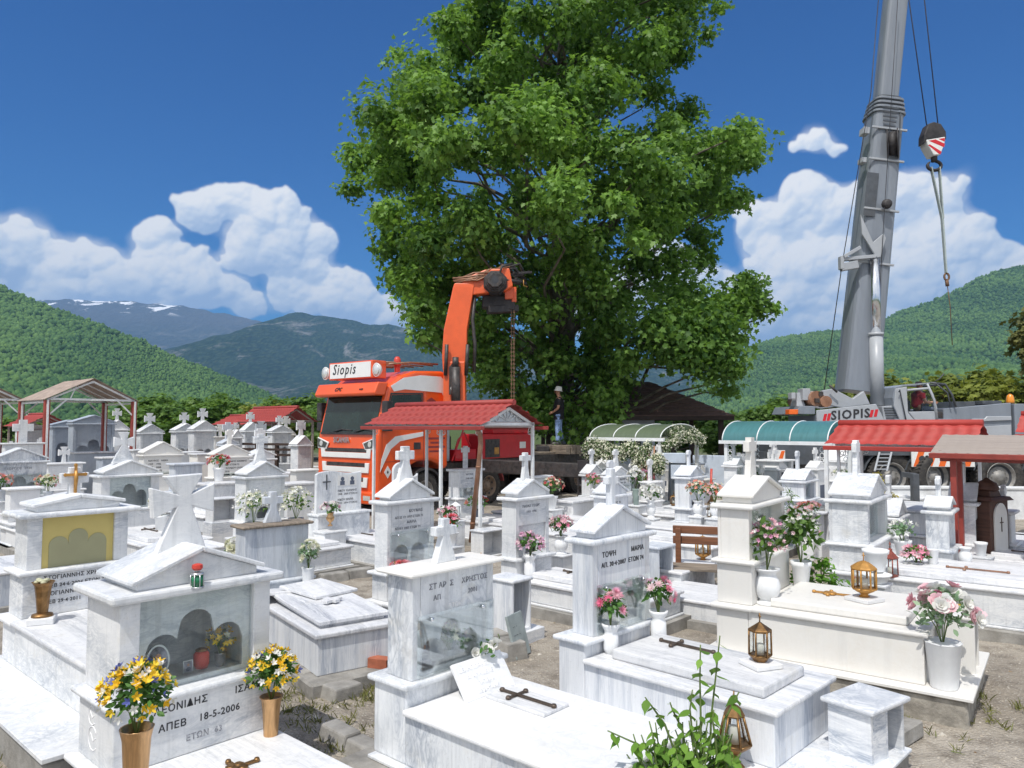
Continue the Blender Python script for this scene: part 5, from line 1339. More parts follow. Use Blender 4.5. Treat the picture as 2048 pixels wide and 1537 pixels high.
p = in_cab(g_beige, 1.58, .98, .222); vase('small clear vase with orange blossoms at the right of the open cream cupboard', p, 'cup', .22, .06, 'plasticw', dict(Rb=.10, Hb=.30, seed=18, cols=[('coral', 3), ('yellow', 1)], n=12, bl=.05, leaves=60, leafsz=.06, style='mum'))
def cupboard(label, px, py, z0, h, w, d, rot, mar='white', over=.03, split=False, rubble=False, group='small marble cupboards', open_=True):
 p = py if px is None else G(px, py, z0)
 root = thing('marble_cupboard', label, 'cupboard', p, rot, group)
 m = MT[mar]; t = .028
 b = MB(); b.box(-d, 0, 0, t, 0, h); b.build('side_panel', m, root, .004, 1)
 b = MB(); b.box(-d, 0, w - t, w, 0, h); b.build('side_panel', m, root, .004, 1)
 b = MB(); b.box(-d, -d + t, t + .001, w - t - .001, 0, h); b.build('back_panel', m, root)
 b = MB(); b.box(-d + t + .001, -.002, t + .001, w - t - .001, 0, .025); b.build('floor_panel', m, root)
 b = MB(); b.box(-d - over, over, -over, w + over, h + .001, h + .035); b.build('top_plate', m, root, .012, 2)
 if not open_:
  b = MB(); b.box(-.02, .002, t + .002, w - t - .002, .026, h - .001); b.build('door', m, root, .003, 1)
  b = MB(); b.lathe([(.01, 0), (.012, .012), (.004, .018)], 10, M=Matrix.Translation((.002, w * .82, h * .55)) @ Matrix.Rotation(PI / 2, 4, 'Y')); b.build('knob', MT['chrome'], root)
 if split:
  b = MB(); b.box(-d + t + .002, .001, w * .44, w * .44 + .02, .026, h - .001); b.build('partition', m, root)
  b = MB(); b.box(-.015, .0, t + .002, w * .44 - .001, .03, h * .98); b.build('shutter', m, root)
 return root
urn_c = cupboard('small closed white cupboard carrying the metal urn', 648, 1132, .05, .56, .42, .30, R(-42), 'white', .02, open_=False)
MID = [
 ('white marble vase of lilac pink flowers left of the single dark arch', 10, (g_arch, .14, .10, .402), .41, 'pillar', .32, .085, 'porcelain', [('lilac', 6), ('palepink', 2)], 42, .165, .26, 'star', 'flower'),
 ('white round vase of pale pink flowers right of the single dark arch', 1122, 1108, .48, 'amphora', .26, .10, 'porcelain', [('palepink', 6), ('pink', 1)], 42, .16, .26, 'star', 'flower'),
 ('white bowl vase of crimson and cream flowers at the left of the twin arches', 10, (g_step, .15, .10, .402), .46, 'pot', .2, .11, 'plasticw', [('red', 4), ('palepink', 4), ('white', 2)], 34, .15, .22, 'mum', 'flower'),
 ('white vase of red and pink flowers hidden behind the small footed cross', 903, 1092, .40, 'pot', .22, .08, 'plasticw', [('pink', 4), ('red', 4), ('palepink', 2)], 30, .14, .26, 'star', 'flower'),
 ('white vase of pink lilies beside the white metal lantern, left of the leaning pipe', 895, 1065, .52, 'pot', .2, .08, 'plasticw', [('palepink', 5), ('pink', 3), ('white', 3)], 34, .15, .22, 'star', 'flower'),
 ('left vase of white lilies with bright leaves beside the stepped cross grave', 10, (g_lily, .30, -.02, .422), .71, 'pot', .30, .13, 'silver', [('cream', 6), ('white', 5)], 80, .30, .48, 'star', 'bush'),
 ('right vase of white lilies with bright leaves beside the stepped cross grave', 10, (g_lily, .30, .76, .422), .71, 'pot', .30, .12, 'silver', [('cream', 6), ('white', 5)], 80, .28, .50, 'star', 'bush'),
 ('metal urn of white and lilac flowers standing on the small white cupboard', 10, (urn_c, -.15, .21, .597), .62, 'urn', .22, .085, 'gold', [('white', 6), ('lilac', 3)], 40, .16, .16, 'mum', 'flower'),
 ('white vase of red flowers left of the low inscribed gable', 437, 988, .78, 'pot', .30, .12, 'plasticw', [('red', 4), ('coral', 4), ('pink', 2)], 34, .24, .28, 'mum', 'flower'),
 ('white bowl of lilac pink flowers between the two inscribed gables', 362, 985, .75, 'pot', .22, .12, 'old', [('lilac', 5), ('palepink', 3)], 26, .22, .22, 'star', 'flower'),
 ('white pot of turquoise white roses left of the big flared cross', 322, 1066, .48, 'pot', .26, .11, 'plasticw', [('white', 5), ('cream', 2)], 30, .18, .34, 'rose', 'palegreen'),
 ('white vase of peach flowers below the low gable at left', 96, 1000, .78, 'pot', .18, .09, 'old', [('coral', 3), ('cream', 5), ('palepink', 2)], 46, .24, .32, 'mum', 'bush'),
 ('bunch of coral flowers cut by the left edge of the view', 2, 1002, .85, 'pot', .22, .1, 'old', [('coral', 4), ('palepink', 3)], 30, .2, .28, 'mum', 'flower'),
 ('vase of dried white roses in front of the brown topped block', 472, 1140, .40, 'pot', .2, .08, 'plasticw', [('cream', 6), ('white', 2)], 30, .15, .18, 'rose', 'palegreen'),
 ('tapered white vase of dried white flowers at the right of the brown topped block', 616, 1166, .46, 'cup', .28, .075, 'porcelain', [('cream', 5), ('white', 2)], 20, .12, .30, 'mum', 'palegreen'),
 ('white vase of red and cream lilies beside the stabiliser leg', 1103, 1018, .60, 'pot', .26, .12, 'porcelain', [('coral', 4), ('cream', 3), ('red', 2)], 30, .25, .36, 'star', 'flower'),
 ('white textured vase of white roses behind the bench', 1302, 1036, .55, 'amphora', .34, .09, 'porcelain', [('white', 8)], 30, .20, .26, 'rose', 'flower'),
 ('white vase of orange and cream flowers before the slim gable grave', 1396, 1032, .63, 'amphora', .28, .1, 'plasticw', [('coral', 5), ('cream', 4)], 44, .21, .36, 'star', 'flower'),
 ('vase of orange pink flowers behind the cream lid, right of the slim gable grave', 1430, 1036, .62, 'amphora', .28, .09, 'porcelain', [('coral', 5), ('palepink', 3), ('cream', 2)], 40, .21, .34, 'star', 'flower'),
 ('bunch of white roses beside the streaked name stone behind the jasmine canopy', 1272, 1010, .62, 'cup', .34, .08, 'greenpot', [('white', 6)], 18, .16, .42, 'rose', 'flower'),
 ('pink hydrangea pot left of the tall glass cabinet', 1617, 1058, .50, 'cup', .26, .12, 'silver', [('coral', 4), ('palepink', 4), ('red', 1)], 50, .22, .20, 'mum', 'flower'),
 ('pot of pink flowers on the grave before the slim stepped cross', 1832, 1128, .62, 'cup', .1, .08, 'silver', [('pink', 5), ('palepink', 4)], 38, .14, .18, 'star', 'bush'),
 ('white pot with pale leafy plant left of the pink flowers', 1806, 1112, .62, 'pot', .2, .1, 'plasticw', [('white', 2)], 12, .18, .24, 'star', 'palegreen'),
 ('white flowers in a red pot under the red canopy beam', 1683, 968, .85, 'pot', .14, .14, 'redmetal', [('white', 7), ('cream', 2)], 40, .24, .2, 'mum', 'flower'),
 ('white wreath left of the cream gable cross', 1478, 968, .85, 'pot', .1, .08, 'plasticw', [('white', 6)], 18, .17, .2, 'rose', 'flower'),
 ('white wreath right of the cream gable cross', 1508, 966, .85, 'pot', .1, .08, 'plasticw', [('white', 6)], 18, .15, .22, 'rose', 'flower'),
 ('red and green flowers in the white pot under the teal canopy', 1541, 972, .55, 'pot', .40, .16, 'plasticw', [('red', 4), ('white', 2)], 20, .3, .4, 'mum', 'bush'),
 ('purple and pink flowers by the slim latin cross', 1290, 985, .75, 'pot', .2, .1, 'plasticw', [('lilac', 5), ('pink', 2)], 26, .2, .3, 'mum', 'flower'),
 ('pink and green flowers right of the stabiliser leg', 1188, 1000, .70, 'pot', .2, .1, 'plasticw', [('pink', 4), ('coral', 3)], 24, .2, .3, 'mum', 'bush'),
 ('bunch of red flowers at the foot of the blue grey tomb', 128, 905, .9, 'pot', .2, .12, 'old', [('coral', 4), ('red', 3)], 30, .32, .36, 'mum', 'flower'),
 ('pale pink wreath right of the shed post', 228, 912, .62, 'pot', .2, .14, 'plasticw', [('palepink', 5), ('coral', 3), ('white', 3)], 36, .45, .36, 'mum', 'flower'),
 ('red wreath before the broad cross tomb', 285, 888, .9, 'pot', .2, .12, 'plasticw', [('red', 4), ('white', 3)], 26, .3, .28, 'mum', 'flower'),
 ('orange and white bouquet right of the broad cross tomb', 326, 893, .85, 'pot', .2, .12, 'plasticw', [('coral', 5), ('cream', 3)], 26, .3, .3, 'mum', 'flower'),
 ('green white pot plant beside the paired tombs', 424, 896, 1.0, 'pot', .3, .12, 'plasticw', [('cream', 3)], 14, .3, .26, 'mum', 'ivy'),
 ('dark red planter hidden below the leaning canopy pipe', 955, 1035, .50, 'bucket', .14, .12, 'shade', [('red', 2), ('coral', 2)], 16, .26, .24, 'mum', 'flower'),
]
MT['greenpot'] = plain('grey_green_glaze', (0.30, 0.38, 0.35), 0.4)
for i, (lab, px, py, z, kind, h, r_, mat, cols, n, Rb, Hb, st, lk) in enumerate(MID):
 p = G(px, py, z) if px > 20 or px < 0 or isinstance(py, (int, float)) else in_cab(*py)
 vase(lab, p, kind, h, r_, mat, dict(Rb=Rb, Hb=Hb, cols=cols, n=n, bl=.05 if st != 'rose' else .06, leaves=110, leafsz=.06, style=st, leafkey=lk, seed=100 + i))
for lab, px, py, z, kind, h, r_, mat in [
 ('empty white planter beside the red lantern at the left', 1752, 1148, .62, 'pot', .24, .13, 'plasticw'),
 ('lower white bowl planter on the ledge below the red lantern', 1752, 1166, .55, 'pot', .10, .15, 'plasticw'),
 ('empty white ribbed pot right of the pink flowers', 1866, 1136, .57, 'bucket', .17, .085, 'plasticw'),
 ('white goblet vase without flowers on the right grave ledge', 1931, 1130, .52, 'amphora', .24, .08, 'plasticw'),
 ('second white pot without flowers in front of the arched shrine', 1962, 1112, .55, 'pot', .18, .075, 'plasticw'),
 ('small plain white stone vase left of the beige post, standing among stacked plates', 1360, 1072, .40, 'pot', .16, .07, 'porcelain')]:
 vase(lab, G(px, py, z), kind, h, r_, mat, None, name='plant_pot', group='empty white pots')
def bronze_planter():
 p = G(84, 1246, .62)
 root = thing('bronze_vase', 'dented tapered bronze vase holding white blossoms on a marble foot, left grave', 'vase', (p.x, p.y, .62), .4)
 b = MB(); b.box(-.10, .10, -.10, .10, 0, .055); b.build('foot', MT['whiteh'], root, .006, 1)
 b = MB(); b.lathe([(.085, .056), (.08, .075), (.04, .085)], 14); b.build('collar', MT['bronze'], root)
 b = MB(); b.lathe([(.042, .08), (.052, .20), (.066, .31), (.085, .34), (.092, .345), (.066, .335)], 8, smooth=False); b.build('vase', MT['bronze'], root)
 b = MB(); rr = random.Random(3)
 for k in range(7): b.ico((rr.uniform(-.05, .05), rr.uniform(-.05, .05), .345 + rr.uniform(0, .02)), .03, 1, (1, 1, .5), .3, rr)
 b.build('blossoms', PET['cream'], root)
bronze_planter()
# ---------------------------------------------------------------- lanterns
def lantern(label, pos, kind, h, w, mat, gl='glass', rz=.4, plate=None, pm='whiteh'):
 root = thing('lantern', label, 'lantern', pos, rz, 'grave lanterns')
 z = 0
 if plate:
  b = MB(); b.box(-plate / 2, plate / 2, -plate / 2, plate / 2, 0, .035); b.build('foot_plate', MT[pm], root, .006, 2); z = .0351
 n = {'hex': 6, 'oct': 8, 'taper': 6, 'square': 4, 'urn': 6}[kind]
 r_ = w / 2; off = PI / n
 def ring(rad, zz): return [(rad * math.cos(off + 2 * PI * k / n), rad * math.sin(off + 2 * PI * k / n), zz) for k in range(n)]
 if kind == 'taper': lv = [(.55, .0), (.60, .02), (.28, .06), (.22, .14), (.30, .20), (.95, .32), (1.0, .36)]; top = (.55, .80); z0 = .36; roof = [(.66, .80), (.60, .83), (.42, .92), (.16, .96)]
 elif kind == 'oct': lv = [(.42, 0), (.46, .02), (.30, .05), (.34, .09), (.78, .16), (1.0, .22)]; top = (1.0, .74); z0 = .22; roof = [(1.10, .74), (1.06, .78), (.52, .90), (.1, .95)]
 elif kind == 'square': lv = [(.98, 0), (1.0, .05)]; top = (.92, .62); z0 = .05; roof = [(1.12, .62), (1.08, .65), (.32, .86), (.30, .93), (.12, .96)]
 else: lv = [(.60, 0), (.64, .03), (.80, .08), (.98, .12), (1.0, .15)]; top = (.98, .72); z0 = .15; roof = [(1.06, .72), (1.03, .76), (.45, .86), (.12, .92)]
 def loft(b, prof):
  vs = []
  for a, q in prof: vs += ring(a * r_, z + q * h)
  fs = [tuple(reversed(range(n)))] + [(i * n + k, i * n + (k + 1) % n, (i + 1) * n + (k + 1) % n, (i + 1) * n + k) for i in range(len(prof) - 1) for k in range(n)] + [tuple((len(prof) - 1) * n + k for k in range(n))]
  b.add(vs, fs)
 b = MB(); loft(b, lv); b.build('base', MT[mat], root, .002, 1)
 b = MB(); lo = ring(r_ * .97, z + z0 * h); hi = ring(r_ * top[0] * .97, z + top[1] * h)
 for k in range(n): b.tube([lo[k], hi[k]], w * .045, 5)
 for k in range(n):
  for q in (0, 1):
   a_, c_ = (lo, hi)[q][k], (lo, hi)[q][(k + 1) % n]; b.tube([a_, c_], w * .04, 5)
 b.build('frame', MT[mat], root)
 b = MB(); g0 = ring(r_ * .92, z + z0 * h + .004); g1 = ring(r_ * top[0] * .92, z + top[1] * h - .004)
 b.add(g0 + g1, [(k, (k + 1) % n, n + (k + 1) % n, n + k) for k in range(n)]); b.build('panes', MT[gl], root)
 b = MB(); loft(b, roof); b.build('roof', MT[mat], root, .002, 1)
 b = MB(); zt = z + roof[-1][1] * h
 b.tube([(0, 0, zt - .004), (0, 0, zt + .055 * h / .26)], .005, 6); b.tube([(0, -.014, zt + .036 * h / .26), (0, .014, zt + .036 * h / .26)], .0045, 6)
 b.build('finial', MT[mat], root)
 b = MB(); b.lathe([(r_ * .34, z + z0 * h + .002), (r_ * .36, z + (z0 + .26) * h), (r_ * .1, z + (z0 + .28) * h)], 12); b.build('candle', MT['candle' if gl == 'glass' else 'redplastic'], root)
 return root
lantern('bronze hexagonal lantern on a marble plate in front of the black lying cross', G(1521, 1334, .567), 'hex', .30, .16, 'bronze', plate=.22, rz=.35)
lantern('golden eight sided lantern on a marble plate on the cream grave', G(1729, 1202, .717), 'oct', .34, .21, 'amber', plate=.24, rz=.5)
lantern('bronze tapering lantern on a tall stem at the lower right beside the green plant', G(1470, 1537, .126), 'taper', .40, .21, 'bronze', plate=.22, rz=.1)
lantern('red brown square lantern with pointed roof at the foot of the tall glass cabinet', G(1781, 1140, .62), 'square', .34, .17, 'redmetal', rz=.6)
lantern('amber six sided lantern standing on the ledge in front of the wooden bench', G(1406, 1120, .36), 'oct', .36, .21, 'amber', rz=.2)
lantern('black lantern with glass panes hanging beside the flared cross arm', G(345, 1082, .43), 'hex', .34, .16, 'dkbronze', rz=.3)
lantern('white metal lantern with clear panes left of the leaning brown pipe', G(911, 1040, .62), 'hex', .34, .2, 'whitepaint', rz=.2)
lantern('small bronze lantern on the far bed right of the jasmine post', G(1348, 1012, .62), 'hex', .26, .16, 'bronze', rz=.1)
lantern('narrow bronze lantern left of the cream lid behind the bench', G(1424, 1036, .60), 'square', .42, .16, 'bronze', rz=.2)
lantern('squat amber lantern lying low between the centre graves', G(962, 1124, .05), 'square', .2, .2, 'amber', rz=.5)
def votive():
 p = G(394, 1176, 1.277)
 root = thing('votive_lamp', 'round green glass votive lamp with red top on the front grave lid', 'lamp', (p.x, p.y, 1.276), 0)
 b = MB(); b.lathe([(.042, 0), (.044, .008), (.04, .012)], 18); b.lathe([(.040, .083), (.044, .087), (.042, .095), (.02, .10)], 18); b.build('frame', MT['silver'], root)
 b = MB()
 for k in range(8): a = k * PI / 4; b.tube([(.041 * math.cos(a), .041 * math.sin(a), .01), (.041 * math.cos(a), .041 * math.sin(a), .086)], .0035, 5)
 b.build('bars', MT['silver'], root)
 b = MB(); b.lathe([(.036, .012), (.036, .083)], 18); b.build('glass_body', MT['greenglass'], root)
 b = MB(); b.lathe([(.012, .10), (.018, .106), (.022, .112)], 12); b.build('neck', MT['silver'], root)
 b = MB(); b.lathe([(.024, .112), (.034, .125), (.032, .145), (.014, .152)], 9, smooth=False); b.build('cap', MT['redplastic'], root)
votive()
# ---------------------------------------------------------------- things inside the front cabinets
def local(g, x, y, z): return g.matrix_world @ Vector((x, y, z))
bpy.context.view_layer.update()
def oval_frame(label, g, x, y, z, w, h, tilt=.12, oval=True):
 p = in_cab(g, x, y, z)
 root = thing('photo_frame', label, 'photo', p, g.rotation_euler.z, 'photographs in the cabinets')
 M = Matrix.Rotation(-tilt, 4, 'Y')
 n = 24
 def ell(a, b, xx): return [M @ Vector((xx, a * math.cos(2 * PI * k / n), h / 2 + b * math.sin(2 * PI * k / n))) for k in range(n)] if oval else [M @ Vector((xx, s1 * a, h / 2 + s2 * b)) for s1, s2 in ((-1, -1), (1, -1), (1, 1), (-1, 1))]
 def plate(name, a, b, x0, x1, mat):
  A, B = ell(a, b, x0), ell(a, b, x1); m = len(A)
  mb = MB(); mb.add(A + B, [tuple(reversed(range(m))), tuple(m + k for k in range(m))] + [(k, (k + 1) % m, m + (k + 1) % m, m + k) for k in range(m)])
  return mb.build(name, mat, root)
 plate('frame', w / 2, h / 2, -.012, 0, MT['silver']); pr = plate('print', w * .42, h * .44, .0005, .002, MT['photo'])
 mb = MB(); mb.lathe([(w * .13, 0), (w * .12, .002)], 14, M=M @ Matrix.Translation((.0022, 0, h * .62)) @ Matrix.Rotation(PI / 2, 4, 'Y')); mb.build('face', MT['skin'], pr)
 mb = MB(); mb.lathe([(w * .26, 0), (w * .25, .0018)], 14, M=M @ Matrix.Translation((.0021, 0, h * .28)) @ Matrix.Scale(.7, 4, (0, 0, 1)) @ Matrix.Rotation(PI / 2, 4, 'Y')); mb.build('jacket', MT['shade'], pr)
 return root
oval_frame('oval framed portrait behind the left arch of the front grave', g_isaak, -.22, .33, .69, .15, .20)
oval_frame('little arched icon standing in the middle arch of the front grave', g_isaak, -.17, .50, .69, .065, .075, .1, False)
oval_frame('square portrait leaning inside the front centre cabinet', g_chr, -.12, .22, .68, .12, .20, .12, False)
def jar(label, g, x, y, z, h, r_, mat):
 root = thing('votive_lamp', label, 'lamp', in_cab(g, x, y, z), 0, 'lamps in the cabinets')
 b = MB(); b.lathe([(r_ * .8, 0), (r_, h * .2), (r_, h * .7), (r_ * .7, h * .85)], 14); b.build('glass_body', MT[mat], root)
 b = MB(); b.lathe([(r_ * .72, h * .85), (r_ * .8, h * .93), (r_ * .3, h)], 14); b.build('cap', MT['bronze'], root)
jar('red votive lamp glowing dull in the middle arch of the front grave', g_isaak, -.20, .60, .69, .13, .05, 'redplastic')
def cabinet_flowers(label, g, x, y, z, cols, seed, Rb=.09, Hb=.16):
 vase(label, in_cab(g, x, y, z), 'cup', .09, .04, 'silver', dict(Rb=Rb, Hb=Hb, cols=cols, n=26, bl=.03, leaves=60, leafsz=.035, style='star', seed=seed), group='flowers in the cabinets')
cabinet_flowers('yellow flowers in the right arch of the front grave', g_isaak, -.22, .74, .69, [('yellow', 4), ('cream', 2)], 201)
cabinet_flowers('pale cream flowers behind the glass of the front centre cabinet', g_chr, -.12, .44, .68, [('cream', 4), ('palepink', 1)], 202, .12, .16)
cabinet_flowers('small blue green bunch at the left corner of the front grave cabinet', g_isaak, -.2, .19, .69, [('blue', 2), ('white', 1)], 203, .05, .1)
cabinet_flowers('pale flowers in the cabinet of the tall white glass grave', g_r5, -.22, .45, .90, [('white', 3), ('cream', 1)], 204, .11, .2)
# ---------------------------------------------------------------- loose tablets, cupboards, bricks, benches
def tablet(label, p, rz, tilt, w, h, t, mat, lines=(), lm='carve', broken=False):
 root = thing('inscribed_tablet', label, 'tablet', p, rz, 'loose inscribed tablets')
 M = Matrix.Rotation(-tilt, 4, 'Y')
 b = MB(); b.box(-t, 0, 0, w, 0, h, M)
 b.build('plate', MT[mat], root, .004, 1)
 for s_, sz, y, z in lines: text('inscription', root, s_, sz, MT[lm], M @ Matrix.Translation((.0015, y, z)) @ M_FRONT, depth=.002)
 return root
p = in_cab(g_chr, .235, .27, .507)
tablet('white tablet with raised lettering leaning on the front centre grave below white roses', p, g_chr.rotation_euler.z, .62, .47, .26, .028, 'whiteh', [('ΔΕΛΗΓΙΩΡΗΣ', .042, .03, .19), ('ΑΓΑΠΗΜΕΝΕ', .04, .08, .135), ('ΠΑΤΕΡΑ', .04, .15, .08), ('ΣΕ ΖΗΤΑΜΕ', .036, .12, .03)])
p = G(1030, 1310, .05)
tablet('greenish grey slate tablet leaning against the open white cupboard', (p.x + .02, p.y, .0), R(-30), .28, .29, .42, .03, 'slate', [('· ·  ·', .05, .06, .28), ('·· ···  ·', .05, .05, .20), ('· ····', .05, .07, .12)], 'ink')
def white_roses():
 p = in_cab(g_chr, .10, .60, .725)
 root = thing('artificial_roses', 'bunch of white artificial roses lying on top of the leaning white tablet', 'flowers', p, 0)
 r = np.random.default_rng(9); Ps, Ns, Ts, Ss = [], [], [], []
 for i in range(6):
  c = np.array([(-.09, 0, 0), (-.045, .02, .01), (0, 0, .02), (.03, .05, .03), (.05, .02, .06), (-.02, -.02, .03)][i]) * 1.05
  z = norm(np.array([[.5, -.4, .8]]) + r.normal(size=(1, 3)) * .4)[0]; ref = norm(np.cross(z, [0.2, 1, .3])[None])[0]; bi = np.cross(z, ref)
  for np_, lift, sz in [(6, .5, 1.0), (6, .9, .85), (5, 1.3, .7)]:
   for k in range(np_):
    a = 2 * PI * k / np_ + lift; o_ = ref * math.cos(a) + bi * math.sin(a)
    Ps.append(c); Ts.append(o_ * math.cos(lift) + z * math.sin(lift)); Ns.append(z * math.cos(lift) - o_ * math.sin(lift)); Ss.append(.045 * sz)
 link('blossoms', leaf_cloud('blossoms', Ps, Ns, np.array(Ss), r.random(len(Ps)), [(-.12, 0), (.12, 0), (.42, .5), (.34, .95), (0, 1.05), (-.34, .95), (-.42, .5)], -.15, np.array(Ts), 4), PET['white'], root)
 n = 16; d = norm(r.normal(size=(n, 3)))
 link('leaves', leaf_cloud('leaves', d * .07 + [0, 0, .02], d, .05, r.random(n), OVAL_LEAF, .2, None, 5), LEAF['flower'], root)
 b = MB(); b.tube([(.03, .03, .03), (.08, .02, .10), (.07, .0, .13)], .004, 5); b.tube([(-.02, 0, 0), (.0, .03, -.05)], .004, 5); b.build('stems', MT['twig'], root)
white_roses()
cupboard('white marble cupboard with open dark front in the lower right corner', 1745, 1580, -.02, .46, .42, .30, R(-54), 'band', .035, True)
cupboard('white streaked cupboard with open front and old hinge in the middle of the view', 1025, 1270, .12, .52, .30, .36, R(-42), 'streak', .02)
cupboard('open cupboard of cream marble with dark inside at the foot of the cream grave', None, in_cab(g_beige, 1.72, .50, .221), .222, .46, .30, .22, R(-36.5), 'beige', .02)
cupboard('dark mouthed cupboard behind the cream grave, right of its lid', 1640, 1090, .22, .50, .45, .3, R(-42), 'white', .03, True)
cupboard('open dark cupboard under the lid edge of the far left crucifix grave', 58, 1092, .3, .42, .4, .3, R(-42), 'white', .04)
cupboard('cupboard open to the right behind the pink vases', 1318, 1200, .10, .62, .36, .3, R(-42), 'old', .03)
cupboard('open marble box left of the lilac flowers with leaning side plate', 966, 1110, .05, .44, .55, .3, R(-42), 'white', .02)
cupboard('grey open cupboard with rounded door left of the lily vases', 425, 1046, .42, .42, .5, .3, R(-42), 'white', .03)
def brick():
 p = G(735, 1336, .12)
 root = thing('hollow_brick', 'red hollow clay brick on the concrete ledge of the broken grave', 'brick', p, R(-20))
 b = MB(); L, w, h, t = .19, .11, .085, .008
 b.box(0, L, 0, t, 0, h); b.box(0, L, w - t, w, 0, h); b.box(0, L, t, w - t, 0, t); b.box(0, L, t, w - t, h - t, h)
 for k in (1, 2): b.box(.001, L - .001, k * w / 3 - t / 2, k * w / 3 + t / 2, t, h - t)
 b.box(.001, L - .001, t, w - t, h / 2 - t / 2, h / 2 + t / 2)
 b.build('clay_body', MT['brick'], root, .001)
brick()
def bench():
 p = G(1405, 1122, 0.1); Y = 9.3
 p = D(1370, 1105, 10.0)
 root = thing('park_bench', 'brown slatted wooden bench between the graves behind the golden lantern', 'bench', (p.x + .12, 10.0, 0), R(-17))
 for k in range(2):
  b = MB(); b.box(-.30, .62, .30 + .0 * k, .335, .70 + k * .14 - .02, .70 + k * .14 + .085); b.build('back_slat', MT['wood'], root, .006, 1)
 for k in range(3):
  b = MB(); b.box(-.50, .62, -.18 + k * .145, -.18 + k * .145 + .13, .405, .44); b.build('seat_slat', MT['oldwood'], root, .005, 1)
 for x in (-.26, .42):
  b = MB(); b.box(x, x + .07, .22, .30, -.05, .90); b.build('leg', MT['wood'], root, .004, 1)
  b = MB(); b.box(x, x + .07, -.15, -.07, -.05, .404); b.build('leg', MT['wood'], root, .004, 1)
  b = MB(); b.box(x + .005, x + .065, -.15, .219, .33, .403); b.build('rail', MT['wood'], root, .004, 1)
bench()
def shrine():
 p = D(2002, 1084, 10.6); zt = D(2000, 992, 10.6).z
 root = thing('shrine', 'brown wooden shrine with arched cream door, domed top and little cross', 'shrine', (p.x, 10.6, 0), R(-62))
 b = MB(); b.box(-.34, -.02, -.20, .24, .35, zt - .07); b.build('body', MT['redwood'], root, .01, 1)
 b = MB(); b.taper((-.40, .04, -.25, .29), (-.36, 0, -.22, .26), zt - .07, zt - .02); b.taper((-.30, -.06, -.12, .16), (-.28, -.08, -.10, .14), zt - .02, zt + .06); b.lathe([(.13, zt + .06), (.16, zt + .09), (.12, zt + .17), (.05, zt + .21), (.02, zt + .24)], 14, (-.18, .02, 0)); b.build('roof', MT['redwood'], root, .004, 1)
 pts = [(-.13, .40), (.17, .40), (.17, zt - .30)] + [(.02 + .15 * math.cos(PI * k / 12), zt - .30 + .20 * math.sin(PI * k / 12)) for k in range(1, 12)] + [(-.13, zt - .30)]
 b = MB(); b.prism(pts, -.018, .004, 'yz'); d = b.build('door', MT['beige'], root)
 b = MB(); b.box(.005, .012, .014, .026, zt - .5, zt - .30); b.box(.0052, .0118, -.02, .06, zt - .38, zt - .365); b.build('metal_cross', MT['dkbronze'], d)
 b = MB(); b.box(-.185, -.175, .014, .026, zt + .23, zt + .34); b.box(-.184, -.176, -.01, .05, zt + .29, zt + .30); b.build('finial', MT['dkbronze'], root)
 b = MB(); b.box(-.45, .12, -.30, .34, -.05, .34); b.build('pedestal', MT['white'], root, .01, 1)
shrine()
def kerb(label, a, b_, w, h, mat='concrete'):
 a = Vector(a); b_ = Vector(b_); d = (b_ - a); L = d.length
 root = MB(); n = max(2, int(L / .35)); rr = random.Random(int(a.x * 100))
 for i in range(n):
  x0 = L * i / n; x1 = L * (i + 1) / n - .004
  root.taper((x0, x1, -w / 2 + rr.uniform(-.02, .02), w / 2 + rr.uniform(-.02, .02)), (x0 + .01, x1 - .01, -w / 2 + .02, w / 2 - .02), -.05, h * rr.uniform(.85, 1.1))
 o = root.build('kerb', MT[mat], None, .015, 2)
 o.location = (a.x, a.y, 0); o.rotation_euler = (0, 0, math.atan2(d.y, d.x)); tag(o, label, 'kerb', 'concrete kerbs between graves')
kerb('cracked concrete kerb running from the front centre grave to the lower edge', G(655, 1465), G(900, 1600), .18, .09)
kerb('weathered concrete ledge along the broken grave', G(575, 1345), G(700, 1400), .30, .12)
kerb('stone kerb behind the broken grave near the closed cupboard', G(640, 1165), G(745, 1150), .20, .12)
kerb('rough stone kerb left of the two pink flower vases', G(1085, 1215), G(1110, 1240), .20, .12)
kerb('concrete strip with step in the shade of the open cupboard', G(975, 1290), G(1035, 1320), .26, .16)
kerb('kerb stone behind the right pink vase', G(1345, 1185), G(1400, 1205), .24, .18)
def broken_slab():
 p = G(1800, 1500, .0)
 o = MB(); o.box(0, .42, 0, .34, -.02, .10, Matrix.Rotation(R(-4), 4, 'X')); o = o.build('concrete_slab', MT['concrete'], None, .012, 1)
 o.location = p; o.rotation_euler = (0, 0, R(40)); tag(o, 'loose concrete slab on the soil beside the lower right cupboard', 'slab')
broken_slab()
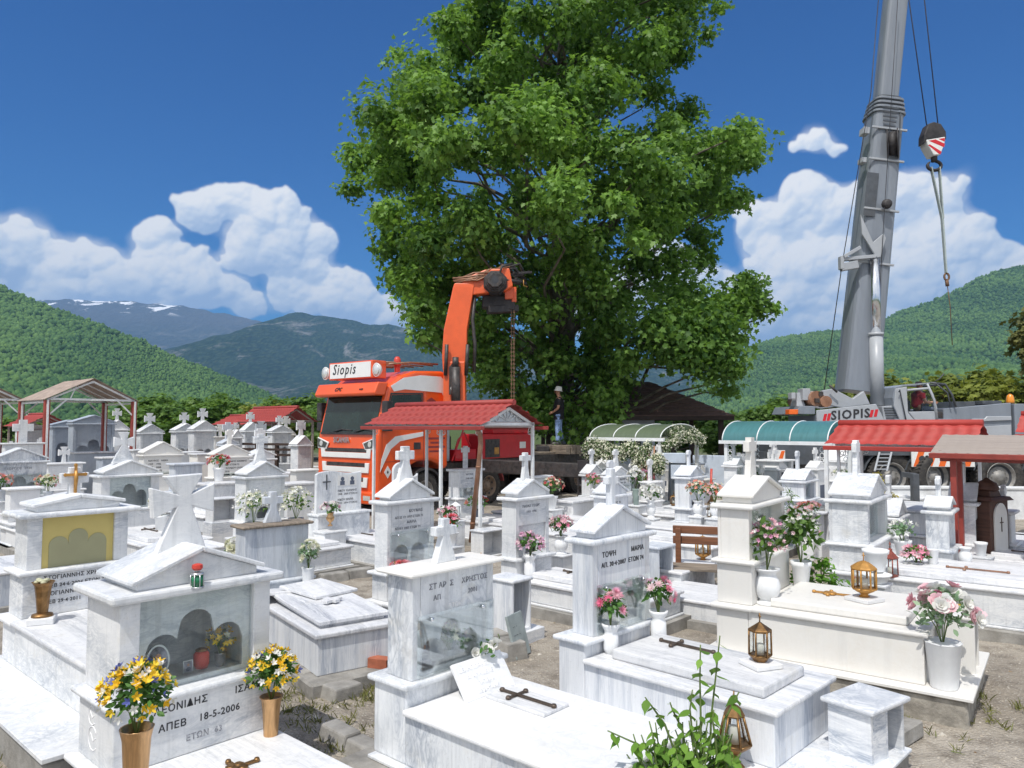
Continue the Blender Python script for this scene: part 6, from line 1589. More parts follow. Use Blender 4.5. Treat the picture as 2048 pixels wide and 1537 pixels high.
# ================================================================ canopies
GC = 'canopies built over graves'
M_FACE = Matrix(((1, 0, 0, 0), (0, 0, -1, 0), (0, 1, 0, 0), (0, 0, 0, 1)))     # text reading along +x, facing -y
BV = Vector((math.sin(R(42)), math.cos(R(42)), 0))
def tile_sheet(mb, x0, x1, ye, ze, yr, zr, step=.25, per=.20, amp=.009, drop=.042):
 """pressed tile sheet from the eave (ye, ze) up to the ridge (yr, zr)"""
 L = math.hypot(yr - ye, zr - ze); n = max(2, round(L / step)); nx = int((x1 - x0) / per * 6) + 1
 ny, nz = -(zr - ze) / L, abs(yr - ye) / L
 if yr < ye: ny = -ny
 rows = []
 for i in range(n):
  rows.append((i / n, drop)); rows.append(((i + .97) / n, 0.0))
 vs = []
 for t, up in rows:
  for k in range(nx):
   x = x0 + (x1 - x0) * k / (nx - 1)
   w = amp * math.sin(2 * PI * x / per)
   w = max(w, -amp * .4) + up
   sag = .02 * math.sin(2 * PI * x / per) if up > 0 else 0
   vs.append((x, ye + (yr - ye) * (t - sag * .6 / L if up > 0 and t > 0 else t), ze + (zr - ze) * t + 0))
   vs[-1] = (vs[-1][0], vs[-1][1] - 0 + ny * w * (1 if yr > ye else 1) * 1, vs[-1][2] + nz * w)
 fs = []
 for j in range(len(rows) - 1):
  for k in range(nx - 1):
   q = (j * nx + k, j * nx + k + 1, (j + 1) * nx + k + 1, (j + 1) * nx + k)
   fs.append(q if yr > ye else q[::-1])
 mb.add(vs, fs, True)
def gable_canopy(label, corner, L, w, ze, zr, roof='tilered', frame='whitepaint', posts=((-.1, .08), (-.1, 1), (1, .08), (1, 1)), rot=ROT, over=.15, pr=.035, tympanum=True, fascia=True, pipe=False, tile=True, lean=0.0, bars=0, under='tan', braces=False, mats2=None):
 """origin at the near corner; x runs from -L (far end) to 0 (near gable), y across"""
 root = thing('grave_canopy', label, 'canopy', corner, rot, GC)
 yc = w / 2; sl = (zr - ze) / yc
 b = MB()
 if tile:
  tile_sheet(b, -L - over, over, -over, ze - over * sl, yc, zr); tile_sheet(b, -L - over, over, w + over, ze - over * sl, yc, zr)
  b.tube([(-L - over, yc, zr + .02), (over, yc, zr + .02)], .06, 8)
 else:
  for s_, y0 in ((1, -over), (-1, w + over)):
   nx = int((L + 2 * over) / .045)
   vs = [( -L - over + (L + 2 * over) * k / nx, y, z + (.004 if roof == 'tan' else .014) * math.sin(k * 2.0)) for (y, z) in ((y0, ze - over * sl), (yc, zr)) for k in range(nx + 1)]
   b.add(vs, [(k, k + 1, nx + 2 + k, nx + 1 + k) if s_ > 0 else (k + 1, k, nx + 1 + k, nx + 2 + k) for k in range(nx)], True)
 b.build('roof', MT[roof], root)
 b = MB()
 for x in (-L, -.001):
  b.beam((x, 0, ze - .03), (x, w, ze - .03), .045, .06); b.beam((x, 0, ze - .06), (x, yc, zr - .095), .045, .05); b.beam((x, w, ze - .06), (x, yc, zr - .095), .045, .05)
  if braces:
   b.beam((x, 0, ze - .55), (x, .5, ze - .05), .03, .04); b.beam((x, w, ze - .55), (x, w - .5, ze - .05), .03, .04); b.beam((x, yc * .5, ze), (x, yc * .62, ze + (zr - ze) * .6), .03, .03)
 for y in (0, w): b.beam((-L, y, ze - (.075 if tile else .12)), (0, y, ze - (.075 if tile else .12)), .05, .055)
 b.beam((-L, yc, zr - .12), (0, yc, zr - .12), .045, .05)
 for k in range(1, 3): b.beam((-L * k / 3, 0, ze - .06), (-L * k / 3, yc, zr - .10), .03, .03); b.beam((-L * k / 3, w, ze - .06), (-L * k / 3, yc, zr - .10), .03, .03)
 b.build('roof_frame', MT[frame], root)
 for i, (fx, fy) in enumerate(posts):
  x = -L * fx if fx > 0 else -L * 0 + fx * 0 - .03
  x = -L * max(0.0, fx) - (.03 if fx <= 0 else -.03); y = w * fy
  b = MB(); b.beam((x, y, -.05), (x + lean, y, ze - .06), pr * 1.5, pr * 1.5)
  if mats2: b = MB(); b.beam((x, y, -.05), (x + lean, y, ze - .06), pr * 2.6, pr * 2.6)
  po = b.build('post', MT[mats2 or frame], root)
  if mats2:
   c_ = MB(); c_.beam((x + .09, y, -.05), (x + .09 + lean, y, ze - .06), .05, .05); c_.build('strut', MT[frame], po)
  elif not mats2 and pr > .028 and tympanum:    # scroll brackets
   c_ = MB()
   for sx_ in (-1, 1):
    if not (-L < x + sx_ * .12 < 0.02): continue
    pts = [(x + sx_ * (.02 + .10 * math.sin(q * .5)), y, ze - .30 + .24 * q / 6 + .03 * math.cos(q)) for q in range(0, 7)]
    c_.tube(pts, .008, 5); c_.tube([(x + sx_ * (.06 + .03 * math.cos(q)), y, ze - .2 + .03 * math.sin(q)) for q in np.linspace(0, 5.5, 9)], .006, 5)
   if c_.v: c_.build('bracket', MT[frame], po)
 if tympanum:
  b = MB(); b.prism([(.06, ze + .01), (w - .06, ze + .01), (yc, zr - .07)], -.05, -.04, 'yz'); t_ = b.build('gable_panel', MT['silver'], root)
  b = MB()
  for k in range(5):
   a = PI * (.15 + .7 * k / 4)
   b.tube([(-.03, yc, ze + .03), (-.03, yc + .22 * w / 1.5 * math.cos(a), ze + .04 + .17 * (zr - ze) / .42 * math.sin(a))], .010, 5)
   b.lathe([(.022, 0), (.022, .012)], 8, M=Matrix.Translation((-.036, yc + .23 * w / 1.5 * math.cos(a), ze + .05 + .17 * (zr - ze) / .42 * math.sin(a))) @ Matrix.Rotation(PI / 2, 4, 'Y'))
  for s_ in (-1, 1): b.tube([(-.03, yc + s_ * (.30 + .06 * math.cos(q)) * w / 1.5, ze + .07 + .05 * math.sin(q)) for q in np.linspace(0, 5.6, 10)], .008, 5)
  b.build('scrollwork', MT['whitepaint'], t_)
 if fascia:
  b = MB()
  for y in (-over - .03, w + over + .03):
   b.prism([(y - .05, ze - over * sl - .07), (y + .05, ze - over * sl - .07), (y + .06, ze - over * sl + .0), (y - .06, ze - over * sl + .0)], -L - over, over + .05, 'yz')
  b.build('gutter', MT['oxide' if roof == 'tan' else roof], root, .006, 1)
 if pipe:
  b = MB(); b.tube([(.05, -over - .02, ze - .12), (.04, -.08, ze - .22), (.03, -.05, ze - .4), (-.22, -.05, .12)], .045, 10); b.build('downpipe', MT['copperpipe'], root)
  b = MB()
  for z in (1.5, .45): b.lathe([(.052, 0), (.054, .03), (.052, .04)], 12, (-.22 + .25 * (z - .12) / 1.8, -.05, z))
  b.build('pipe_clamp', MT['copperpipe'], root)
 return root
c = D(963, 852, 14.0)
gable_canopy('red tile grave canopy with white scrollwork gable and brown downpipe in front of the truck', (c.x, c.y, 0), 3.25, 1.5, 2.35, 2.72, 'tilered', 'whitepaint', ((0, 0), (.35, 0), (1, 0), (0, 1), (1, 1)), pipe=True, lean=.0)
c = D(1930, 893, 11.6)
gable_canopy('bright red tile grave canopy in front of the wheels of the grey crane', (c.x, c.y, 0), 1.92, 1.2, 2.02, 2.31, 'tilebright', 'whitepaint', ((0, 0), (1, 0), (0, 1), (1, 1)), pr=.03)
c = D(1880, 908, 10.4)
c3 = Vector((math.cos(ROT), math.sin(ROT), 0)) * 2.6
gable_canopy('tan sheet canopy on dark red posts at the right edge', (c.x + c3.x, c.y + c3.y, 0), 2.6, 1.3, 1.95, 2.16, 'tan', 'oxide', ((.28, 0), (.95, 0), (.95, .25), (.62, 0)), tympanum=False, tile=False, pr=.048, over=.10)
c = D(2052, 858, 14.5); c3 = Vector((math.cos(ROT), math.sin(ROT), 0)) * 1.6
gable_canopy('red roofed canopy whose edge shows at the far right behind the tan one', (c.x + c3.x, c.y + c3.y, 0), 1.6, 1.2, 2.2, 2.5, 'tilebright', 'whitepaint', ((0, 0), (1, 0), (0, 1), (1, 1)))
c = D(95, 792, 22.0)
gable_canopy('open gabled shed with faded corrugated roof on red and white posts at the left', (c.x, c.y, 0), 2.5, 2.45, 3.10, 3.72, 'thatch', 'whitepaint', ((0, 0), (1, 0), (0, 1), (1, 1)), tympanum=False, tile=False, fascia=False, pr=.055, braces=True, mats2='oxide', over=.1)
c = D(44, 795, 24.5) - BV * 2.4
gable_canopy('second open shed with corrugated roof cut by the left edge', (c.x, c.y, 0), 2.5, 2.4, 3.15, 3.75, 'thatch', 'whitepaint', ((0, 0), (1, 0), (0, 1), (1, 1)), tympanum=False, tile=False, fascia=False, pr=.055, braces=True, mats2='oxide', over=.1)
c = D(557, 836, 30.0)
gable_canopy('small red tile canopy with open gable left of the truck', (c.x, c.y, 0), 3.2, 1.6, 2.50, 3.02, 'tilered', 'tan', ((0, 0), (.5, 0), (1, 0), (0, 1), (1, 1)), tympanum=False, fascia=False, pr=.05)
c = D(488, 843, 33.0)
gable_canopy('lower red sheet canopy adjoining the small red tile canopy on its left', (c.x, c.y, 0), 2.6, 1.6, 2.35, 2.72, 'tilered', 'tan', ((0, 0), (1, 0), (0, 1), (1, 1)), tympanum=False, fascia=False, pr=.045)
c = D(52, 846, 31.0)
gable_canopy('little red roof over a tomb at the far left below the sheds', (c.x, c.y, 0), 2.4, 1.6, 2.3, 2.75, 'tilered', 'tan', ((0, 0), (1, 0), (0, 1), (1, 1)), tympanum=False, fascia=False, pr=.045)
def arch_canopy(label, corner, L, w, ze, rise, sheet, rot=ROT, scroll=True):
 root = thing('grave_canopy', label, 'canopy', corner, rot, GC)
 n = 18
 def arc(k, dz=0): 
  a = PI * k / n
  return (w / 2 - (w / 2 + .08 + dz) * math.cos(a), ze + (rise + dz) * math.sin(a))
 b = MB(); vs = [(x, *arc(k)) for x in (-L - .08, .08) for k in range(n + 1)]
 b.add(vs, [(k, k + 1, n + 2 + k, n + 1 + k) for k in range(n)], True); b.build('roof_sheet', MT[sheet], root)
 b = MB()
 for x in (-L - .06, -L * .66, -L * .33, .06): b.tube([(x, *arc(k, .002)) for k in range(n + 1)], .014, 6)
 b.build('roof_ribs', MT['whitepaint'], root)
 b = MB()
 for y in (-.06, w + .06): b.beam((-L - .15, y, ze - .03), (.15, y, ze - .03), .06, .08)
 for x in (-L, 0): b.beam((x, 0, ze - .03), (x, w, ze - .03), .05, .05)
 b.build('roof_frame', MT['whitepaint'], root)
 for x in (-L, 0):
  for y in (0, w):
   b = MB(); b.beam((x, y, -.05), (x, y, ze - .07), .075, .075); po = b.build('post', MT['whitepaint'], root)
   if scroll:
    c_ = MB()
    for q0 in range(3): c_.tube([(x + (.09 if x < 0 else -.09) + .045 * math.cos(q), y, ze - .16 - q0 * .13 + .055 * math.sin(q)) for q in np.linspace(0, 5.6, 10)], .009, 5)
    c_.build('bracket', MT['whitepaint'], po)
 return root
c = D(1652, 890, 16.2)
arch_canopy('teal arched polycarbonate canopy with white frame left of the bright red one', (c.x, c.y, 0), 2.3, 1.5, 1.93, .46, 'teal')
c = D(1320, 878, 18.0)
jc = arch_canopy('olive arched canopy overgrown with flowering jasmine below the dark pavilion', (c.x, c.y, 0), 1.95, 1.8, 1.98, .34, 'olivepoly', scroll=False)
def jasmine():
 r = np.random.default_rng(77)
 root = thing('jasmine', 'dense white flowering jasmine draped over the olive arched canopy', 'climber', (c.x, c.y, 0), ROT)
 lobes = []
 for k in range(58):
  t = r.random(); lobes.append((-2.15 + 2.2 * t, -.14 + r.normal() * .05, 1.88 - r.random() * (.30 + .35 * t * t) - .05, r.uniform(.10, .22)))
 for k in range(26):
  a = PI * r.uniform(.06, .92); lobes.append((.10 + r.normal() * .05, .9 - .88 * math.cos(a), 1.92 + .27 * math.sin(a) - r.random() * .28, r.uniform(.09, .19)))
 for k in range(8): lobes.append((.0 + r.normal() * .06, -.1, 1.55 - r.random() * .35, r.uniform(.10, .18)))
 P, Nn, T = lobe_leaves(lobes, 3600, r, .3, .6, .8, .6, 1.0)
 link('leaves', leaf_cloud('leaves', P, Nn, r.uniform(.035, .07, len(P)), T, OVAL_LEAF, .2, None, 5), LEAF['jas'], root)
 P, Nn, T = lobe_leaves(lobes, 3400, r, .75, .6, 1.0, .5, 1.0)
 st = [(math.cos(2 * PI * k / 10) * (.5 if k % 2 == 0 else .2), .5 + math.sin(2 * PI * k / 10) * (.5 if k % 2 == 0 else .2)) for k in range(10)]
 link('blossoms', leaf_cloud('blossoms', P * 1.0, Nn, r.uniform(.04, .065, len(P)), T, st, .1, None, 6), PET['cream'], root)
 b = MB(); rr = random.Random(4)
 for k in range(4): b.tube([(.02, -.12, -.05), (-.1 + rr.uniform(-.05, .05), -.15, .6), (-.18 + rr.uniform(-.1, .1), -.12, 1.2), (-.2 + rr.uniform(-.2, .2), -.1, 1.8)], [.05, .045, .035, .02], 7)
 for k in range(60): b.tube([(-.25 + rr.uniform(-.14, .14), -.18 + rr.uniform(-.1, .1), 1.25 + rr.uniform(-.15, .2)), (-.25 + rr.uniform(-.16, .16), -.2 + rr.uniform(-.1, .1), .72 + rr.uniform(-.2, .3))], .008, 4)
 b.build('stems', MT['copperpipe'], root)
jasmine()
# ---------------------------------------------------------------- pavilion under the tree
def pavilion():
 Y = 27.0
 xr = D(1470, 830, Y).x; xl = D(1075, 830, Y).x; ze = 2.62; za = 4.0; y0, y1 = Y, Y + 5.2
 cx_ = (xl + xr) / 2
 loc = Vector((cx_, Y, 0)); hw = (xr - xl) / 2
 root = thing('pavilion', 'low pavilion with dark tiled hip roof on posts under the plane tree', 'building', loc)
 b = MB()
 yr = (y1 - y0) / 2; rd = hw - 2.6
 nst = 9
 def ring(t): return [(-hw + (hw - rd) * t, yr * t * .98), (hw - (hw - rd) * t, yr * t * .98), (hw - (hw - rd) * t, 2 * yr - yr * t * .98), (-hw + (hw - rd) * t, 2 * yr - yr * t * .98)]
 for i in range(nst):
  t0, t1 = i / nst, (i + 1) / nst
  z0, z1 = ze + (za - ze) * t0, ze + (za - ze) * t1
  A = [(x, y, z0 + .035) for x, y in ring(t0)]; B_ = [(x, y, z1) for x, y in ring(t1)]; C_ = [(x, y, z0) for x, y in ring(t0)]
  b.add(A + B_ + C_, [(k, (k + 1) % 4, 4 + (k + 1) % 4, 4 + k) for k in range(4)] + [(8 + k, 8 + (k + 1) % 4, (k + 1) % 4, k) for k in range(4)])
 t = ring(1); b.add([(x, y, za) for x, y in t], [(0, 1, 2, 3)])
 b.build('roof', MT['darktile'], root)
 b = MB(); b.box(-hw + .02, hw - .02, .02, .10, ze - .14, ze - .002); b.box(-hw + .02, hw - .02, 2 * yr - .1, 2 * yr - .02, ze - .14, ze - .002); b.box(hw - .10, hw - .02, .101, 2 * yr - .101, ze - .14, ze - .002); b.box(-hw + .02, -hw + .1, .101, 2 * yr - .101, ze - .14, ze - .002)
 b.build('eave_beam', MT['dkwood'], root)
 for x in (hw - .42, -hw + .4):
  for y in (.35, 2 * yr - .35):
   b = MB(); b.box(x - .08, x + .08, y - .08, y + .08, -.05, ze - .141); b.build('post', MT['dkwood'], root)
 xa = D(1310, 830, Y + .8).x - cx_
 b = MB(); b.box(-hw + .9, xa, .9, 2 * yr - .9, 0, ze - .145); b.build('wall', MT['stucco'], root)
 b = MB(); b.box(-hw + 1.9, -hw + 2.8, .885, .897, .1, 2.1); b.build('door', MT['dkwood'], root)
 b = MB(); b.box(xa - 1.3, xa - .5, .885, .897, 1.1, 2.0); b.build('window', MT['dkglass'], root)
pavilion()
def low_wall(label, p0, p1, z, t, mat, name='stone_wall', cap=True):
 p0 = Vector(p0); p1 = Vector(p1); d = p1 - p0
 root = thing(name, label, 'wall', (p0.x, p0.y, 0), math.atan2(d.y, d.x))
 b = MB(); b.box(0, d.length, 0, t, -.1, z - .061); b.build('masonry', MT[mat], root, .015, 1)
 if cap: b = MB(); b.box(-.02, d.length + .02, -.03, t + .03, z - .06, z); b.build('coping', MT['stone'], root, .01, 1)
 return root
a = D(1700, 978, 19.0); b_ = D(2500, 990, 18.2)
low_wall('whitewashed low stone wall in front of the crane wheels', (a.x, 19.0, 0), (b_.x, 18.2, 0), .76, .35, 'stone')
a = D(1385, 905, 25.0); b_ = D(1452, 905, 24.5)
low_wall('pale blue rendered wall right of the jasmine canopy', (a.x, 25, 0), (b_.x, 24.5, 0), 1.36, .3, 'stucco', cap=False)
a = D(1290, 930, 23.0); b_ = D(1372, 930, 23.0)
low_wall('low bluish wall behind the jasmine trunk', (a.x, 23, 0), (b_.x, 23, 0), 1.5, .3, 'stucco', cap=False)
def timber_fence():
 a = D(474, 885, 26.5); e = D(596, 890, 25.5); d = e - a; L = math.hypot(d.x, d.y)
 root = thing('timber_fence', 'dark timber post and rail fence below the red double canopy', 'fence', (a.x, a.y, 0), math.atan2(d.y, d.x))
 for k in range(4): b = MB(); b.box(L * k / 3 - .05, L * k / 3 + .05, -.05, .05, -.05, 1.68); b.build('post', MT['dkwood'], root)
 for z in (1.28, 1.46, 1.64): b = MB(); b.box(-.1, L + .1, -.075, -.0505, z - .04, z + .04); b.build('rail', MT['dkwood'], root)
timber_fence()
def swing_frame():
 p = D(1368, 985, 20.0)
 root = thing('swing_frame', 'grey steel frame of a folded garden swing under the jasmine canopy edge', 'frame', (p.x, 20.0, 0), R(-8))
 for x in (-.38, .40):
  b = MB()
  b.tube([(x, -.35, .02), (x + .02, 0, 1.25), (x + .02, .05, 1.3), (x, .4, .02)], .025, 8); b.tube([(x, -.35, .02), (x, .4, .02)], .022, 8); b.tube([(x + .1, -.25, .3), (x + .16, -.2, .55), (x + .1, -.1, .85)], .02, 6)
  b.build('side_frame', MT['cranegrey'], root)
 b = MB(); b.tube([(-.5, 0, 1.27), (.55, 0, 1.27)], .025, 8); b.build('crossbar', MT['cranegrey'], root)
 b = MB()
 for k in range(6): b.box(-.34, .36, -.2 + k * .07, -.15 + k * .07, .34, .36)
 b.box(-.36, .38, .2, .22, .34, .9); b.build('seat', MT['craneside'], root)
swing_frame()
def red_pole():
 p = D(1421, 968, 19.0)
 root = thing('hydrant_post', 'thin red and white pole right of the slim gable grave', 'pole', (p.x, 19.0, 0))
 b = MB(); b.tube([(0, 0, -.05), (0, 0, .5), (.03, 0, 1.2)], .03, 8); b.build('pole', MT['redplastic'], root)
 b = MB(); b.lathe([(.04, .5), (.045, .6), (.04, .75)], 10); b.build('sleeve', MT['plasticw'], root)
red_pole()
# ================================================================ vehicles
def wheel(parent, c, rad, w, axis, rim='rim', hub=1.0, bolts=8, name='wheel', dish=.03):
 """axis: unit vector pointing out of the vehicle"""
 root = bpy.data.objects.new(name, None); COL.objects.link(root); root.parent = parent; root.location = c
 root.rotation_euler = Vector(axis).to_track_quat('Z', 'Y').to_euler()
 h = w / 2; b = MB()
 prof = [(rad * .56, -h * .8), (rad * .70, -h), (rad * .90, -h * .98), (rad * .985, -h * .72), (rad, -h * .3), (rad, h * .3), (rad * .985, h * .72), (rad * .90, h * .98), (rad * .70, h), (rad * .585, h * .86), (rad * .56, h * .8)]
 b.lathe(prof, 40, cap=False)
 for k in range(40):
  a = 2 * PI * k / 40
  for s_ in (-1, 1):
   M = Matrix.Rotation(a + (.08 if s_ > 0 else 0), 4, 'Z') @ Matrix.Translation((rad, 0, s_ * h * .5)) @ Matrix.Rotation(s_ * .35, 4, 'X')
   b.box(-.02, .012, -.022, .022, -h * .38, h * .38, M)
 b.build('tyre', MT['rubber'], root)
 b = MB()
 b.lathe([(rad * .575, h * .84), (rad * .60, h * .90), (rad * .56, h * .90), (rad * .52, h * .55), (rad * .42, h * .35 - dish), (rad * .30, h * .42), (rad * .26, h * .52), (rad * .20, h * .60), (rad * .17, h * .78 * hub), (rad * .08, h * .82 * hub), (.004, h * .83 * hub)], 32, cap=False)
 for k in range(bolts):
  a = 2 * PI * k / bolts
  b.lathe([(.016, 0), (.016, .03), (.008, .036)], 6, (rad * .31 * math.cos(a), rad * .31 * math.sin(a), h * .40))
 b.lathe([(rad * .575, -h * .8), (rad * .3, -h * .5), (rad * .3, h * .3)], 24, cap=False)
 b.build('rim', MT[rim], root)
 b = MB()
 for k in range(8 if rad < .6 else 0):
  a = 2 * PI * (k + .5) / 8
  b.lathe([(rad * .07, 0), (rad * .06, .006)], 10, (rad * .46 * math.cos(a), rad * .46 * math.sin(a), h * .46))
 if b.v: b.build('vent_holes', MT['dark'], root)
 if rad > .6:
  b = MB(); b.lathe([(rad * .42, h * .36), (rad * .47, h * .47), (rad * .50, h * .52)], 32, cap=False); b.build('rim_groove', MT['dark'], root)
 return root
# ---------------------------------------------------------------- the orange lorry with loader crane
def orange_truck():
 TH = R(50); Fd = Vector((-math.cos(TH), -math.sin(TH), 0)); Nl = Vector((math.sin(TH), -math.cos(TH), 0))
 cor = D(754, 944, 19.0); ZB = -.02
 base = Vector((cor.x, cor.y, ZB)) - Nl * 1.27
 rz = math.atan2(Fd.y, Fd.x)
 root = thing('crane_truck', 'orange lorry with white grille bars, roof sign and orange loader crane', 'truck', base, rz)
 Minv = (Matrix.Translation(base) @ Matrix.Rotation(rz, 4, 'Z')).inverted()
 O = MT['orange']; Wt = MT['truckwhite']; Dk = MT['chassis']
 prof = [(-.03, .45), (.0, .95), (.0, 1.45), (-.03, 1.84), (-.28, 2.80), (-.36, 2.92), (-.72, 3.16), (-1.20, 3.30), (-2.15, 3.34), (-2.32, 3.22), (-2.32, 1.05), (-2.12, 1.0), (-2.02, 1.12), (-1.75, 1.22), (-1.30, 1.22), (-1.02, 1.12), (-.88, .92), (-.82, .45)]
 b = MB(); b.prism(prof, -1.25, 1.25, 'xz'); cab = b.build('cab', O, root, .085, 3, 25)
 def side(name, poly, mat, y=1.251, t=.008, par=cab):
  b = MB(); b.prism(poly, y, y + t, 'xz'); return b.build(name, mat, par, .002 if t > .006 else 0)
 def front_quad(name, zb, zt, xb, xt, y0, y1, mat, off=.008, par=cab):
  nrm = Vector((zt - zb, 0, xb - xt)).normalized()
  pts = [(xb, y0, zb), (xb, y1, zb), (xt, y1, zt), (xt, y0, zt)]
  vs = [Vector(p) + nrm * .001 for p in pts] + [Vector(p) + nrm * off for p in pts]
  b = MB(); b.add(vs, [(3, 2, 1, 0), (4, 5, 6, 7), (0, 1, 5, 4), (1, 2, 6, 5), (2, 3, 7, 6), (3, 0, 4, 7)]); return b.build(name, mat, par, .003, 1)
 gl = MT['screen'] = plain('dark_screen_glass', (0.014, 0.028, 0.022), 0.05, 0, 0.3, 2, spec=0.45)
 front_quad('windscreen', 1.88, 2.72, -.04, -.258, -1.13, 1.13, gl, .012)
 wb = MB()
 for y in (-.55, .35): wb.tube([(.0, y, 1.90), (-.02, y + .35, 1.96), (-.03, y + .75, 1.93)], .014, 5)
 wb.box(-.03, .012, -1.1, 1.1, 1.84, 1.885); wb.build('wipers', Dk, cab)
 b = MB(); b.prism([(-.22, 2.70), (.06, 2.70), (.10, 2.76), (-.02, 3.0), (-.32, 3.0)], -1.27, 1.27, 'xz'); vis = b.build('sun_visor', O, cab, .03, 2)
 M_X = Matrix(((0, 0, 1, 0), (1, 0, 0, 0), (0, 1, 0, 0), (0, 0, 0, 1)))   # reads along +y, faces +x
 Mv = Matrix.Translation((.078, -.42, 2.825)) @ Matrix.Rotation(R(-27), 4, 'Y') @ M_X
 text('lettering', vis, 'CPC', .13, MT['ink'], Mv, depth=.004, spacing=1.3, shear=.25, offset=.004)
 text('lettering', vis, 'R420', .07, MT['ink'], Matrix.Translation((.078, .62, 2.825)) @ Matrix.Rotation(R(-27), 4, 'Y') @ M_X, depth=.004)
 b = MB(); b.box(-.52, -.10, -.92, .92, 3.10, 3.50); sb = b.build('sign_box', O, root, .02, 2)
 b = MB(); b.box(-.099, -.085, -.86, .86, 3.13, 3.47); fc = b.build('sign_face', Wt, sb)
 text('lettering', fc, 'Siopis', .34, MT['ink'], Matrix.Translation((-.083, -.74, 3.22)) @ M_X, depth=.003, spacing=1.22, shear=.28, offset=.003)
 for y in (-1.08, 1.08):
  b = MB(); b.lathe([(.05, -.12), (.13, -.05), (.15, 0), (.155, .03), (.145, .032)], 20, M=Matrix.Translation((-.12, y, 3.27)) @ Matrix.Rotation(PI / 2, 4, 'Y')); lp = b.build('spot_lamp', MT['truckwhite'], root)
  b = MB(); b.lathe([(.14, .033), (.09, .05), (.02, .056)], 20, M=Matrix.Translation((-.12, y, 3.27)) @ Matrix.Rotation(PI / 2, 4, 'Y')); b.build('lens', MT['lamp'], lp)
 b = MB(); b.tube([(-.5, -1.05, 3.42), (-1.2, -1.0, 3.50), (-2.2, -.95, 3.52)], .025, 6); b.tube([(-.5, 1.05, 3.42), (-1.2, 1.0, 3.50), (-2.2, .95, 3.52)], .025, 6)
 for y in (-.7, -.2, .3, .8): b.tube([(-.5, y, 3.48), (-1.5, y * .9, 3.52), (-2.3, y * .8, 3.50)], .02, 6)
 b.build('roof_rack', MT['copperpipe'], root)
 b = MB(); b.lathe([(.09, 0), (.10, .03), (.085, .16), (.05, .21), (.01, .22)], 14, (-1.0, .75, 3.42)); b.box(-1.05, -.95, .7, .8, 3.28, 3.42); b.build('beacon', MT['redplastic'], root)
 for k, z in enumerate((1.42, 1.10, .78)):
  b = MB(); yy = 1.02 - .06 * k
  b.prism([(-yy, z - .10), (yy, z - .10), (yy + .03, z + .12), (yy - .14, z + .12), (yy - .14, z + .02), (-yy + .14, z + .02), (-yy + .14, z + .12), (-yy - .03, z + .12)], .001, .032, 'yz'); fr = b.build('grille_bar', Wt, cab, .008, 2)
  b = MB(); b.box(.0012, .012, -yy + .16, yy - .16, z + .03, z + .115); b.build('grille_slot', MT['machine'], fr)
 text('lettering', cab, 'SCANIA', .17, MT['silver'], Matrix.Translation((.005, -.52, 1.66)) @ M_X, depth=.012, spacing=1.15, offset=.004)
 for s_ in (-1, 1):
  y0 = s_ * .70; y1 = s_ * 1.20
  pts = [(y0, 1.66), (y1, 1.78), (y1, 1.52), (y0 + s_ * .12, 1.50)]
  if s_ < 0: pts = pts[::-1]
  b = MB(); b.prism(pts, .0, .028, 'yz'); hl = b.build('headlight', Wt, cab, .02, 2)
  pts = [(y0 + s_ * .06, 1.645), (y1 - s_ * .03, 1.75), (y1 - s_ * .03, 1.55), (y0 + s_ * .15, 1.53)]
  if s_ < 0: pts = pts[::-1]
  b = MB(); b.prism(pts, .029, .04, 'yz'); b.build('lens', MT['dkglass2'], hl, .006, 1)
  b = MB(); b.lathe([(.07, .0), (.06, .01)], 14, M=Matrix.Translation((.040, s_ * 1.02, 1.63)) @ Matrix.Rotation(PI / 2, 4, 'Y')); b.build('reflector', MT['lamp'], hl)
 b = MB(); b.prism([(-1.27, .30), (1.27, .30), (1.27, .62), (-1.27, .62)], -.35, .06, 'yz'); bm_ = b.build('bumper', O, root, .05, 3)
 for s_ in (-1, 1): b = MB(); b.box(.061, .07, s_ * .95 - .14, s_ * .95 + .14, .40, .52); b.build('fog_lamp', MT['lamp'], bm_)
 side('white_flank', [(-.40, 2.92), (-.80, 3.12), (-1.35, 3.20), (-2.05, 3.20), (-2.22, 3.08), (-2.29, 2.85), (-2.29, 2.30), (-2.18, 2.30), (-2.17, 2.70), (-2.08, 2.82), (-.85, 2.86), (-.50, 2.80)], Wt)
 side('white_swoosh', [(-.10, 1.02), (-.14, 1.30), (-.28, 1.62), (-.55, 1.80), (-1.45, 1.90), (-1.45, 1.80), (-.70, 1.69), (-.42, 1.52), (-.22, 1.22)], Wt)
 wn = side('side_window', [(-.22, 1.98), (-.44, 2.72), (-1.38, 2.76), (-1.38, 1.98)], gl)
 side('window_frame', [(-.16, 1.94), (-.40, 2.77), (-1.43, 2.80), (-1.43, 1.94), (-1.39, 1.94), (-1.39, 2.765), (-.43, 2.73), (-.21, 1.945)], Dk, 1.2512, .010)
 for s_ in (1,):
  b = MB(); b.box(-1.47, -1.455, 1.2505, 1.2535, 1.1, 2.82); b.box(-.16, -.15, 1.2505, 1.2535, .98, 1.92); b.box(-1.47, -.15, 1.2505, 1.2532, 1.24, 1.25); b.build('door_seam', MT['deepred'], cab)
 b = MB(); b.box(-1.36, -1.14, 1.252, 1.275, 1.50, 1.66); hd = b.build('door_handle', Dk, cab, .02, 2)
 b = MB(); b.prism([(-1.62, 2.35), (-1.72, 2.62), (-1.82, 2.35), (-1.9, 2.35), (-1.78, 2.55), (-1.88, 2.62), (-1.72, 2.70), (-1.56, 2.62), (-1.66, 2.55), (-1.54, 2.35)], 1.251, 1.254, 'xz'); b.build('emblem', MT['deepred'], cab)
 b = MB()
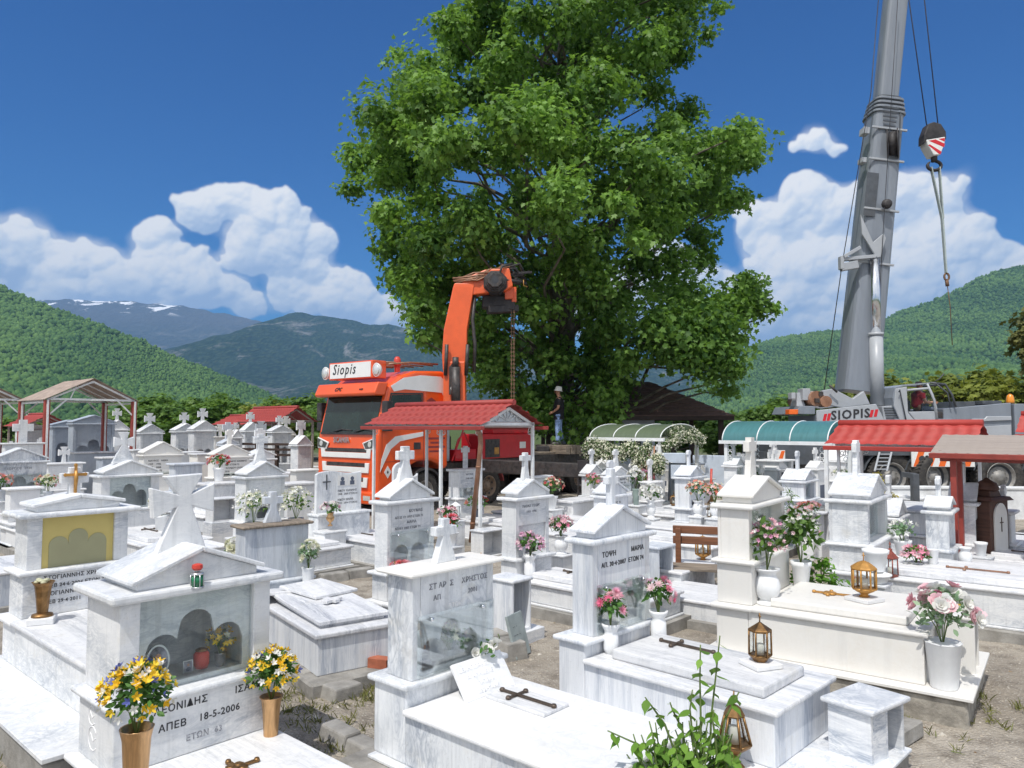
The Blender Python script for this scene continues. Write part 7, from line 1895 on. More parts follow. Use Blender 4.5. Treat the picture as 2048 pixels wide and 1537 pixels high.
 for k, (x0, x1) in enumerate(((-2.2, -1.62), (-2.14, -1.70), (-2.2, -1.60), (-2.16, -1.66))): b.box(x0, x1, 1.2505, 1.2525, 1.72 - k * .10, 1.765 - k * .10)
 b.build('panel_lines', MT['deepred'], cab)
 b = MB(); b.prism([(-.33, .88), (-.22, 1.02), (-.33, 1.16), (-.44, 1.02)], 1.252, 1.258, 'xz'); pq = b.build('warning_placard', Wt, cab)
 b = MB(); b.prism([(-.33, .98), (-.30, 1.02), (-.33, 1.06), (-.36, 1.02)], 1.2585, 1.26, 'xz'); b.build('symbol', MT['ink'], pq)
 for s_ in (1, -1):
  b = MB(); b.box(-.30, -.12, s_ * 1.38 - .11, s_ * 1.38 + .11, 2.15, 2.58); b.box(-.30, -.12, s_ * 1.38 - .10, s_ * 1.38 + .10, 1.92, 2.12); b.tube([(-.22, s_ * 1.24, 2.5), (-.22, s_ * 1.38, 2.5)], .03, 6); b.tube([(-.22, s_ * 1.24, 2.2), (-.22, s_ * 1.38, 2.2)], .03, 6)
  b.build('mirror', Dk, cab, .03, 2)
 b = MB()
 for s_ in (1, -1):
  pts = [(-1.70 + .66 * math.cos(q), .52 + .66 * math.sin(q)) for q in np.linspace(-.1, PI + .1, 16)] + [(-1.70 + .60 * math.cos(q), .52 + .60 * math.sin(q)) for q in np.linspace(PI + .1, -.1, 16)]
  b.prism(pts, s_ * 1.0, s_ * 1.27, 'xz')
 b.build('front_mudguard', Dk, root)
 b = MB(); b.box(-.82, -.10, 1.0, 1.24, .35, .50); b.box(-.82, -.12, .95, 1.24, .62, .66); b.build('cab_step', Dk, root, .01, 1)
 b = MB(); b.box(-.80, -.62, 1.241, 1.25, .40, .47); b.build('side_marker', MT['amberlens'], root)
 b = MB()
 for y in (-.42, .42): b.box(-11.0, -.3, y - .06, y + .06, .72, 1.0)
 for x in np.linspace(-10.6, -.8, 9): b.box(x - .05, x + .05, -.359, .359, .75, .95)
 b.build('chassis_frame', Dk, root)
 for x, rim in ((-1.70, 'rim'), (-4.30, 'rustrim'), (-7.55, 'rustrim'), (-8.95, 'rustrim')):
  for s_ in (1, -1):
   wheel(root, (x, s_ * 1.06, .52), .52, .36, (0, s_, 0), rim)
   if x < -5: wheel(root, (x, s_ * .68, .52), .52, .34, (0, s_, 0), rim)
  b = MB(); b.tube([(x, -.9, .52), (x, .9, .52)], .09, 10); b.build('axle', Dk, root)
 b = MB()
 for x in (-4.30, -7.55, -8.95):
  for s_ in (1, -1):
   pts = [(x + .66 * math.cos(q), .55 + .62 * math.sin(q)) for q in np.linspace(.15, PI - .15, 14)] + [(x + .62 * math.cos(q), .55 + .58 * math.sin(q)) for q in np.linspace(PI - .15, .15, 14)]
   b.prism(pts, s_ * .62, s_ * 1.25, 'xz')
 b.build('mudguards', MT['deepred'], root)
 CZ = Matrix.Translation((0, 0, .45)) @ Matrix.Scale(1.165, 4, (0, 0, 1)) @ Matrix.Scale(1.10, 4, (1, 0, 0)) @ Matrix.Translation((0, 0, -.45))
 def stretch(o):
  if o.type == 'MESH': o.data.transform(CZ)
  for ch in o.children: stretch(ch)
 for o in list(root.children):
  if o.name.split('.')[0] in ('cab', 'sign_box', 'spot_lamp', 'roof_rack', 'beacon', 'mirror'): stretch(o)
 b = MB(); b.box(-3.55, -2.45, -1.05, 1.05, 1.0, 1.28); b.box(-3.4, -2.6, -.55, .55, 1.281, 2.0); b.build('crane_base', MT['machine'], root, .03, 1)
 b = MB(); b.box(-2.75, -2.5, .85, 1.12, 1.30, 2.35); b.lathe([(.07, 2.35), (.07, 2.7)], 10, (-2.62, .98, 0)); b.build('exhaust', MT['silver'], root, .02, 1)
 b = MB()
 b.box(-3.75, -2.9, .75, 1.2, 1.30, 1.62); b.tube([(-2.9, 1.1, 1.4), (-3.0, 1.2, 1.9), (-3.3, 1.15, 2.1), (-3.5, 1.2, 1.7)], .03, 6); b.tube([(-2.8, 1.15, 1.3), (-3.2, 1.22, 2.2), (-3.4, 1.0, 2.4)], .025, 6); b.build('valve_block', MT['truckred'], root, .02, 1)
 b = MB(); b.box(-6.35, -4.0, .35, 1.24, 1.32, 2.05); lk = b.build('locker', MT['truckred'], root, .03, 2)
 b = MB(); b.box(-4.75, -4.1, 1.241, 1.25, 1.36, 1.9); dr = b.build('locker_opening', MT['machine'], lk); b = MB(); b.box(-4.7, -4.5, 1.2505, 1.26, 1.45, 1.65); b.build('yellow_tin', MT['amber'], dr)
 b = MB(); b.box(-6.0, -5.7, 1.241, 1.244, 1.6, 1.8); b.build('notice', MT['photow'], lk)
 b = MB(); b.box(-6.35, -4.6, .4, 1.10, 2.051, 2.75); b.build('upper_locker', MT['truckred'], root, .03, 2)
 text('lettering', lk, 'NG', .42, MT['truckwhite'], Matrix.Translation((-5.75, 1.105, 2.2)) @ Matrix(((-1, 0, 0, 0), (0, 0, 1, 0), (0, 1, 0, 0), (0, 0, 0, 1))), depth=.004, offset=.006)
 b = MB(); b.box(-6.9, -3.7, 1.0, 1.22, .92, 1.30); tk = b.build('side_guard', MT['machine'], root, .02, 1)
 b = MB(); b.prism([(-5.0, .98), (-4.8, 1.26), (-4.72, .98)], 1.221, 1.226, 'xz'); b.build('red_triangle', MT['truckred'], tk)
 b = MB(); b.box(-11.0, -6.4, -1.27, 1.27, 1.02, 1.36); b.build('bed_floor', MT['machine'], root, .015, 1)
 b = MB(); b.box(-11.02, -9.2, 1.272, 1.32, 1.36, 1.75); bs = b.build('sideboard', MT['machine'], root, .01, 1)
 b = MB()
 for x in (-9.7, -10.6): b.lathe([(.06, 0), (.09, .012), (.06, .02)], 12, M=Matrix.Translation((x, 1.32, 1.55)) @ Matrix.Rotation(-PI / 2, 4, 'X'))
 b.build('lashing_ring', MT['silver'], bs)
 b = MB(); b.box(-11.02, -7.0, 1.05, 1.268, .82, 1.018); b.build('side_rail', MT['deepred'], root, .01, 1)
 b = MB(); b.box(-8.2, -6.5, .5, 1.2, 1.361, 1.44); b.box(-7.9, -6.9, -.3, .45, 1.362, 1.5); b.build('timber_load', MT['oldwood'], root, .01, 1)
 b = MB(); b.box(-3.72, -3.38, .9, 5.05, .98, 1.34); b.box(-3.66, -3.44, 5.05, 5.3, 1.02, 1.30); b.build('stabiliser_beam', MT['machine'], root, .02, 1)
 b = MB(); b.box(-3.70, -3.40, 5.02, 5.34, -.02 - ZB, 1.42); b.tube([(-3.55, 5.18, .1), (-3.55, 5.18, 1.3)], .1, 10)
 for z in (.5, .72, .95): b.tube([(-3.38, 5.1, z), (-3.25, 5.22, z + .1), (-3.3, 5.4, z - .05), (-3.45, 5.42, z + .04)], .028, 6)
 b.box(-3.85, -3.25, 4.9, 5.46, .06, .10); b.build('stabiliser_leg', MT['chassis'], root, .01, 1)
 b = MB(); b.box(-3.60, -3.38, -5.0, -.9, .98, 1.30); b.build('stabiliser_beam', MT['machine'], root, .02, 1)
 def L(px, py, Y): return Minv @ D(px, py, Y)
 CO = MT['craneorange']
 yb = 20.9
 def sect(px, py, wdt, dep, Y=yb):   # cross-section of the boom: width along the view's x, depth along y
  c_ = D(px, py, Y); return [Minv @ (c_ + Vector((sx_ * wdt / 2, sy_ * dep / 2, 0))) for sx_, sy_ in ((-1, -1), (1, -1), (1, 1), (-1, 1))]
 def loft(secs):
  b = MB(); vs = [p for s_ in secs for p in s_]; n = 4
  b.add(vs, [(3, 2, 1, 0)] + [(i * 4 + k, i * 4 + (k + 1) % 4, (i + 1) * 4 + (k + 1) % 4, (i + 1) * 4 + k) for i in range(len(secs) - 1) for k in range(4)] + [tuple((len(secs) - 1) * 4 + k for k in range(4))]); return b
 def tw(secs, ang):    # turn the sections about z so one flat face looks to the left-front
  return secs
 loft([sect(910, 850, .62, .6), sect(910, 725, .60, .58)]).build('crane_column', CO, root, .03, 2)
 b = MB(); b.prism([(.0, 0), (.30, 0), (.30, .75), (.15, .95), (0, .75)], -.03, .0, 'xz'); 
 o = b.build('column_guard', MT['machine'], root, .01, 1); q = L(898, 790, 20.55); o.location = q; o.rotation_euler = (0, 0, -rz)
 bmn = loft([sect(911, 742, .66, .50), sect(910, 715, .68, .52), sect(912, 662, .64, .52), sect(928, 578, .58, .50), sect(930, 570, .56, .48)]).build('main_boom', CO, root, .02, 2)
 em = L(898, 775, 20.5)
 text('lettering', o, 'e', .34, MT['bandwhite'], Matrix.Translation((.04, -.034, .10)) @ M_FACE, depth=.003, offset=.012)
 b = MB(); pA = D(893, 735, 20.85); pB = D(921, 610, 20.6)
 for dx in (-.27, .30): b.tube([Minv @ (D(911, 752, 20.7) + Vector((dx, -.12, 0))), Minv @ (D(914, 690, 20.6) + Vector((dx, -.1, 0)))], .05, 8)
 b.tube([L(912, 820, 20.5), L(911, 735, 20.5)], .13, 12); b.tube([L(911, 735, 20.5), L(911, 715, 20.5)], .09, 12)
 b.build('lift_cylinder', MT['machine'], root)
 b = MB(); b.tube([L(948, 745, 20.7), L(950, 690, 20.7), L(945, 640, 20.7), L(950, 590, 20.8)], .05, 7); b.tube([L(890, 745, 20.8), L(886, 700, 20.8), L(890, 660, 20.8)], .03, 6); b.build('hoses', MT['machine'], root)
 b = MB(); b.prism([(-.55, -.22), (.75, -.38), (1.0, -.30), (1.02, .22), (.35, .34), (-.30, .24)], -.22, .22, 'xz')
 kn = b.build('knuckle', CO, root, .03, 2); kn.location = L(952, 572, 20.9); kn.rotation_euler = (0, R(-14), -rz)
 b = MB(); b.beam(L(925, 574, 20.8), L(985, 545, 20.9), .12, .1); b.beam(L(985, 548, 20.8), L(1005, 550, 21.0), .15, .22); b.build('link_arm', CO, root, .01, 1)
 hexs = lambda r_, z0, z1: [(r_, z0), (r_, z1)]
 for k, (r_, z0, z1) in enumerate(((.35, 0, .9), (.31, .901, 1.05), (.26, 1.051, 1.15), (.21, 1.151, 1.25))):
  b = MB(); Mx = Matrix.Translation(L(992, 577, 21.5)) @ Matrix.Rotation(-rz, 4, 'Z') @ Matrix.Rotation(R(90), 4, 'X') @ Matrix.Rotation(R(22), 4, 'Z')
  b.lathe(hexs(r_, z0, z1), 8, M=Mx, smooth=False); b.build('telescopic_boom', MT['machine'] if k else MT['chassis'], root, .015, 1)
 b = MB(); Mx = Matrix.Translation(L(992, 577, 21.5)) @ Matrix.Rotation(-rz, 4, 'Z') @ Matrix.Rotation(R(90), 4, 'X'); b.lathe([(.10, 1.2515), (.10, 1.256)], 14, M=Mx); b.build('boom_mouth', MT['dark'], root)
 b = MB()
 b.beam(L(965, 605, 21.2), L(1030, 610, 21.2), .5, .36); b.beam(L(975, 621, 21.0), L(1035, 618, 21.2), .35, .2); b.build('folded_boom', MT['chassis'], root, .02, 1)
 b = MB(); b.beam(L(1016, 565, 21.0), L(1018, 600, 21.0), .30, .22); b.beam(L(1028, 575, 21.0), L(1028, 605, 21.0), .12, .14); b.build('boom_bracket', CO, root, .015, 1)
 b = MB(); rr = random.Random(8)
 for k in range(12):
  x0, y0 = rr.uniform(905, 935), rr.uniform(552, 568); b.tube([L(x0, y0, 20.7), L(rr.uniform(945, 960), rr.uniform(545, 562), 20.6), L(rr.uniform(975, 995), rr.uniform(535, 555), 20.7), L(rr.uniform(1000, 1020), rr.uniform(530, 550), 20.9)], .022, 5)
 b.build('hose_bundle', MT['copperpipe'], root)
 b = MB()
 for k in range(26):
  x0, y0 = rr.uniform(985, 1036), rr.uniform(528, 560); b.beam(L(x0, y0, 20.8 + rr.uniform(0, .5)), L(x0 + rr.uniform(10, 28), y0 + rr.uniform(-14, 14), 21.0 + rr.uniform(0, .5)), .07, .06)
 b.tube([L(975, 545, 20.8), L(1040, 528, 21.0), L(1048, 545, 21.0)], .03, 6); b.tube([L(1010, 560, 20.7), L(1042, 565, 20.8)], .05, 6); b.tube([L(998, 553, 20.6), L(1004, 533, 20.6), L(1025, 528, 20.8)], .035, 6)
 b.build('valve_bank', MT['chassis'], root)
 b = MB(); b.tube([L(1047, 560, 20.7), L(1047, 572, 20.7), L(1055, 574, 20.7)], .012, 5); b.build('loose_wire', MT['amber'], root)
 for x in (1023, 1028):
  b = MB(); pz = [L(x, y, 21.0) for y in range(606, 826, 4)]
  for i, (p0, p1) in enumerate(zip(pz[:-1], pz[1:])): b.beam(p0, p1, .05 if i % 2 else .018, .018 if i % 2 else .05)
  b.build('chain', MT['chain'], root)
 b = MB(); b.tube([L(1085, 922, 23.0), L(1190, 884, 24.6)], .001, 4)
 return root, Minv, base
MT['dkglass2'] = plain('headlight_lens', (0.10, 0.105, 0.11), 0.08, 0.2, 0.1, spec=0.8, coat=1.0)
truck, TMinv, TBase = orange_truck()
bpy.context.view_layer.update()
def bed_point(px, Y, z): d = D(px, 900, Y); return Vector((d.x, Y, z))
def spare_jib():
 a = D(1085, 920, 25.2); e = D(1192, 886, 26.4)
 root = thing('jib_beam', 'dark steel jib lying tilted on the flat bed beside the standing man', 'beam', (a.x, a.y, TBase.z + 1.36))
 d = e - a; zz = 1.36 + TBase.z
 b = MB(); b.beam((0, 0, .12), (d.x, d.y, e.z - zz), .22, .20); b.build('beam', MT['machine'], root, .015, 1)
 b = MB(); b.box(-.18, .22, -.2, .2, 0.002, .26); b.box(d.x * .45 - .12, d.x * .45 + .1, d.y * .45 - .15, d.y * .45 + .15, 0.002, .30); b.build('support', MT['chassis'], root, .02, 1)
spare_jib()
# ---------------------------------------------------------------- the grey mobile crane
def mobile_crane():
 Y = 21.0; ZG = .15
 base = Vector((D(1800, 900, Y).x, Y + 1.2, ZG))
 root = thing('mobile_crane', 'grey mobile crane with raised telescopic boom and red banded name on its flank', 'crane', base)
 T = Matrix.Translation(-base)
 def X(px, Yd=Y): return D(px, 850, Yd).x
 def Z(py, Yd=Y): return D(1024, py, Yd).z
 G_ = MT['cranegrey']; S_ = MT['craneside']; Dk = MT['dkgrey']
 def mb(): m = MB(); m.M = T; return m
 def slab(name, pts, y0, y1, mat, par=root, bev=.012):
  """outline given in photo pixels at the crane's flank, with real depth y0..y1"""
  m = mb(); m.prism([(X(a), Z(b)) for a, b in pts], y0, y1, 'xz'); return m.build(name, mat, par, bev, 1)
 slab('chassis_frame', [(1535, 905), (1990, 905), (2330, 905), (2330, 935), (1535, 935)], Y + .35, Y + 2.2, Dk)
 slab('rear_deck', [(1552, 880), (1640, 880), (1655, 905), (1655, 930), (1540, 930), (1540, 890)], Y + .02, Y + 2.6, Dk)
 slab('wheel_covers', [(1655, 893), (2330, 893), (2330, 912), (1655, 912)], Y + .0, Y + 2.6, Dk)
 slab('engine_deck', [(1890, 818), (2026, 806), (2026, 900), (1900, 893), (1890, 850)], Y + .05, Y + 2.55, G_)
 slab('carrier_cab', [(2031, 808), (2330, 808), (2340, 900), (2031, 900)], Y + .02, Y + 2.55, G_)
 slab('deck_step', [(1945, 838), (1970, 838), (1975, 833), (2024, 833), (2024, 841), (1945, 844)], Y + .0, Y + .049, S_)
 slab('deck_panel', [(1895, 858), (2024, 850), (2024, 890), (1900, 890)], Y + .03, Y + .048, S_)
 m = mb(); m.box(X(1925), X(1965), Y + .3, Y + 1.5, Z(815), Z(803)); m.box(X(1985), X(2024), Y + .4, Y + 1.8, Z(808), Z(801)); m.build('deck_boxes', Dk, root, .01, 1)
 m = mb(); m.lathe([(.10, 0), (.11, .05), (.08, .22), (.02, .27)], 12, (X(2046), Y + .5, Z(806))); m.build('beacon', MT['amberlens'], root)
 def board(px0, px1, py0, py1, n, yd):
  m = mb(); m.box(X(px0), X(px1), yd, yd + .05, Z(py1), Z(py0)); bd = m.build('hazard_board', MT['bandwhite'], root, .004, 1)
  w = (px1 - px0) / n
  m = mb()
  for k in range(n):
   a = px0 + w * k + w * .10; h_ = (py1 - py0) * .34
   m.prism([(X(a), Z(py1 - 1)), (X(min(px1, a + w * .5)), Z(py1 - 1)), (X(min(px1 - .5, a + w * .5 + h_)), Z(py0 + 1)), (X(min(px1 - .5, a + h_)), Z(py0 + 1))], yd - .004, yd - .0005, 'xz')
  m.build('orange_bands', MT['warnorange'], bd)
 board(1535, 1568, 901, 923, 2, Y - .05); board(1818, 1943, 903, 934, 5, Y - .10)
 m = mb(); m.lathe([(.09, 0), (.09, .02)], 14, M=Matrix.Translation((X(1838), Y - .101, Z(918))) @ Matrix.Rotation(PI / 2, 4, 'X')); m.build('board_hole', MT['dark'], root)
 m = mb(); 
 for dx in (0, 24): m.beam((X(1735 + dx), Y - .35, Z(941)), (X(1757 + dx), Y - .02, Z(905)), .045, .03)
 for k in range(5): t = (k + .5) / 5; m.beam((X(1735 + 22 * t), Y - .35 + .33 * t, Z(941 - 36 * t)), (X(1759 + 22 * t), Y - .35 + .33 * t, Z(941 - 36 * t)), .03, .03)
 m.build('ladder', MT['craneside'], root)
 zc = .69
 for px in (1632, 1784, 1866, 2003, 2100, 2240):
  for s_, y in ((-1, Y + .28), (1, Y + 2.35)):
   steer = .35 if px == 1866 and s_ < 0 else 0
   wheel(root, (X(px) - base.x, y - base.y - (.12 if steer else 0), zc), .69, .44, (math.sin(steer), s_ * math.cos(steer), 0), 'rim', 1.0, 10, dish=.0)
 m = mb()
 for px in (1632, 1784, 1866, 2003, 2100, 2240):
  m.tube([(X(px), Y + .4, ZG + zc), (X(px), Y + 2.2, ZG + zc)], .12, 10)
  cx_ = X(px); pts = [(cx_ + .82 * math.cos(q), ZG + zc + .82 * math.sin(q)) for q in np.linspace(.25, PI - .25, 12)] + [(cx_ + .78 * math.cos(q), ZG + zc + .78 * math.sin(q)) for q in np.linspace(PI - .25, .25, 12)]
  m.prism(pts, Y + .06, Y + .6, 'xz')
 m.build('axles_and_guards', Dk, root)
 for px, yd, py in ((1826, 18.0, 1028), (1580, 18.5, 1010)):
  zg = .0 - 0; m = mb(); m.box(X(px, yd) - .075, X(px, yd) + .075, yd - .08, yd + .08, .12, Z(948, yd)); lg = m.build('outrigger_leg', Dk, root, .01, 1)
  m = mb(); m.lathe([(.55, 0.02), (.55, .07), (.30, .10), (.14, .16)], 20, (X(px, yd), yd, 0)); m.build('pad', MT['chassis'], lg)
  m = mb(); m.beam((X(px, yd), yd, Z(952, yd)), (X(px, yd), yd + .5, Z(952, yd)), .12, .12); m.build('outrigger_beam', Dk, root, .01, 1)
 m = mb(); m.lathe([(1.0, ZG + 1.62), (1.0, ZG + 1.86)], 32, (X(1735), Y + 1.3, 0)); m.build('slewing_ring', Dk, root)
 fl = slab('flank_panel', [(1637, 821), (1757, 808), (1776, 846), (1776, 862), (1637, 862)], Y + .1, Y + .16, S_)
 slab('turntable', [(1640, 830), (1800, 826), (1800, 862), (1640, 862)], Y + .17, Y + 2.4, G_)
 tx = mb()
 text('lettering', fl, 'SIOPIS', .35, MT['ink'], T @ Matrix.Translation((X(1665), Y + .097, Z(840))) @ Matrix.Rotation(R(4.0), 4, 'Y').inverted() @ M_FACE, depth=.003, spacing=1.16, shear=.10, offset=.010)
 m = mb()
 for a, t0 in ((1648, 0), (1656, -1), (1742, -8), (1751, -9)):
  m.prism([(X(a), Z(843 + t0)), (X(a + 6), Z(843 + t0)), (X(a + 10), Z(828 + t0)), (X(a + 4), Z(828 + t0))], Y + .094, Y + .099, 'xz')
 m.build('red_bands', MT['warnred'], fl)
 slab('boom_cradle', [(1660, 780), (1682, 776), (1722, 797), (1745, 781), (1757, 808), (1700, 815), (1660, 808)], Y + .45, Y + .62, S_)
 slab('boom_cradle', [(1660, 780), (1682, 776), (1722, 797), (1745, 781), (1757, 808), (1700, 815), (1660, 808)], Y + 1.9, Y + 2.07, S_)
 slab('louvre_box', [(1768, 813), (1799, 811), (1806, 842), (1772, 843)], Y + .08, Y + 1.0, S_)
 m = mb()
 for k in range(5): m.box(X(1771 + k), X(1799 + k), Y + .06, Y + .078, Z(818 + k * 5), Z(815.5 + k * 5))
 m.build('louvres', Dk, root)
 slab('counterweight', [(1608, 812), (1640, 812), (1640, 829), (1600, 828)], Y + .3, Y + 2.3, G_)
 slab('warning_block', [(1584, 819), (1603, 819), (1602, 829), (1584, 829)], Y + .2, Y + .5, MT['warnorange'])
 m = mb(); m.taper((X(1608), X(1626), Y + .5, Y + 1.0), (X(1612), X(1620), Y + .6, Y + .9), Z(812), Z(784)); m.box(X(1618), X(1634), Y + .4, Y + .8, Z(800), Z(776)); m.box(X(1598), X(1606), Y + .5, Y + .8, Z(797), Z(784)); m.build('winch_stand', S_, root, .01, 1)
 m = mb(); m.tube([(X(1644), Y + .3, Z(797)), (X(1644), Y + 2.0, Z(797))], .22, 16); m.tube([(X(1660), Y + .2, Z(803)), (X(1660), Y + .6, Z(803))], .16, 14); m.build('winch_drum', MT['copperpipe'], root)
 m = mb(); rr = random.Random(6)
 for k in range(14): m.box(*(lambda x, y, z: (x, x + .12, y, y + .15, z, z + .12))(X(rr.uniform(1625, 1675)), Y + rr.uniform(.2, .8), Z(rr.uniform(786, 815))))
 m.tube([(X(1670), Y + .3, Z(770)), (X(1685), Y + .3, Z(784))], .03, 6); m.build('winch_fittings', MT['machine'], root)
 cab_pts = [(1786, 796), (1792, 775), (1862, 765), (1872, 800), (1876, 843), (1812, 845), (1790, 815)]
 yn, yf = Y - .02, Y + 1.35
 slab('cab_floor', [(1790, 838), (1905, 838), (1905, 845), (1790, 845)], yn, yf, G_)
 slab('cab_rear', [(1786, 796), (1792, 775), (1797, 775), (1795, 800), (1812, 845), (1803, 845), (1788, 815)], yn, yf, G_)
 slab('cab_roof', [(1792, 775), (1808, 770), (1868, 765), (1868, 768), (1808, 774), (1796, 779)], yn, yf, G_)
 slab('cab_side', [(1792, 778), (1815, 774), (1816, 826), (1830, 843), (1800, 843), (1788, 812)], yn - .012, yn + .03, S_)
 slab('cab_side', [(1816, 824), (1870, 823), (1872, 843), (1831, 843)], yn - .012, yn + .03, S_)
 m = mb(); m.tube([(X(1815), yn, Z(781)), (X(1858), yn, Z(777)), (X(1869), yn, Z(800)), (X(1872), yn, Z(843))], .035, 8); m.tube([(X(1856), yn, Z(768)), (X(1866), yn, Z(790)), (X(1872), yn, Z(815)), (X(1874), yn, Z(844))], .03, 8); m.build('window_frame', S_, root)
 m = mb(); m.tube([(X(1862), yn, Z(766)), (X(1892), yn, Z(769)), (X(1905), yn, Z(790)), (X(1912), yn, Z(815))], .03, 8); m.tube([(X(1862), yf, Z(766)), (X(1892), yf, Z(769)), (X(1905), yf, Z(790)), (X(1912), yf, Z(815))], .03, 8); m.tube([(X(1892), yn, Z(769)), (X(1892), yf, Z(769))], .03, 8); m.tube([(X(1874), yn, Z(768)), (X(1896), yn, Z(786)), (X(1902), yn, Z(815))], .02, 6)
 m.build('front_frame', MT['dkgrey'], root)
 m = mb(); m.add([(X(1817), yn + .01, Z(782)), (X(1817), yn + .01, Z(824)), (X(1870), yn + .01, Z(823)), (X(1868), yn + .01, Z(800)), (X(1857), yn + .01, Z(778))], [(0, 1, 2, 3, 4)]); m.build('side_pane', MT['glass'], root)
 m = mb(); m.add([(X(1893), yn, Z(770)), (X(1893), yf, Z(770)), (X(1912), yf, Z(815)), (X(1912), yn, Z(815))], [(0, 1, 2, 3)]); m.build('front_pane', MT['glass'], root)
 m = mb(); m.tube([(X(1795), yn - .1, Z(785)), (X(1797), yn - .1, Z(780)), (X(1808), yn - .1, Z(842))], .018, 6); m.build('grab_rail', MT['dkgrey'], root); m = mb(); m.tube([(X(1870), yn, Z(765)), (X(1878), yn - .1, Z(758)), (X(1886), yn - .1, Z(748))], .015, 5); m.build('aerial', MT['dkgrey'], root)
 m = mb(); m.box(X(1822), X(1836), Y + .35, Y + .95, Z(838), Z(800)); m.box(X(1836), X(1852), Y + .35, Y + .95, Z(838), Z(826)); m.build('seat', MT['dark'], root, .03, 2)
 m = mb(); m.box(X(1874), X(1893), Y + .1, Y + 1.2, Z(838), Z(824)); m.build('console', MT['machine'], root, .02, 1)
 p0 = D(1712, 778, Y + 1.25); ang = math.atan2(D(1790, 0, Y + 1.25).x - p0.x, D(1790, 0, Y + 1.25).z - p0.z)
 Bm = Matrix.Translation(p0 - base) @ Matrix.Rotation(ang, 4, 'Y')
 s = (Y + 1.25) / F
 def section(w, d, z, oval=.0):
  n = 10; out = []
  for k in range(20):
   a = 2 * PI * (k + .5) / 20; ca, sa = math.cos(a), math.sin(a)
   e = .42
   out.append((w / 2 * math.copysign(abs(ca) ** e, ca), d / 2 * math.copysign(abs(sa) ** (e if sa < 0 else .75), sa), z))
  return out
 def boom(name, w0, w1, d0, d1, z0, z1, mat, par=root):
  m = MB(); m.M = Bm; A, B_ = section(w0, d0, z0), section(w1, d1, z1); n = 20
  m.add(A + B_, [tuple(reversed(range(n))), tuple(n + k for k in range(n))] + [(k, (k + 1) % n, n + (k + 1) % n, n + k) for k in range(n)]); return m.build(name, mat, par, .01, 1)
 zt = (778 - 222) * s
 bm0 = boom('boom_base', 1.06, .92, 1.05, 1.0, -.1, zt, G_)
 for k in range(4): boom('boom_collar', 1.02 - .05 * k, 1.02 - .05 * k, 1.08 - .04 * k, 1.08 - .04 * k, zt + .005 + k * .14, zt + .075 + k * .14, G_); boom('boom_stage', .88 - .05 * k, .88 - .05 * k, .95 - .04 * k, .95 - .04 * k, zt + .076 + k * .14, zt + .144 + k * .14, Dk)
 boom('boom_stage', .62, .58, .66, .62, zt + .57, zt + 14.5, G_)
 def q(px, py, Yd=Y + .7): return T @ D(px, py, Yd)
 for z in (zt - .55, zt - 1.5, zt - 3.0, zt - 4.6): m = MB(); m.M = Bm; m.box(-.54, .50, -.56, -.50, z, z + .06); m.build('boom_band', S_, bm0, .008, 1)
 m = MB(); m.M = Bm
 m.box(-.58, -.30, -.575, -.545, zt - 4.6, zt - 4.45); m.box(-.78, -.60, -.55, -.25, zt - .75, zt - .55); m.box(-.72, -.58, -.5, -.2, zt - 1.6, zt - 1.45)
 m.build('boom_brackets', S_, bm0, .008, 1)
 m = MB(); m.M = Bm; m.box(-.535, -.20, -.545, -.535, zt - 3.2, zt - 1.9); m.build('dark_panel', MT['dkgrey'], bm0)
 XB = lambda px: X(px, Y + .62)
 ZB_ = lambda py: Z(py, Y + .62)
 m = mb(); m.prism([(XB(1730), ZB_(430)), (XB(1754), ZB_(486)), (XB(1776), ZB_(468)), (XB(1780), ZB_(478)), (XB(1768), ZB_(516)), (XB(1760), ZB_(516)), (XB(1732), ZB_(470))], Y + .55, Y + .62, 'xz'); m.build('cylinder_bracket', S_, root, .01, 1)
 m = mb(); m.beam((XB(1690), Y + .6, ZB_(520)), (XB(1758), Y + .6, ZB_(514)), .18, .10); m.beam((XB(1688), Y + .6, ZB_(536)), (XB(1722), Y + .6, ZB_(530)), .18, .22); m.beam((XB(1692), Y + .5, ZB_(516)), (XB(1726), Y + .5, ZB_(497)), .08, .1); m.box(XB(1686), XB(1693), Y + .5, Y + .7, ZB_(540), ZB_(514)); m.build('rope_guide_arm', S_, root, .01, 1)
 m = mb(); Mx = Matrix.Translation((XB(1806), Y + .75, ZB_(285))) @ Matrix.Rotation(R(62), 4, 'Z') @ Matrix.Rotation(PI / 2, 4, 'X')
 m.lathe([(.10, -.16), (.44, -.15), (.44, -.12), (.12, -.10), (.12, .10), (.44, .12), (.44, .15), (.10, .16)], 26, M=Mx); m.lathe([(.36, -.1), (.36, .1)], 24, M=Mx)
 m.build('hose_drum', MT['chassis'], root)
 m = mb()
 for k in range(5): m.beam((XB(1786), Y + .7, ZB_(212 + k * 9)), (XB(1818 - 2 * k), Y + .7, ZB_(216 + k * 9)), .03, .025)
 m.beam((XB(1822), Y + .7, ZB_(222)), (XB(1816), Y + .7, ZB_(300)), .03, .03); m.build('hose_guides', MT['dkgrey'], root)
 m = mb(); m.lathe([(.0, 0), (.12, .02), (.15, .10), (.12, .2), (.05, .22)], 14, M=Matrix.Translation((XB(1783), Y + .65, ZB_(410))) @ Matrix.Rotation(PI / 2, 4, 'X')); m.build('flood_lamp', MT['chassis'], root)
 m = mb(); m.tube([(XB(1756), Y + .62, ZB_(812)), (XB(1757), Y + .62, ZB_(672))], .185, 18); m.tube([(XB(1757), Y + .62, ZB_(672)), (XB(1757), Y + .62, ZB_(666))], .205, 18); m.build('lift_cylinder', S_, root)
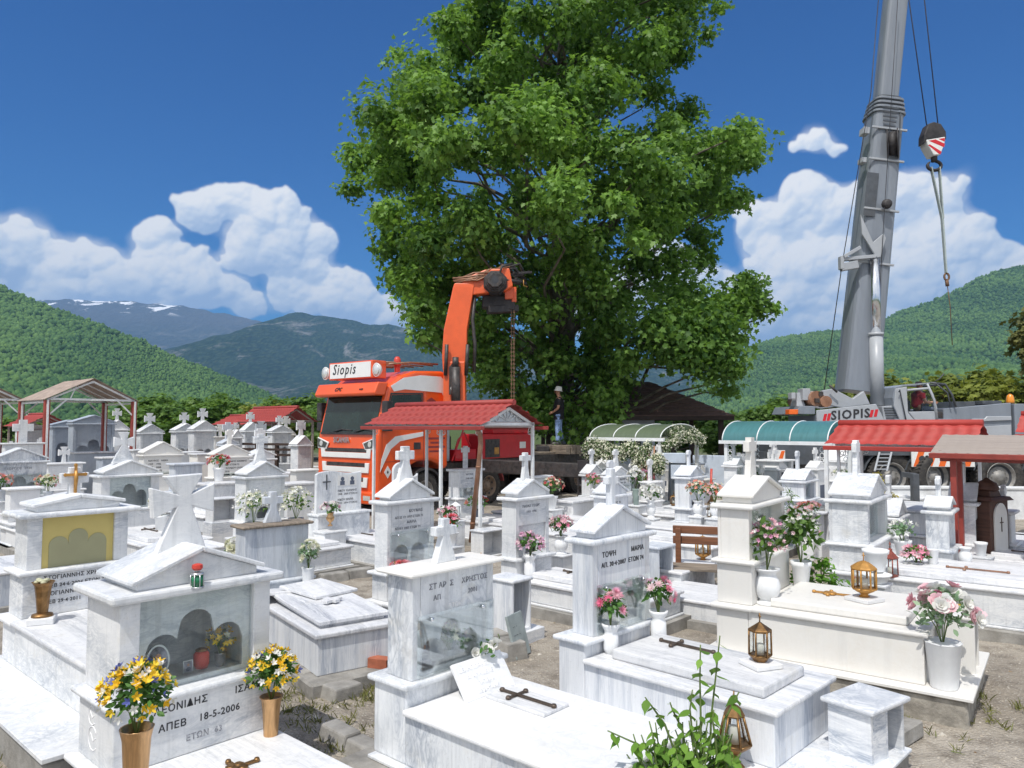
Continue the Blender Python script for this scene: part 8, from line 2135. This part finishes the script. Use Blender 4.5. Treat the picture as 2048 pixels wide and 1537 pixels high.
 m = mb(); m.tube([(XB(1757), Y + .62, ZB_(668)), (XB(1758), Y + .62, ZB_(520))], .135, 16); m.build('cylinder_rod', MT['chrome'], root)
 m = mb(); m.tube([(XB(1648), Y + .6, ZB_(790)), (XB(1690), Y + .55, ZB_(530)), (XB(1757), Y + .55, ZB_(190)), (XB(1778), Y + .55, ZB_(0))], .014, 5); m.tube([(XB(1757), Y + .6, ZB_(690)), (XB(1775), Y + .5, ZB_(440)), (XB(1800), Y + .5, ZB_(170)), (XB(1818), Y + .5, ZB_(-20))], .010, 5); m.build('winch_rope', MT['rope'], root)
 m = mb(); m.tube([(XB(1875), Y + .7, ZB_(250)), (XB(1855), Y + .9, ZB_(0)), (XB(1835), Y + 1.2, ZB_(-260))], .016, 5); m.tube([(XB(1899), Y + .7, ZB_(258)), (XB(1887), Y + .9, ZB_(0)), (XB(1873), Y + 1.2, ZB_(-260))], .016, 5); m.build('hoist_ropes', MT['rope'], root)
 hk = thing('hook_block', 'black hook block with red and white stripes hanging from the crane ropes', 'hook', (XB(1886), Y + .7, ZB_(312)))
 def hb(): m = MB(); m.M = Matrix.Translation((-XB(1886), -(Y + .7), -ZB_(312))); return m
 yh = Y + .7
 m = hb(); m.prism([(XB(1862), ZB_(290)), (XB(1863), ZB_(272)), (XB(1872), ZB_(250)), (XB(1884), ZB_(246)), (XB(1898), ZB_(250)), (XB(1908), ZB_(266)), (XB(1908), ZB_(280)), (XB(1904), ZB_(284)), (XB(1868), ZB_(284))], yh - .17, yh + .17, 'xz'); m.build('sheave_housing', MT['chassis'], hk, .03, 2)
 m = hb(); m.prism([(XB(1866), ZB_(283)), (XB(1904), ZB_(277)), (XB(1904), ZB_(285)), (XB(1894), ZB_(312)), (XB(1880), ZB_(313)), (XB(1868), ZB_(292))], yh - .20, yh + .20, 'xz'); pl_ = m.build('cheek_plate', MT['bandwhite'], hk, .012, 1)
 m = hb(); yy = yh - .2035
 for poly in ([(1870, 285), (1884, 282.5), (1903, 291), (1901, 298)], [(1869, 294), (1872, 292), (1896, 307), (1893, 312), (1890, 311)], [(1890, 281.5), (1903, 279.5), (1903, 287)]):
  m.prism([(XB(a), ZB_(b)) for a, b in poly], yy, yy + .003, 'xz')
 m.build('red_stripes', MT['warnred'], pl_)
 text('lettering', pl_, 'LIEBHERR', .085, MT['ink'], Matrix.Translation((-XB(1886), -(yh), -ZB_(312))) @ Matrix.Translation((XB(1868.5), yh - .205, ZB_(282))) @ Matrix.Rotation(R(-9), 4, 'Y') @ M_FACE, depth=.002, offset=.001)
 m = hb(); m.tube([(XB(1888), yh, ZB_(312)), (XB(1888), yh, ZB_(322))], .09, 10)
 m.tube([(XB(1888) + .20 * math.sin(q_), yh, ZB_(330) + .14 * math.cos(q_)) for q_ in np.linspace(.3, 5.6, 14)], [.05] * 12 + [.035, .02], 8); m.build('hook', MT['chassis'], hk)
 sl = thing('lifting_sling', 'two grey webbing slings meeting at a shackle below the hook block', 'sling', (XB(1895), yh, ZB_(330)))
 def sb(): m = MB(); m.M = Matrix.Translation((-XB(1895), -yh, -ZB_(330))); return m
 for a in (1881, 1898): m = sb(); m.beam((XB(a), yh, ZB_(333)), (XB(1900 + (a > 1890) * 2), yh, ZB_(435)), .11, .03); m.beam((XB(1899 + (a > 1890) * 3), yh + (.02 if a > 1890 else -.02), ZB_(434)), (XB(1904 + (a > 1890) * 2), yh + (.02 if a > 1890 else -.02), ZB_(545)), .10, .03); m.build('webbing', MT['sling'], sl)
 m = sb(); m.tube([(XB(1906) + .07 * math.sin(q_), yh, ZB_(553) + .10 * math.cos(q_)) for q_ in np.linspace(0, 2 * PI, 12)], .03, 6); m.tube([(XB(1906), yh, ZB_(560)), (XB(1907), yh, ZB_(572))], .05, 6); m.build('shackle', MT['chain'], sl)
 m = sb(); m.tube([(XB(1907), yh, ZB_(572)), (XB(1911), yh, ZB_(610)), (XB(1913), yh, ZB_(690))], .012, 5); m.build('tag_line', MT['chain'], sl)
 return root
mobile_crane()
def timber_stack():
 q_ = D(1116, 890, 25.3); z0 = TBase.z + 1.36; zt_ = q_.z
 root = thing('timber_stack', 'low stack of rough timbers under the standing man on the truck bed', 'timber', (q_.x, 25.3, z0 + .002), R(-50))
 n = max(1, round((zt_ - z0) / .14)); h_ = (zt_ - z0 - .002) / n
 for k in range(n):
  for j in range(3):
   b = MB(); b.box(-.75, .75, -.36 + j * .25, -.15 + j * .25, k * h_ + .001, (k + 1) * h_); b.build('plank', MT['oldwood'], root, .01, 1)
 return zt_
MAN_Z = timber_stack()
# ================================================================ plants near the camera, ground clutter
LEAF['sap'] = leaf_mat('sapling_leaves', (0.035, 0.10, 0.015), (0.22, 0.40, 0.06), 0.35)
def leafy_plant():
 """the self-sown green plant at the lower right of the front centre grave"""
 r = np.random.default_rng(15)
 b0 = G(1385, 1537, .0); b0 = Vector((D(1385, 1500, 4.05).x, 4.05, 0))
 root = thing('leafy_plant', 'bright green self sown plant with long upright shoots at the lower centre right', 'plant', b0)
 P, Nn, T, S, C = [], [], [], [], []
 st = MB()
 def q(px, py, dy=0): p_ = D(px, py, b0.y + dy); return np.array([p_.x - b0.x, p_.y - b0.y, p_.z])
 shoots = [([(1400, 1560), (1402, 1450), (1400, 1360), (1401, 1290)], 0, 9, .075), ([(1420, 1560), (1422, 1440), (1432, 1350), (1440, 1272)], .03, 9, .085), ([(1370, 1560), (1330, 1450), (1305, 1415), (1290, 1395)], .0, 8, .065),
              ([(1350, 1570), (1300, 1500), (1255, 1480), (1215, 1462)], -.05, 6, .075), ([(1430, 1560), (1450, 1440), (1470, 1400), (1478, 1385)], .02, 5, .07), ([(1380, 1560), (1365, 1460), (1345, 1420), (1340, 1405)], .05, 7, .06),
              ([(1410, 1570), (1385, 1470), (1380, 1420), (1385, 1380)], -.04, 7, .065), ([(1440, 1570), (1430, 1470), (1425, 1440), (1428, 1420)], -.06, 7, .065)]
 for k in range(58):
  x0 = r.uniform(1275, 1465); x1 = x0 + r.uniform(-40, 30); shoots.append(([(1380, 1590), (x0, 1545), (x1, r.uniform(1440, 1520))], r.uniform(-.16, .22), 13, .062))
 for pts, dy, nl, ls in shoots:
  pp = [q(a, b_, dy) for a, b_ in pts]
  dense = []
  for i in range(len(pp) - 1):
   for t in np.linspace(0, 1, 5, endpoint=False): dense.append(pp[i] * (1 - t) + pp[i + 1] * t)
  dense.append(pp[-1])
  st.tube(dense, [.006 * (1 - .7 * i / len(dense)) + .0015 for i in range(len(dense))], 5)
  n = len(dense)
  for i in range(nl):
   t = .25 + .75 * (i + .5) / nl; j = min(n - 1, int(t * (n - 1))); a = i * 2.4 + r.uniform(-.3, .3)
   out = np.array([math.cos(a), math.sin(a), .15]); P.append(dense[j]); Nn.append(np.array([0, 0, 1]) + out * .35 + r.normal(size=3) * .2)
   T.append(out + np.array([0, 0, r.uniform(-.45, .15)])); S.append(ls * r.uniform(.55, 1.25)); C.append(np.clip(.15 + .55 * t + r.normal() * .25, 0, 1))
 wide = [(0, 0), (.22, .12), (.33, .32), (.26, .58), (.10, .82), (0, 1.08), (-.10, .82), (-.26, .58), (-.33, .32), (-.22, .12)]
 link('leaves', leaf_cloud('leaves', np.array(P), np.array(Nn), np.array(S), np.array(C), wide, .38, np.array(T), 9), LEAF['sap'], root)
 st.build('stems', MT['twig'], root)
leafy_plant()
p = D(1640, 1150, 7.9)
tree_proto('shrub', 'fresh green leafy shrub growing between the cream grave and the tall glass cabinet', (p.x, p.y, -.1), 1.05, .9, 'ivy', .065, 1500, 41, 'column', .05, 'shrub', None, OVAL_LEAF, 30)
p = D(1578, 1010, 13.2)
tree_proto('cypress_shrub', 'small slim cypress in a dark pot left of the curved gable grave', (p.x, p.y, .25), 1.02, .42, 'cyp', .09, 1500, 42, 'column', .02, 'shrub', None, BLADE, 34)
p = D(1756, 985, 17.2)
tree_proto('golden_shrub', 'clipped golden yellow shrub below the red tile canopy', (p.x, p.y, 0), 1.22, .75, 'gold', .07, 1300, 43, 'column', .35, 'shrub', None, OVAL_LEAF, 36)
p = D(575, 955, 19.0)
tree_proto('rose_bush', 'loose flowering bush left of the truck bumper', (p.x, p.y, 0), 1.05, 1.0, 'bush', .12, 420, 44, 'round', .1, 'shrub', None, OVAL_LEAF, 22)
p = D(1530, 1005, 20.5)
tree_proto('bush', 'light green bush between the teal canopy posts', (p.x, p.y, 0), 1.3, 1.3, 'ivy', .14, 420, 45, 'round', .05, 'shrub', None, OVAL_LEAF, 24)
def ground_cover():
 r = np.random.default_rng(3)
 Ps, Ns, Ts, Ss, Cs = [], [], [], [], []
 spots = [(G(600, 1400), .5, 50), (G(640, 1440), .6, 40), (G(590, 1360), .3, 30), (G(700, 1520), .4, 14), (G(1060, 1215), .5, 18), (G(960, 1290), .4, 16), (G(1700, 1440), .7, 26), (G(1985, 1420), .6, 24), (G(60, 1510), .5, 24), (G(1450, 1230), .5, 16), (G(430, 1110), .8, 20), (G(1750, 1480), .5, 16), (G(820, 1520), .5, 20), (G(745, 1390), .3, 26), (G(1340, 1220), .4, 16)]
 for p_, rad, n in spots:
  for _ in range(n):
   c_ = np.array([p_.x + r.normal() * rad * .5, p_.y + r.normal() * rad * .5, -.012])
   for _ in range(9):
    d = np.array([r.normal() * .6, r.normal() * .6, 1.0]); Ps.append(c_ + r.normal(size=3) * [.02, .02, 0]); Ts.append(d); Ns.append(np.array([r.normal(), r.normal(), .3])); Ss.append(r.uniform(.03, .09)); Cs.append(r.random())
 me = leaf_cloud('weeds', np.array(Ps), np.array(Ns), np.array(Ss), np.array(Cs), [(-.06, 0), (.06, 0), (.04, .6), (0, 1), (-.04, .6)], .3, np.array(Ts), 4)
 o = link('weeds', me, LEAF['weed'], None); tag(o, kind='stuff')
 V, Fs = [], []
 ico = [(0, 0, .7), (.9, 0, 0), (0, .8, 0), (-.8, 0, 0), (0, -.9, 0), (.4, .4, .5), (-.5, -.4, .4)]
 fc = [(0, 1, 5), (0, 5, 2), (0, 2, 3), (0, 3, 6), (0, 6, 4), (0, 4, 1), (5, 1, 2), (6, 3, 4)]
 for k in range(9000):
  Y = 2.6 + 13 * r.random() ** 1.6; x = r.uniform(-.75, .75) * Y
  s_ = r.uniform(.006, .017) * (1 + (r.random() < .03) * 1.6)
  a = r.uniform(0, 6.28); ca, sa = math.cos(a), math.sin(a); z = gz(x, Y) - s_ * .15; b_ = len(V); f_ = r.uniform(.5, 1.0)
  for (u, v, w_) in ico: V.append((x + s_ * (u * ca - v * sa), Y + s_ * (u * sa + v * ca), z + s_ * w_ * f_))
  Fs += [(b_ + i, b_ + j, b_ + l) for i, j, l in fc]
 m = MB(); m.add(V, Fs); o = m.build('gravel', MT['pebble']); tag(o, kind='stuff')
 n = 420; Y = 2.6 + 11 * r.random(n) ** 1.4; x = r.uniform(-.72, .72, n) * Y
 P = np.stack([x, Y, np.array([gz(a, b_) + .008 for a, b_ in zip(x, Y)])], 1)
 me = leaf_cloud('dry_leaves', P, np.array([0, 0, 1]) + r.normal(size=(n, 3)) * .25, r.uniform(.02, .05, n), r.random(n), OVAL_LEAF, .3, None, 8)
 o = link('dry_leaves', me, LEAF['dry'], None); tag(o, kind='stuff')
LEAF['weed'] = leaf_mat('weed_blades', (0.12, 0.15, 0.04), (0.30, 0.29, 0.10), 0.3)
LEAF['dry'] = leaf_mat('dry_leaf_litter', (0.16, 0.09, 0.04), (0.34, 0.24, 0.13), 0.1)
def pebble_mat():
 m, N, b, out = new_mat('pebbles')
 t = N.node('ShaderNodeTexCoord'); n = N.noise(t.outputs['Object'], 14, 3)
 N.put(b.inputs['Base Color'], N.ramp(n, [(0.3, (0.26, 0.22, 0.17)), (0.5, (0.44, 0.39, 0.32)), (0.7, (0.60, 0.57, 0.51))])); b.inputs['Roughness'].default_value = 0.9
 return m
MT['pebble'] = pebble_mat()
ground_cover()
# ================================================================ people
def skin_body(name, joints, edges, root_j, mat, parent, sub=2):
 """one continuous surface grown over a skeleton: joints {name: ((x,y,z), (rx, ry))}"""
 names = list(joints); idx = {n: i for i, n in enumerate(names)}
 me = bpy.data.meshes.new(name); me.from_pydata([joints[n][0] for n in names], [(idx[a], idx[b]) for a, b in edges], [])
 o = bpy.data.objects.new(name, me); COL.objects.link(o)
 md = o.modifiers.new('skin', 'SKIN'); md.use_smooth_shade = True
 for n in names:
  sv = me.skin_vertices[0].data[idx[n]]; rr = joints[n][1]; sv.radius = rr if isinstance(rr, tuple) else (rr, rr); sv.use_root = (n == root_j)
 ms = o.modifiers.new('sub', 'SUBSURF'); ms.levels = sub; ms.render_levels = sub
 dg = bpy.context.evaluated_depsgraph_get()
 me2 = bpy.data.meshes.new_from_object(o.evaluated_get(dg)); me2.name = name
 bpy.data.objects.remove(o); bpy.data.meshes.remove(me)
 me2.materials.clear()
 for p_ in me2.polygons: p_.use_smooth = True
 return link(name, me2, mat, parent)
def hand_chain(J, E, pre, wrist, d, side, curl=.5):
 """palm, four unequal bent fingers and a thumb: d = direction of the hand, side = towards the thumb"""
 d = Vector(d).normalized(); s_ = Vector(side); s_ = (s_ - d * s_.dot(d)).normalized(); n = d.cross(s_)
 w = Vector(wrist)
 J[pre + 'palm'] = (tuple(w + d * .055), (.026, .018)); E.append((pre + 'wrist', pre + 'palm'))
 for k, (off, L) in enumerate(((.024, .068), (.008, .078), (-.008, .072), (-.024, .058))):
  a = w + d * .085 + s_ * off; b = a + (d * math.cos(curl * .5) + n * math.sin(curl * .5)) * L * .5; c_ = b + (d * math.cos(curl * 1.3) + n * math.sin(curl * 1.3)) * L * .5
  J[f'{pre}k{k}'] = (tuple(a), .0095); J[f'{pre}m{k}'] = (tuple(b), .0088); J[f'{pre}t{k}'] = (tuple(c_), .0075)
  E += [(pre + 'palm', f'{pre}k{k}'), (f'{pre}k{k}', f'{pre}m{k}'), (f'{pre}m{k}', f'{pre}t{k}')]
 a = w + d * .035 + s_ * .032; b = a + (d * .7 + s_ * .6 + n * .2).normalized() * .035; c_ = b + (d * .9 + s_ * .1 + n * .4).normalized() * .03
 J[pre + 'th1'] = (tuple(a), .0115); J[pre + 'th2'] = (tuple(b), .0105); J[pre + 'th3'] = (tuple(c_), .0085)
 E += [(pre + 'palm', pre + 'th1'), (pre + 'th1', pre + 'th2'), (pre + 'th2', pre + 'th3')]
def head_parts(root, c, f, k=1.0, hair=True):
 """face details on the front of the head: c = head centre, f = facing"""
 f = Vector(f).normalized(); r_ = f.cross(Vector((0, 0, 1))).normalized(); c = Vector(c)
 b = MB()
 for s_ in (-1, 1): b.ico(c + f * .088 + r_ * (.032 * s_) + Vector((0, 0, .012)), .011, 2)
 b.build('eyes', MT['ink'], root)
def man_on_truck():
 foot = D(1120, 892, 23.35); H = 1.76
 zb = MAN_Z + .004
 p = D(1118, 880, 25.3)
 root = thing('person', 'man in black t shirt, jeans and white bucket hat standing on the truck bed', 'person', (p.x, 25.3, zb), R(172)); root.scale = (1.09,) * 3
 J, E = {}, []
 J['pelvis'] = ((0, 0, .93), (.135, .155)); J['waist'] = ((.01, 0, 1.08), (.12, .145)); J['chest'] = ((-.01, 0, 1.28), (.125, .165)); J['collar'] = ((-.015, 0, 1.43), (.085, .10)); J['neck'] = ((0, 0, 1.50), (.055, .055)); J['jaw'] = ((.03, 0, 1.575), (.068, .066)); J['skull'] = ((.02, 0, 1.665), (.092, .080)); J['crown'] = ((.01, 0, 1.72), (.068, .062))
 E += [('pelvis', 'waist'), ('waist', 'chest'), ('chest', 'collar'), ('collar', 'neck'), ('neck', 'jaw'), ('jaw', 'skull'), ('skull', 'crown')]
 for s_, pre in ((1, 'l'), (-1, 'r')):
  J[pre + 'hip'] = ((0, .095 * s_, .88), (.098, .092)); J[pre + 'knee'] = ((.02 + .02 * s_, .115 * s_, .49), .064); J[pre + 'calf'] = ((-.02 + .03 * s_, .12 * s_, .33), .058); J[pre + 'ankle'] = ((-.02 + .06 * s_, .125 * s_, .09), .042)
  E += [('pelvis', pre + 'hip'), (pre + 'hip', pre + 'knee'), (pre + 'knee', pre + 'calf'), (pre + 'calf', pre + 'ankle')]
  J[pre + 'shoulder'] = ((-.02, .185 * s_, 1.40), .062); J[pre + 'elbow'] = ((.00, .245 * s_, 1.12), .045); J[pre + 'wrist'] = ((.19, .13 * s_, .985), .029)
  E += [('collar', pre + 'shoulder'), (pre + 'shoulder', pre + 'elbow'), (pre + 'elbow', pre + 'wrist')]
  hand_chain(J, E, pre, J[pre + 'wrist'][0], (.75, -.55 * s_, -.25), (0, 0, 1), .7)
 body = skin_body('body', J, E, 'pelvis', MT['skin'], root)
 b = MB(); b.ico((.118, 0, 1.625), .016, 2, (1.2, .8, 1.3)); b.ico((.105, 0, 1.585), .014, 1, (.5, 1.5, .45))
 for s_ in (-1, 1): b.ico((.02, .088 * s_, 1.625), .022, 1, (.8, .4, 1.3))
 b.build('nose_and_ears', MT['skin'], body)
 b = MB()
 for s_ in (-1, 1): b.ico((.098, .032 * s_, 1.65), .010, 1)
 b.build('eyes', MT['ink'], body)
 K = {'hem': ((0, 0, .86), (.165, .185)), 'pelvis': ((0, 0, .95), (.165, .185)), 'waist': ((.015, 0, 1.08), (.155, .178)), 'chest': ((-.01, 0, 1.28), (.148, .188)), 'collar': ((-.015, 0, 1.42), (.105, .125)), 'nk': ((-.005, 0, 1.465), (.065, .07))}
 F_ = [('hem', 'pelvis'), ('pelvis', 'waist'), ('waist', 'chest'), ('chest', 'collar'), ('collar', 'nk')]
 for s_, pre in ((1, 'l'), (-1, 'r')):
  K[pre + 's'] = ((-.02, .19 * s_, 1.395), .080); K[pre + 'u'] = ((-.01, .225 * s_, 1.24), .070); K[pre + 'e'] = ((-.008, .232 * s_, 1.20), .068)
  F_ += [('collar', pre + 's'), (pre + 's', pre + 'u'), (pre + 'u', pre + 'e')]
 skin_body('t_shirt', K, F_, 'pelvis', MT['black'], root)
 K = {'hip': ((0, 0, 1.0), (.15, .165)), 'seat': ((0, 0, .88), (.158, .175))}; F_ = [('hip', 'seat')]
 for s_, pre in ((1, 'l'), (-1, 'r')):
  K[pre + 'h'] = ((0, .095 * s_, .82), (.115, .108)); K[pre + 'k'] = ((.02 + .02 * s_, .115 * s_, .49), .088); K[pre + 'c'] = ((-.01 + .03 * s_, .12 * s_, .30), .080); K[pre + 'a'] = ((-.02 + .055 * s_, .125 * s_, .09), .074)
  F_ += [('seat', pre + 'h'), (pre + 'h', pre + 'k'), (pre + 'k', pre + 'c'), (pre + 'c', pre + 'a')]
 skin_body('jeans', K, F_, 'seat', MT['denim'], root)
 for s_ in (1, -1):
  x = -.02 + .06 * s_; sh = {'heel': ((x - .05, .125 * s_, .045), (.042, .04)), 'mid': ((x + .06, .128 * s_, .042), (.042, .040)), 'toe': ((x + .17, .14 * s_, .034), (.038, .030))}
  skin_body('shoe', sh, [('heel', 'mid'), ('mid', 'toe')], 'heel', MT['shoe'], root)
 b = MB(); Mh = Matrix.Translation((.01, 0, 1.69)) @ Matrix.Rotation(R(-8), 4, 'Y')
 b.lathe([(.135, -.035), (.14, -.03), (.108, .012), (.105, .05), (.092, .10), (.05, .118), (.0, .12)], 22, M=Mh); b.build('bucket_hat', MT['hat'], root)
 b = MB(); b.box(-.165, -.155, -.06, .06, 1.33, 1.36); b.build('shirt_print', MT['photow'], root)
man_on_truck()
def crane_driver():
 Y = 21.0 + .62
 seat = D(1838, 826, Y)
 root = thing('person', 'crane driver in red shirt and dark cap sitting behind the cab window', 'person', (seat.x - .05, Y, seat.z), 0)
 J, E = {}, []
 J['pelvis'] = ((0, 0, .10), (.15, .165)); J['waist'] = ((.0, 0, .26), (.14, .155)); J['chest'] = ((.02, 0, .44), (.135, .17)); J['collar'] = ((.03, 0, .58), (.085, .10)); J['neck'] = ((.05, 0, .65), .055); J['jaw'] = ((.08, 0, .72), .066); J['skull'] = ((.07, 0, .805), (.090, .080)); J['crown'] = ((.06, 0, .86), .06)
 E += [('pelvis', 'waist'), ('waist', 'chest'), ('chest', 'collar'), ('collar', 'neck'), ('neck', 'jaw'), ('jaw', 'skull'), ('skull', 'crown')]
 for s_, pre in ((1, 'l'), (-1, 'r')):
  J[pre + 'hip'] = ((.08, .095 * s_, .09), .095); J[pre + 'knee'] = ((.46, .12 * s_, .10), .066); J[pre + 'ankle'] = ((.50, .12 * s_, -.32), .045); J[pre + 'toe'] = ((.64, .12 * s_, -.36), .035)
  E += [('pelvis', pre + 'hip'), (pre + 'hip', pre + 'knee'), (pre + 'knee', pre + 'ankle'), (pre + 'ankle', pre + 'toe')]
  J[pre + 'shoulder'] = ((.02, .18 * s_, .55), .064); J[pre + 'elbow'] = ((.12, .25 * s_, .29), .046); J[pre + 'wrist'] = ((.36, .18 * s_, .30), .03)
  E += [('collar', pre + 'shoulder'), (pre + 'shoulder', pre + 'elbow'), (pre + 'elbow', pre + 'wrist')]
  hand_chain(J, E, pre, J[pre + 'wrist'][0], (.9, -.2 * s_, -.1), (0, 0, 1), .9)
 body = skin_body('body', J, E, 'pelvis', MT['skin'], root)
 b = MB(); b.ico((.165, 0, .765), .016, 2, (1.2, .8, 1.3)); b.build('nose', MT['skin'], body)
 K = {'pelvis': ((0, 0, .12), (.165, .18)), 'waist': ((.0, 0, .26), (.165, .178)), 'chest': ((.02, 0, .44), (.158, .19)), 'collar': ((.03, 0, .57), (.105, .125)), 'nk': ((.04, 0, .61), .07)}
 F_ = [('pelvis', 'waist'), ('waist', 'chest'), ('chest', 'collar'), ('collar', 'nk')]
 for s_, pre in ((1, 'l'), (-1, 'r')):
  K[pre + 's'] = ((.02, .185 * s_, .545), .082); K[pre + 'u'] = ((.08, .235 * s_, .38), .072); F_ += [('collar', pre + 's'), (pre + 's', pre + 'u')]
 skin_body('red_shirt', K, F_, 'pelvis', MT['redcloth'], root)
 b = MB(); b.lathe([(.102, -.01), (.104, .02), (.085, .07), (.03, .09)], 16, (.065, 0, .815)); b.prism([(.13, -.07), (.235, -.05), (.235, .05), (.13, .07)], .80, .812, 'xy'); b.build('cap', MT['black'], root)
 K = {'hip': ((.02, 0, .10), (.16, .175))}; F_ = []
 for s_, pre in ((1, 'l'), (-1, 'r')):
  K[pre + 'h'] = ((.10, .095 * s_, .09), .105); K[pre + 'k'] = ((.46, .12 * s_, .10), .08); K[pre + 'a'] = ((.495, .12 * s_, -.28), .062); F_ += [('hip', pre + 'h'), (pre + 'h', pre + 'k'), (pre + 'k', pre + 'a')]
 skin_body('trousers', K, F_, 'hip', MT['shade'], root)
crane_driver()
def settle():
 """let every vase, pot and lantern stand on what is below it"""
 bpy.context.view_layer.update(); dg = bpy.context.evaluated_depsgraph_get()
 for o in list(SC.objects):
  if o.parent is None and o.name.split('.')[0] in ('flower_vase', 'plant_pot', 'lantern', 'marble_cupboard'):
   p = o.location.copy(); q = Vector((p.x, p.y, p.z + .30)); hit = None
   if o.name.startswith('marble'): q = in_cab(o, -.12, .15, .02); 
   for _ in range(40):
    h = SC.ray_cast(dg, q, Vector((0, 0, -1)))
    if not h[0]: break
    t = h[4]
    while t.parent: t = t.parent
    if t == o or t.get('kind') == 'stuff' or 'glass' in h[4].name: q = h[1] - Vector((0, 0, .002)); continue
    hit = h[1].z; break
   if hit is not None:
    if p.z - hit > .10:      # raised on a small marble stand
     big = o.name.startswith('marble')
     if big: b = MB(); b.box(-.34, .04, -.03, .48, hit - .02, p.z - .001)
     else: a = .12 if p.y < 15 else .16; b = MB(); b.box(-a, a, -a, a, hit - .02, p.z - .031); b.box(-a - .02, a + .02, -a - .02, a + .02, p.z - .03, p.z - .001)
     st_ = b.build('marble_stand', MT['band' if big else 'white'], None, .006, 1)
     st_.location = (p.x, p.y, 0); st_.rotation_euler = (0, 0, o.rotation_euler.z if big else ROT)
     tag(st_, 'marble stand under the ' + ' '.join(o['label'].split()[:12]), 'stand', 'marble stands under vases and lanterns')
    else: o.location.z = hit + .002
settle()
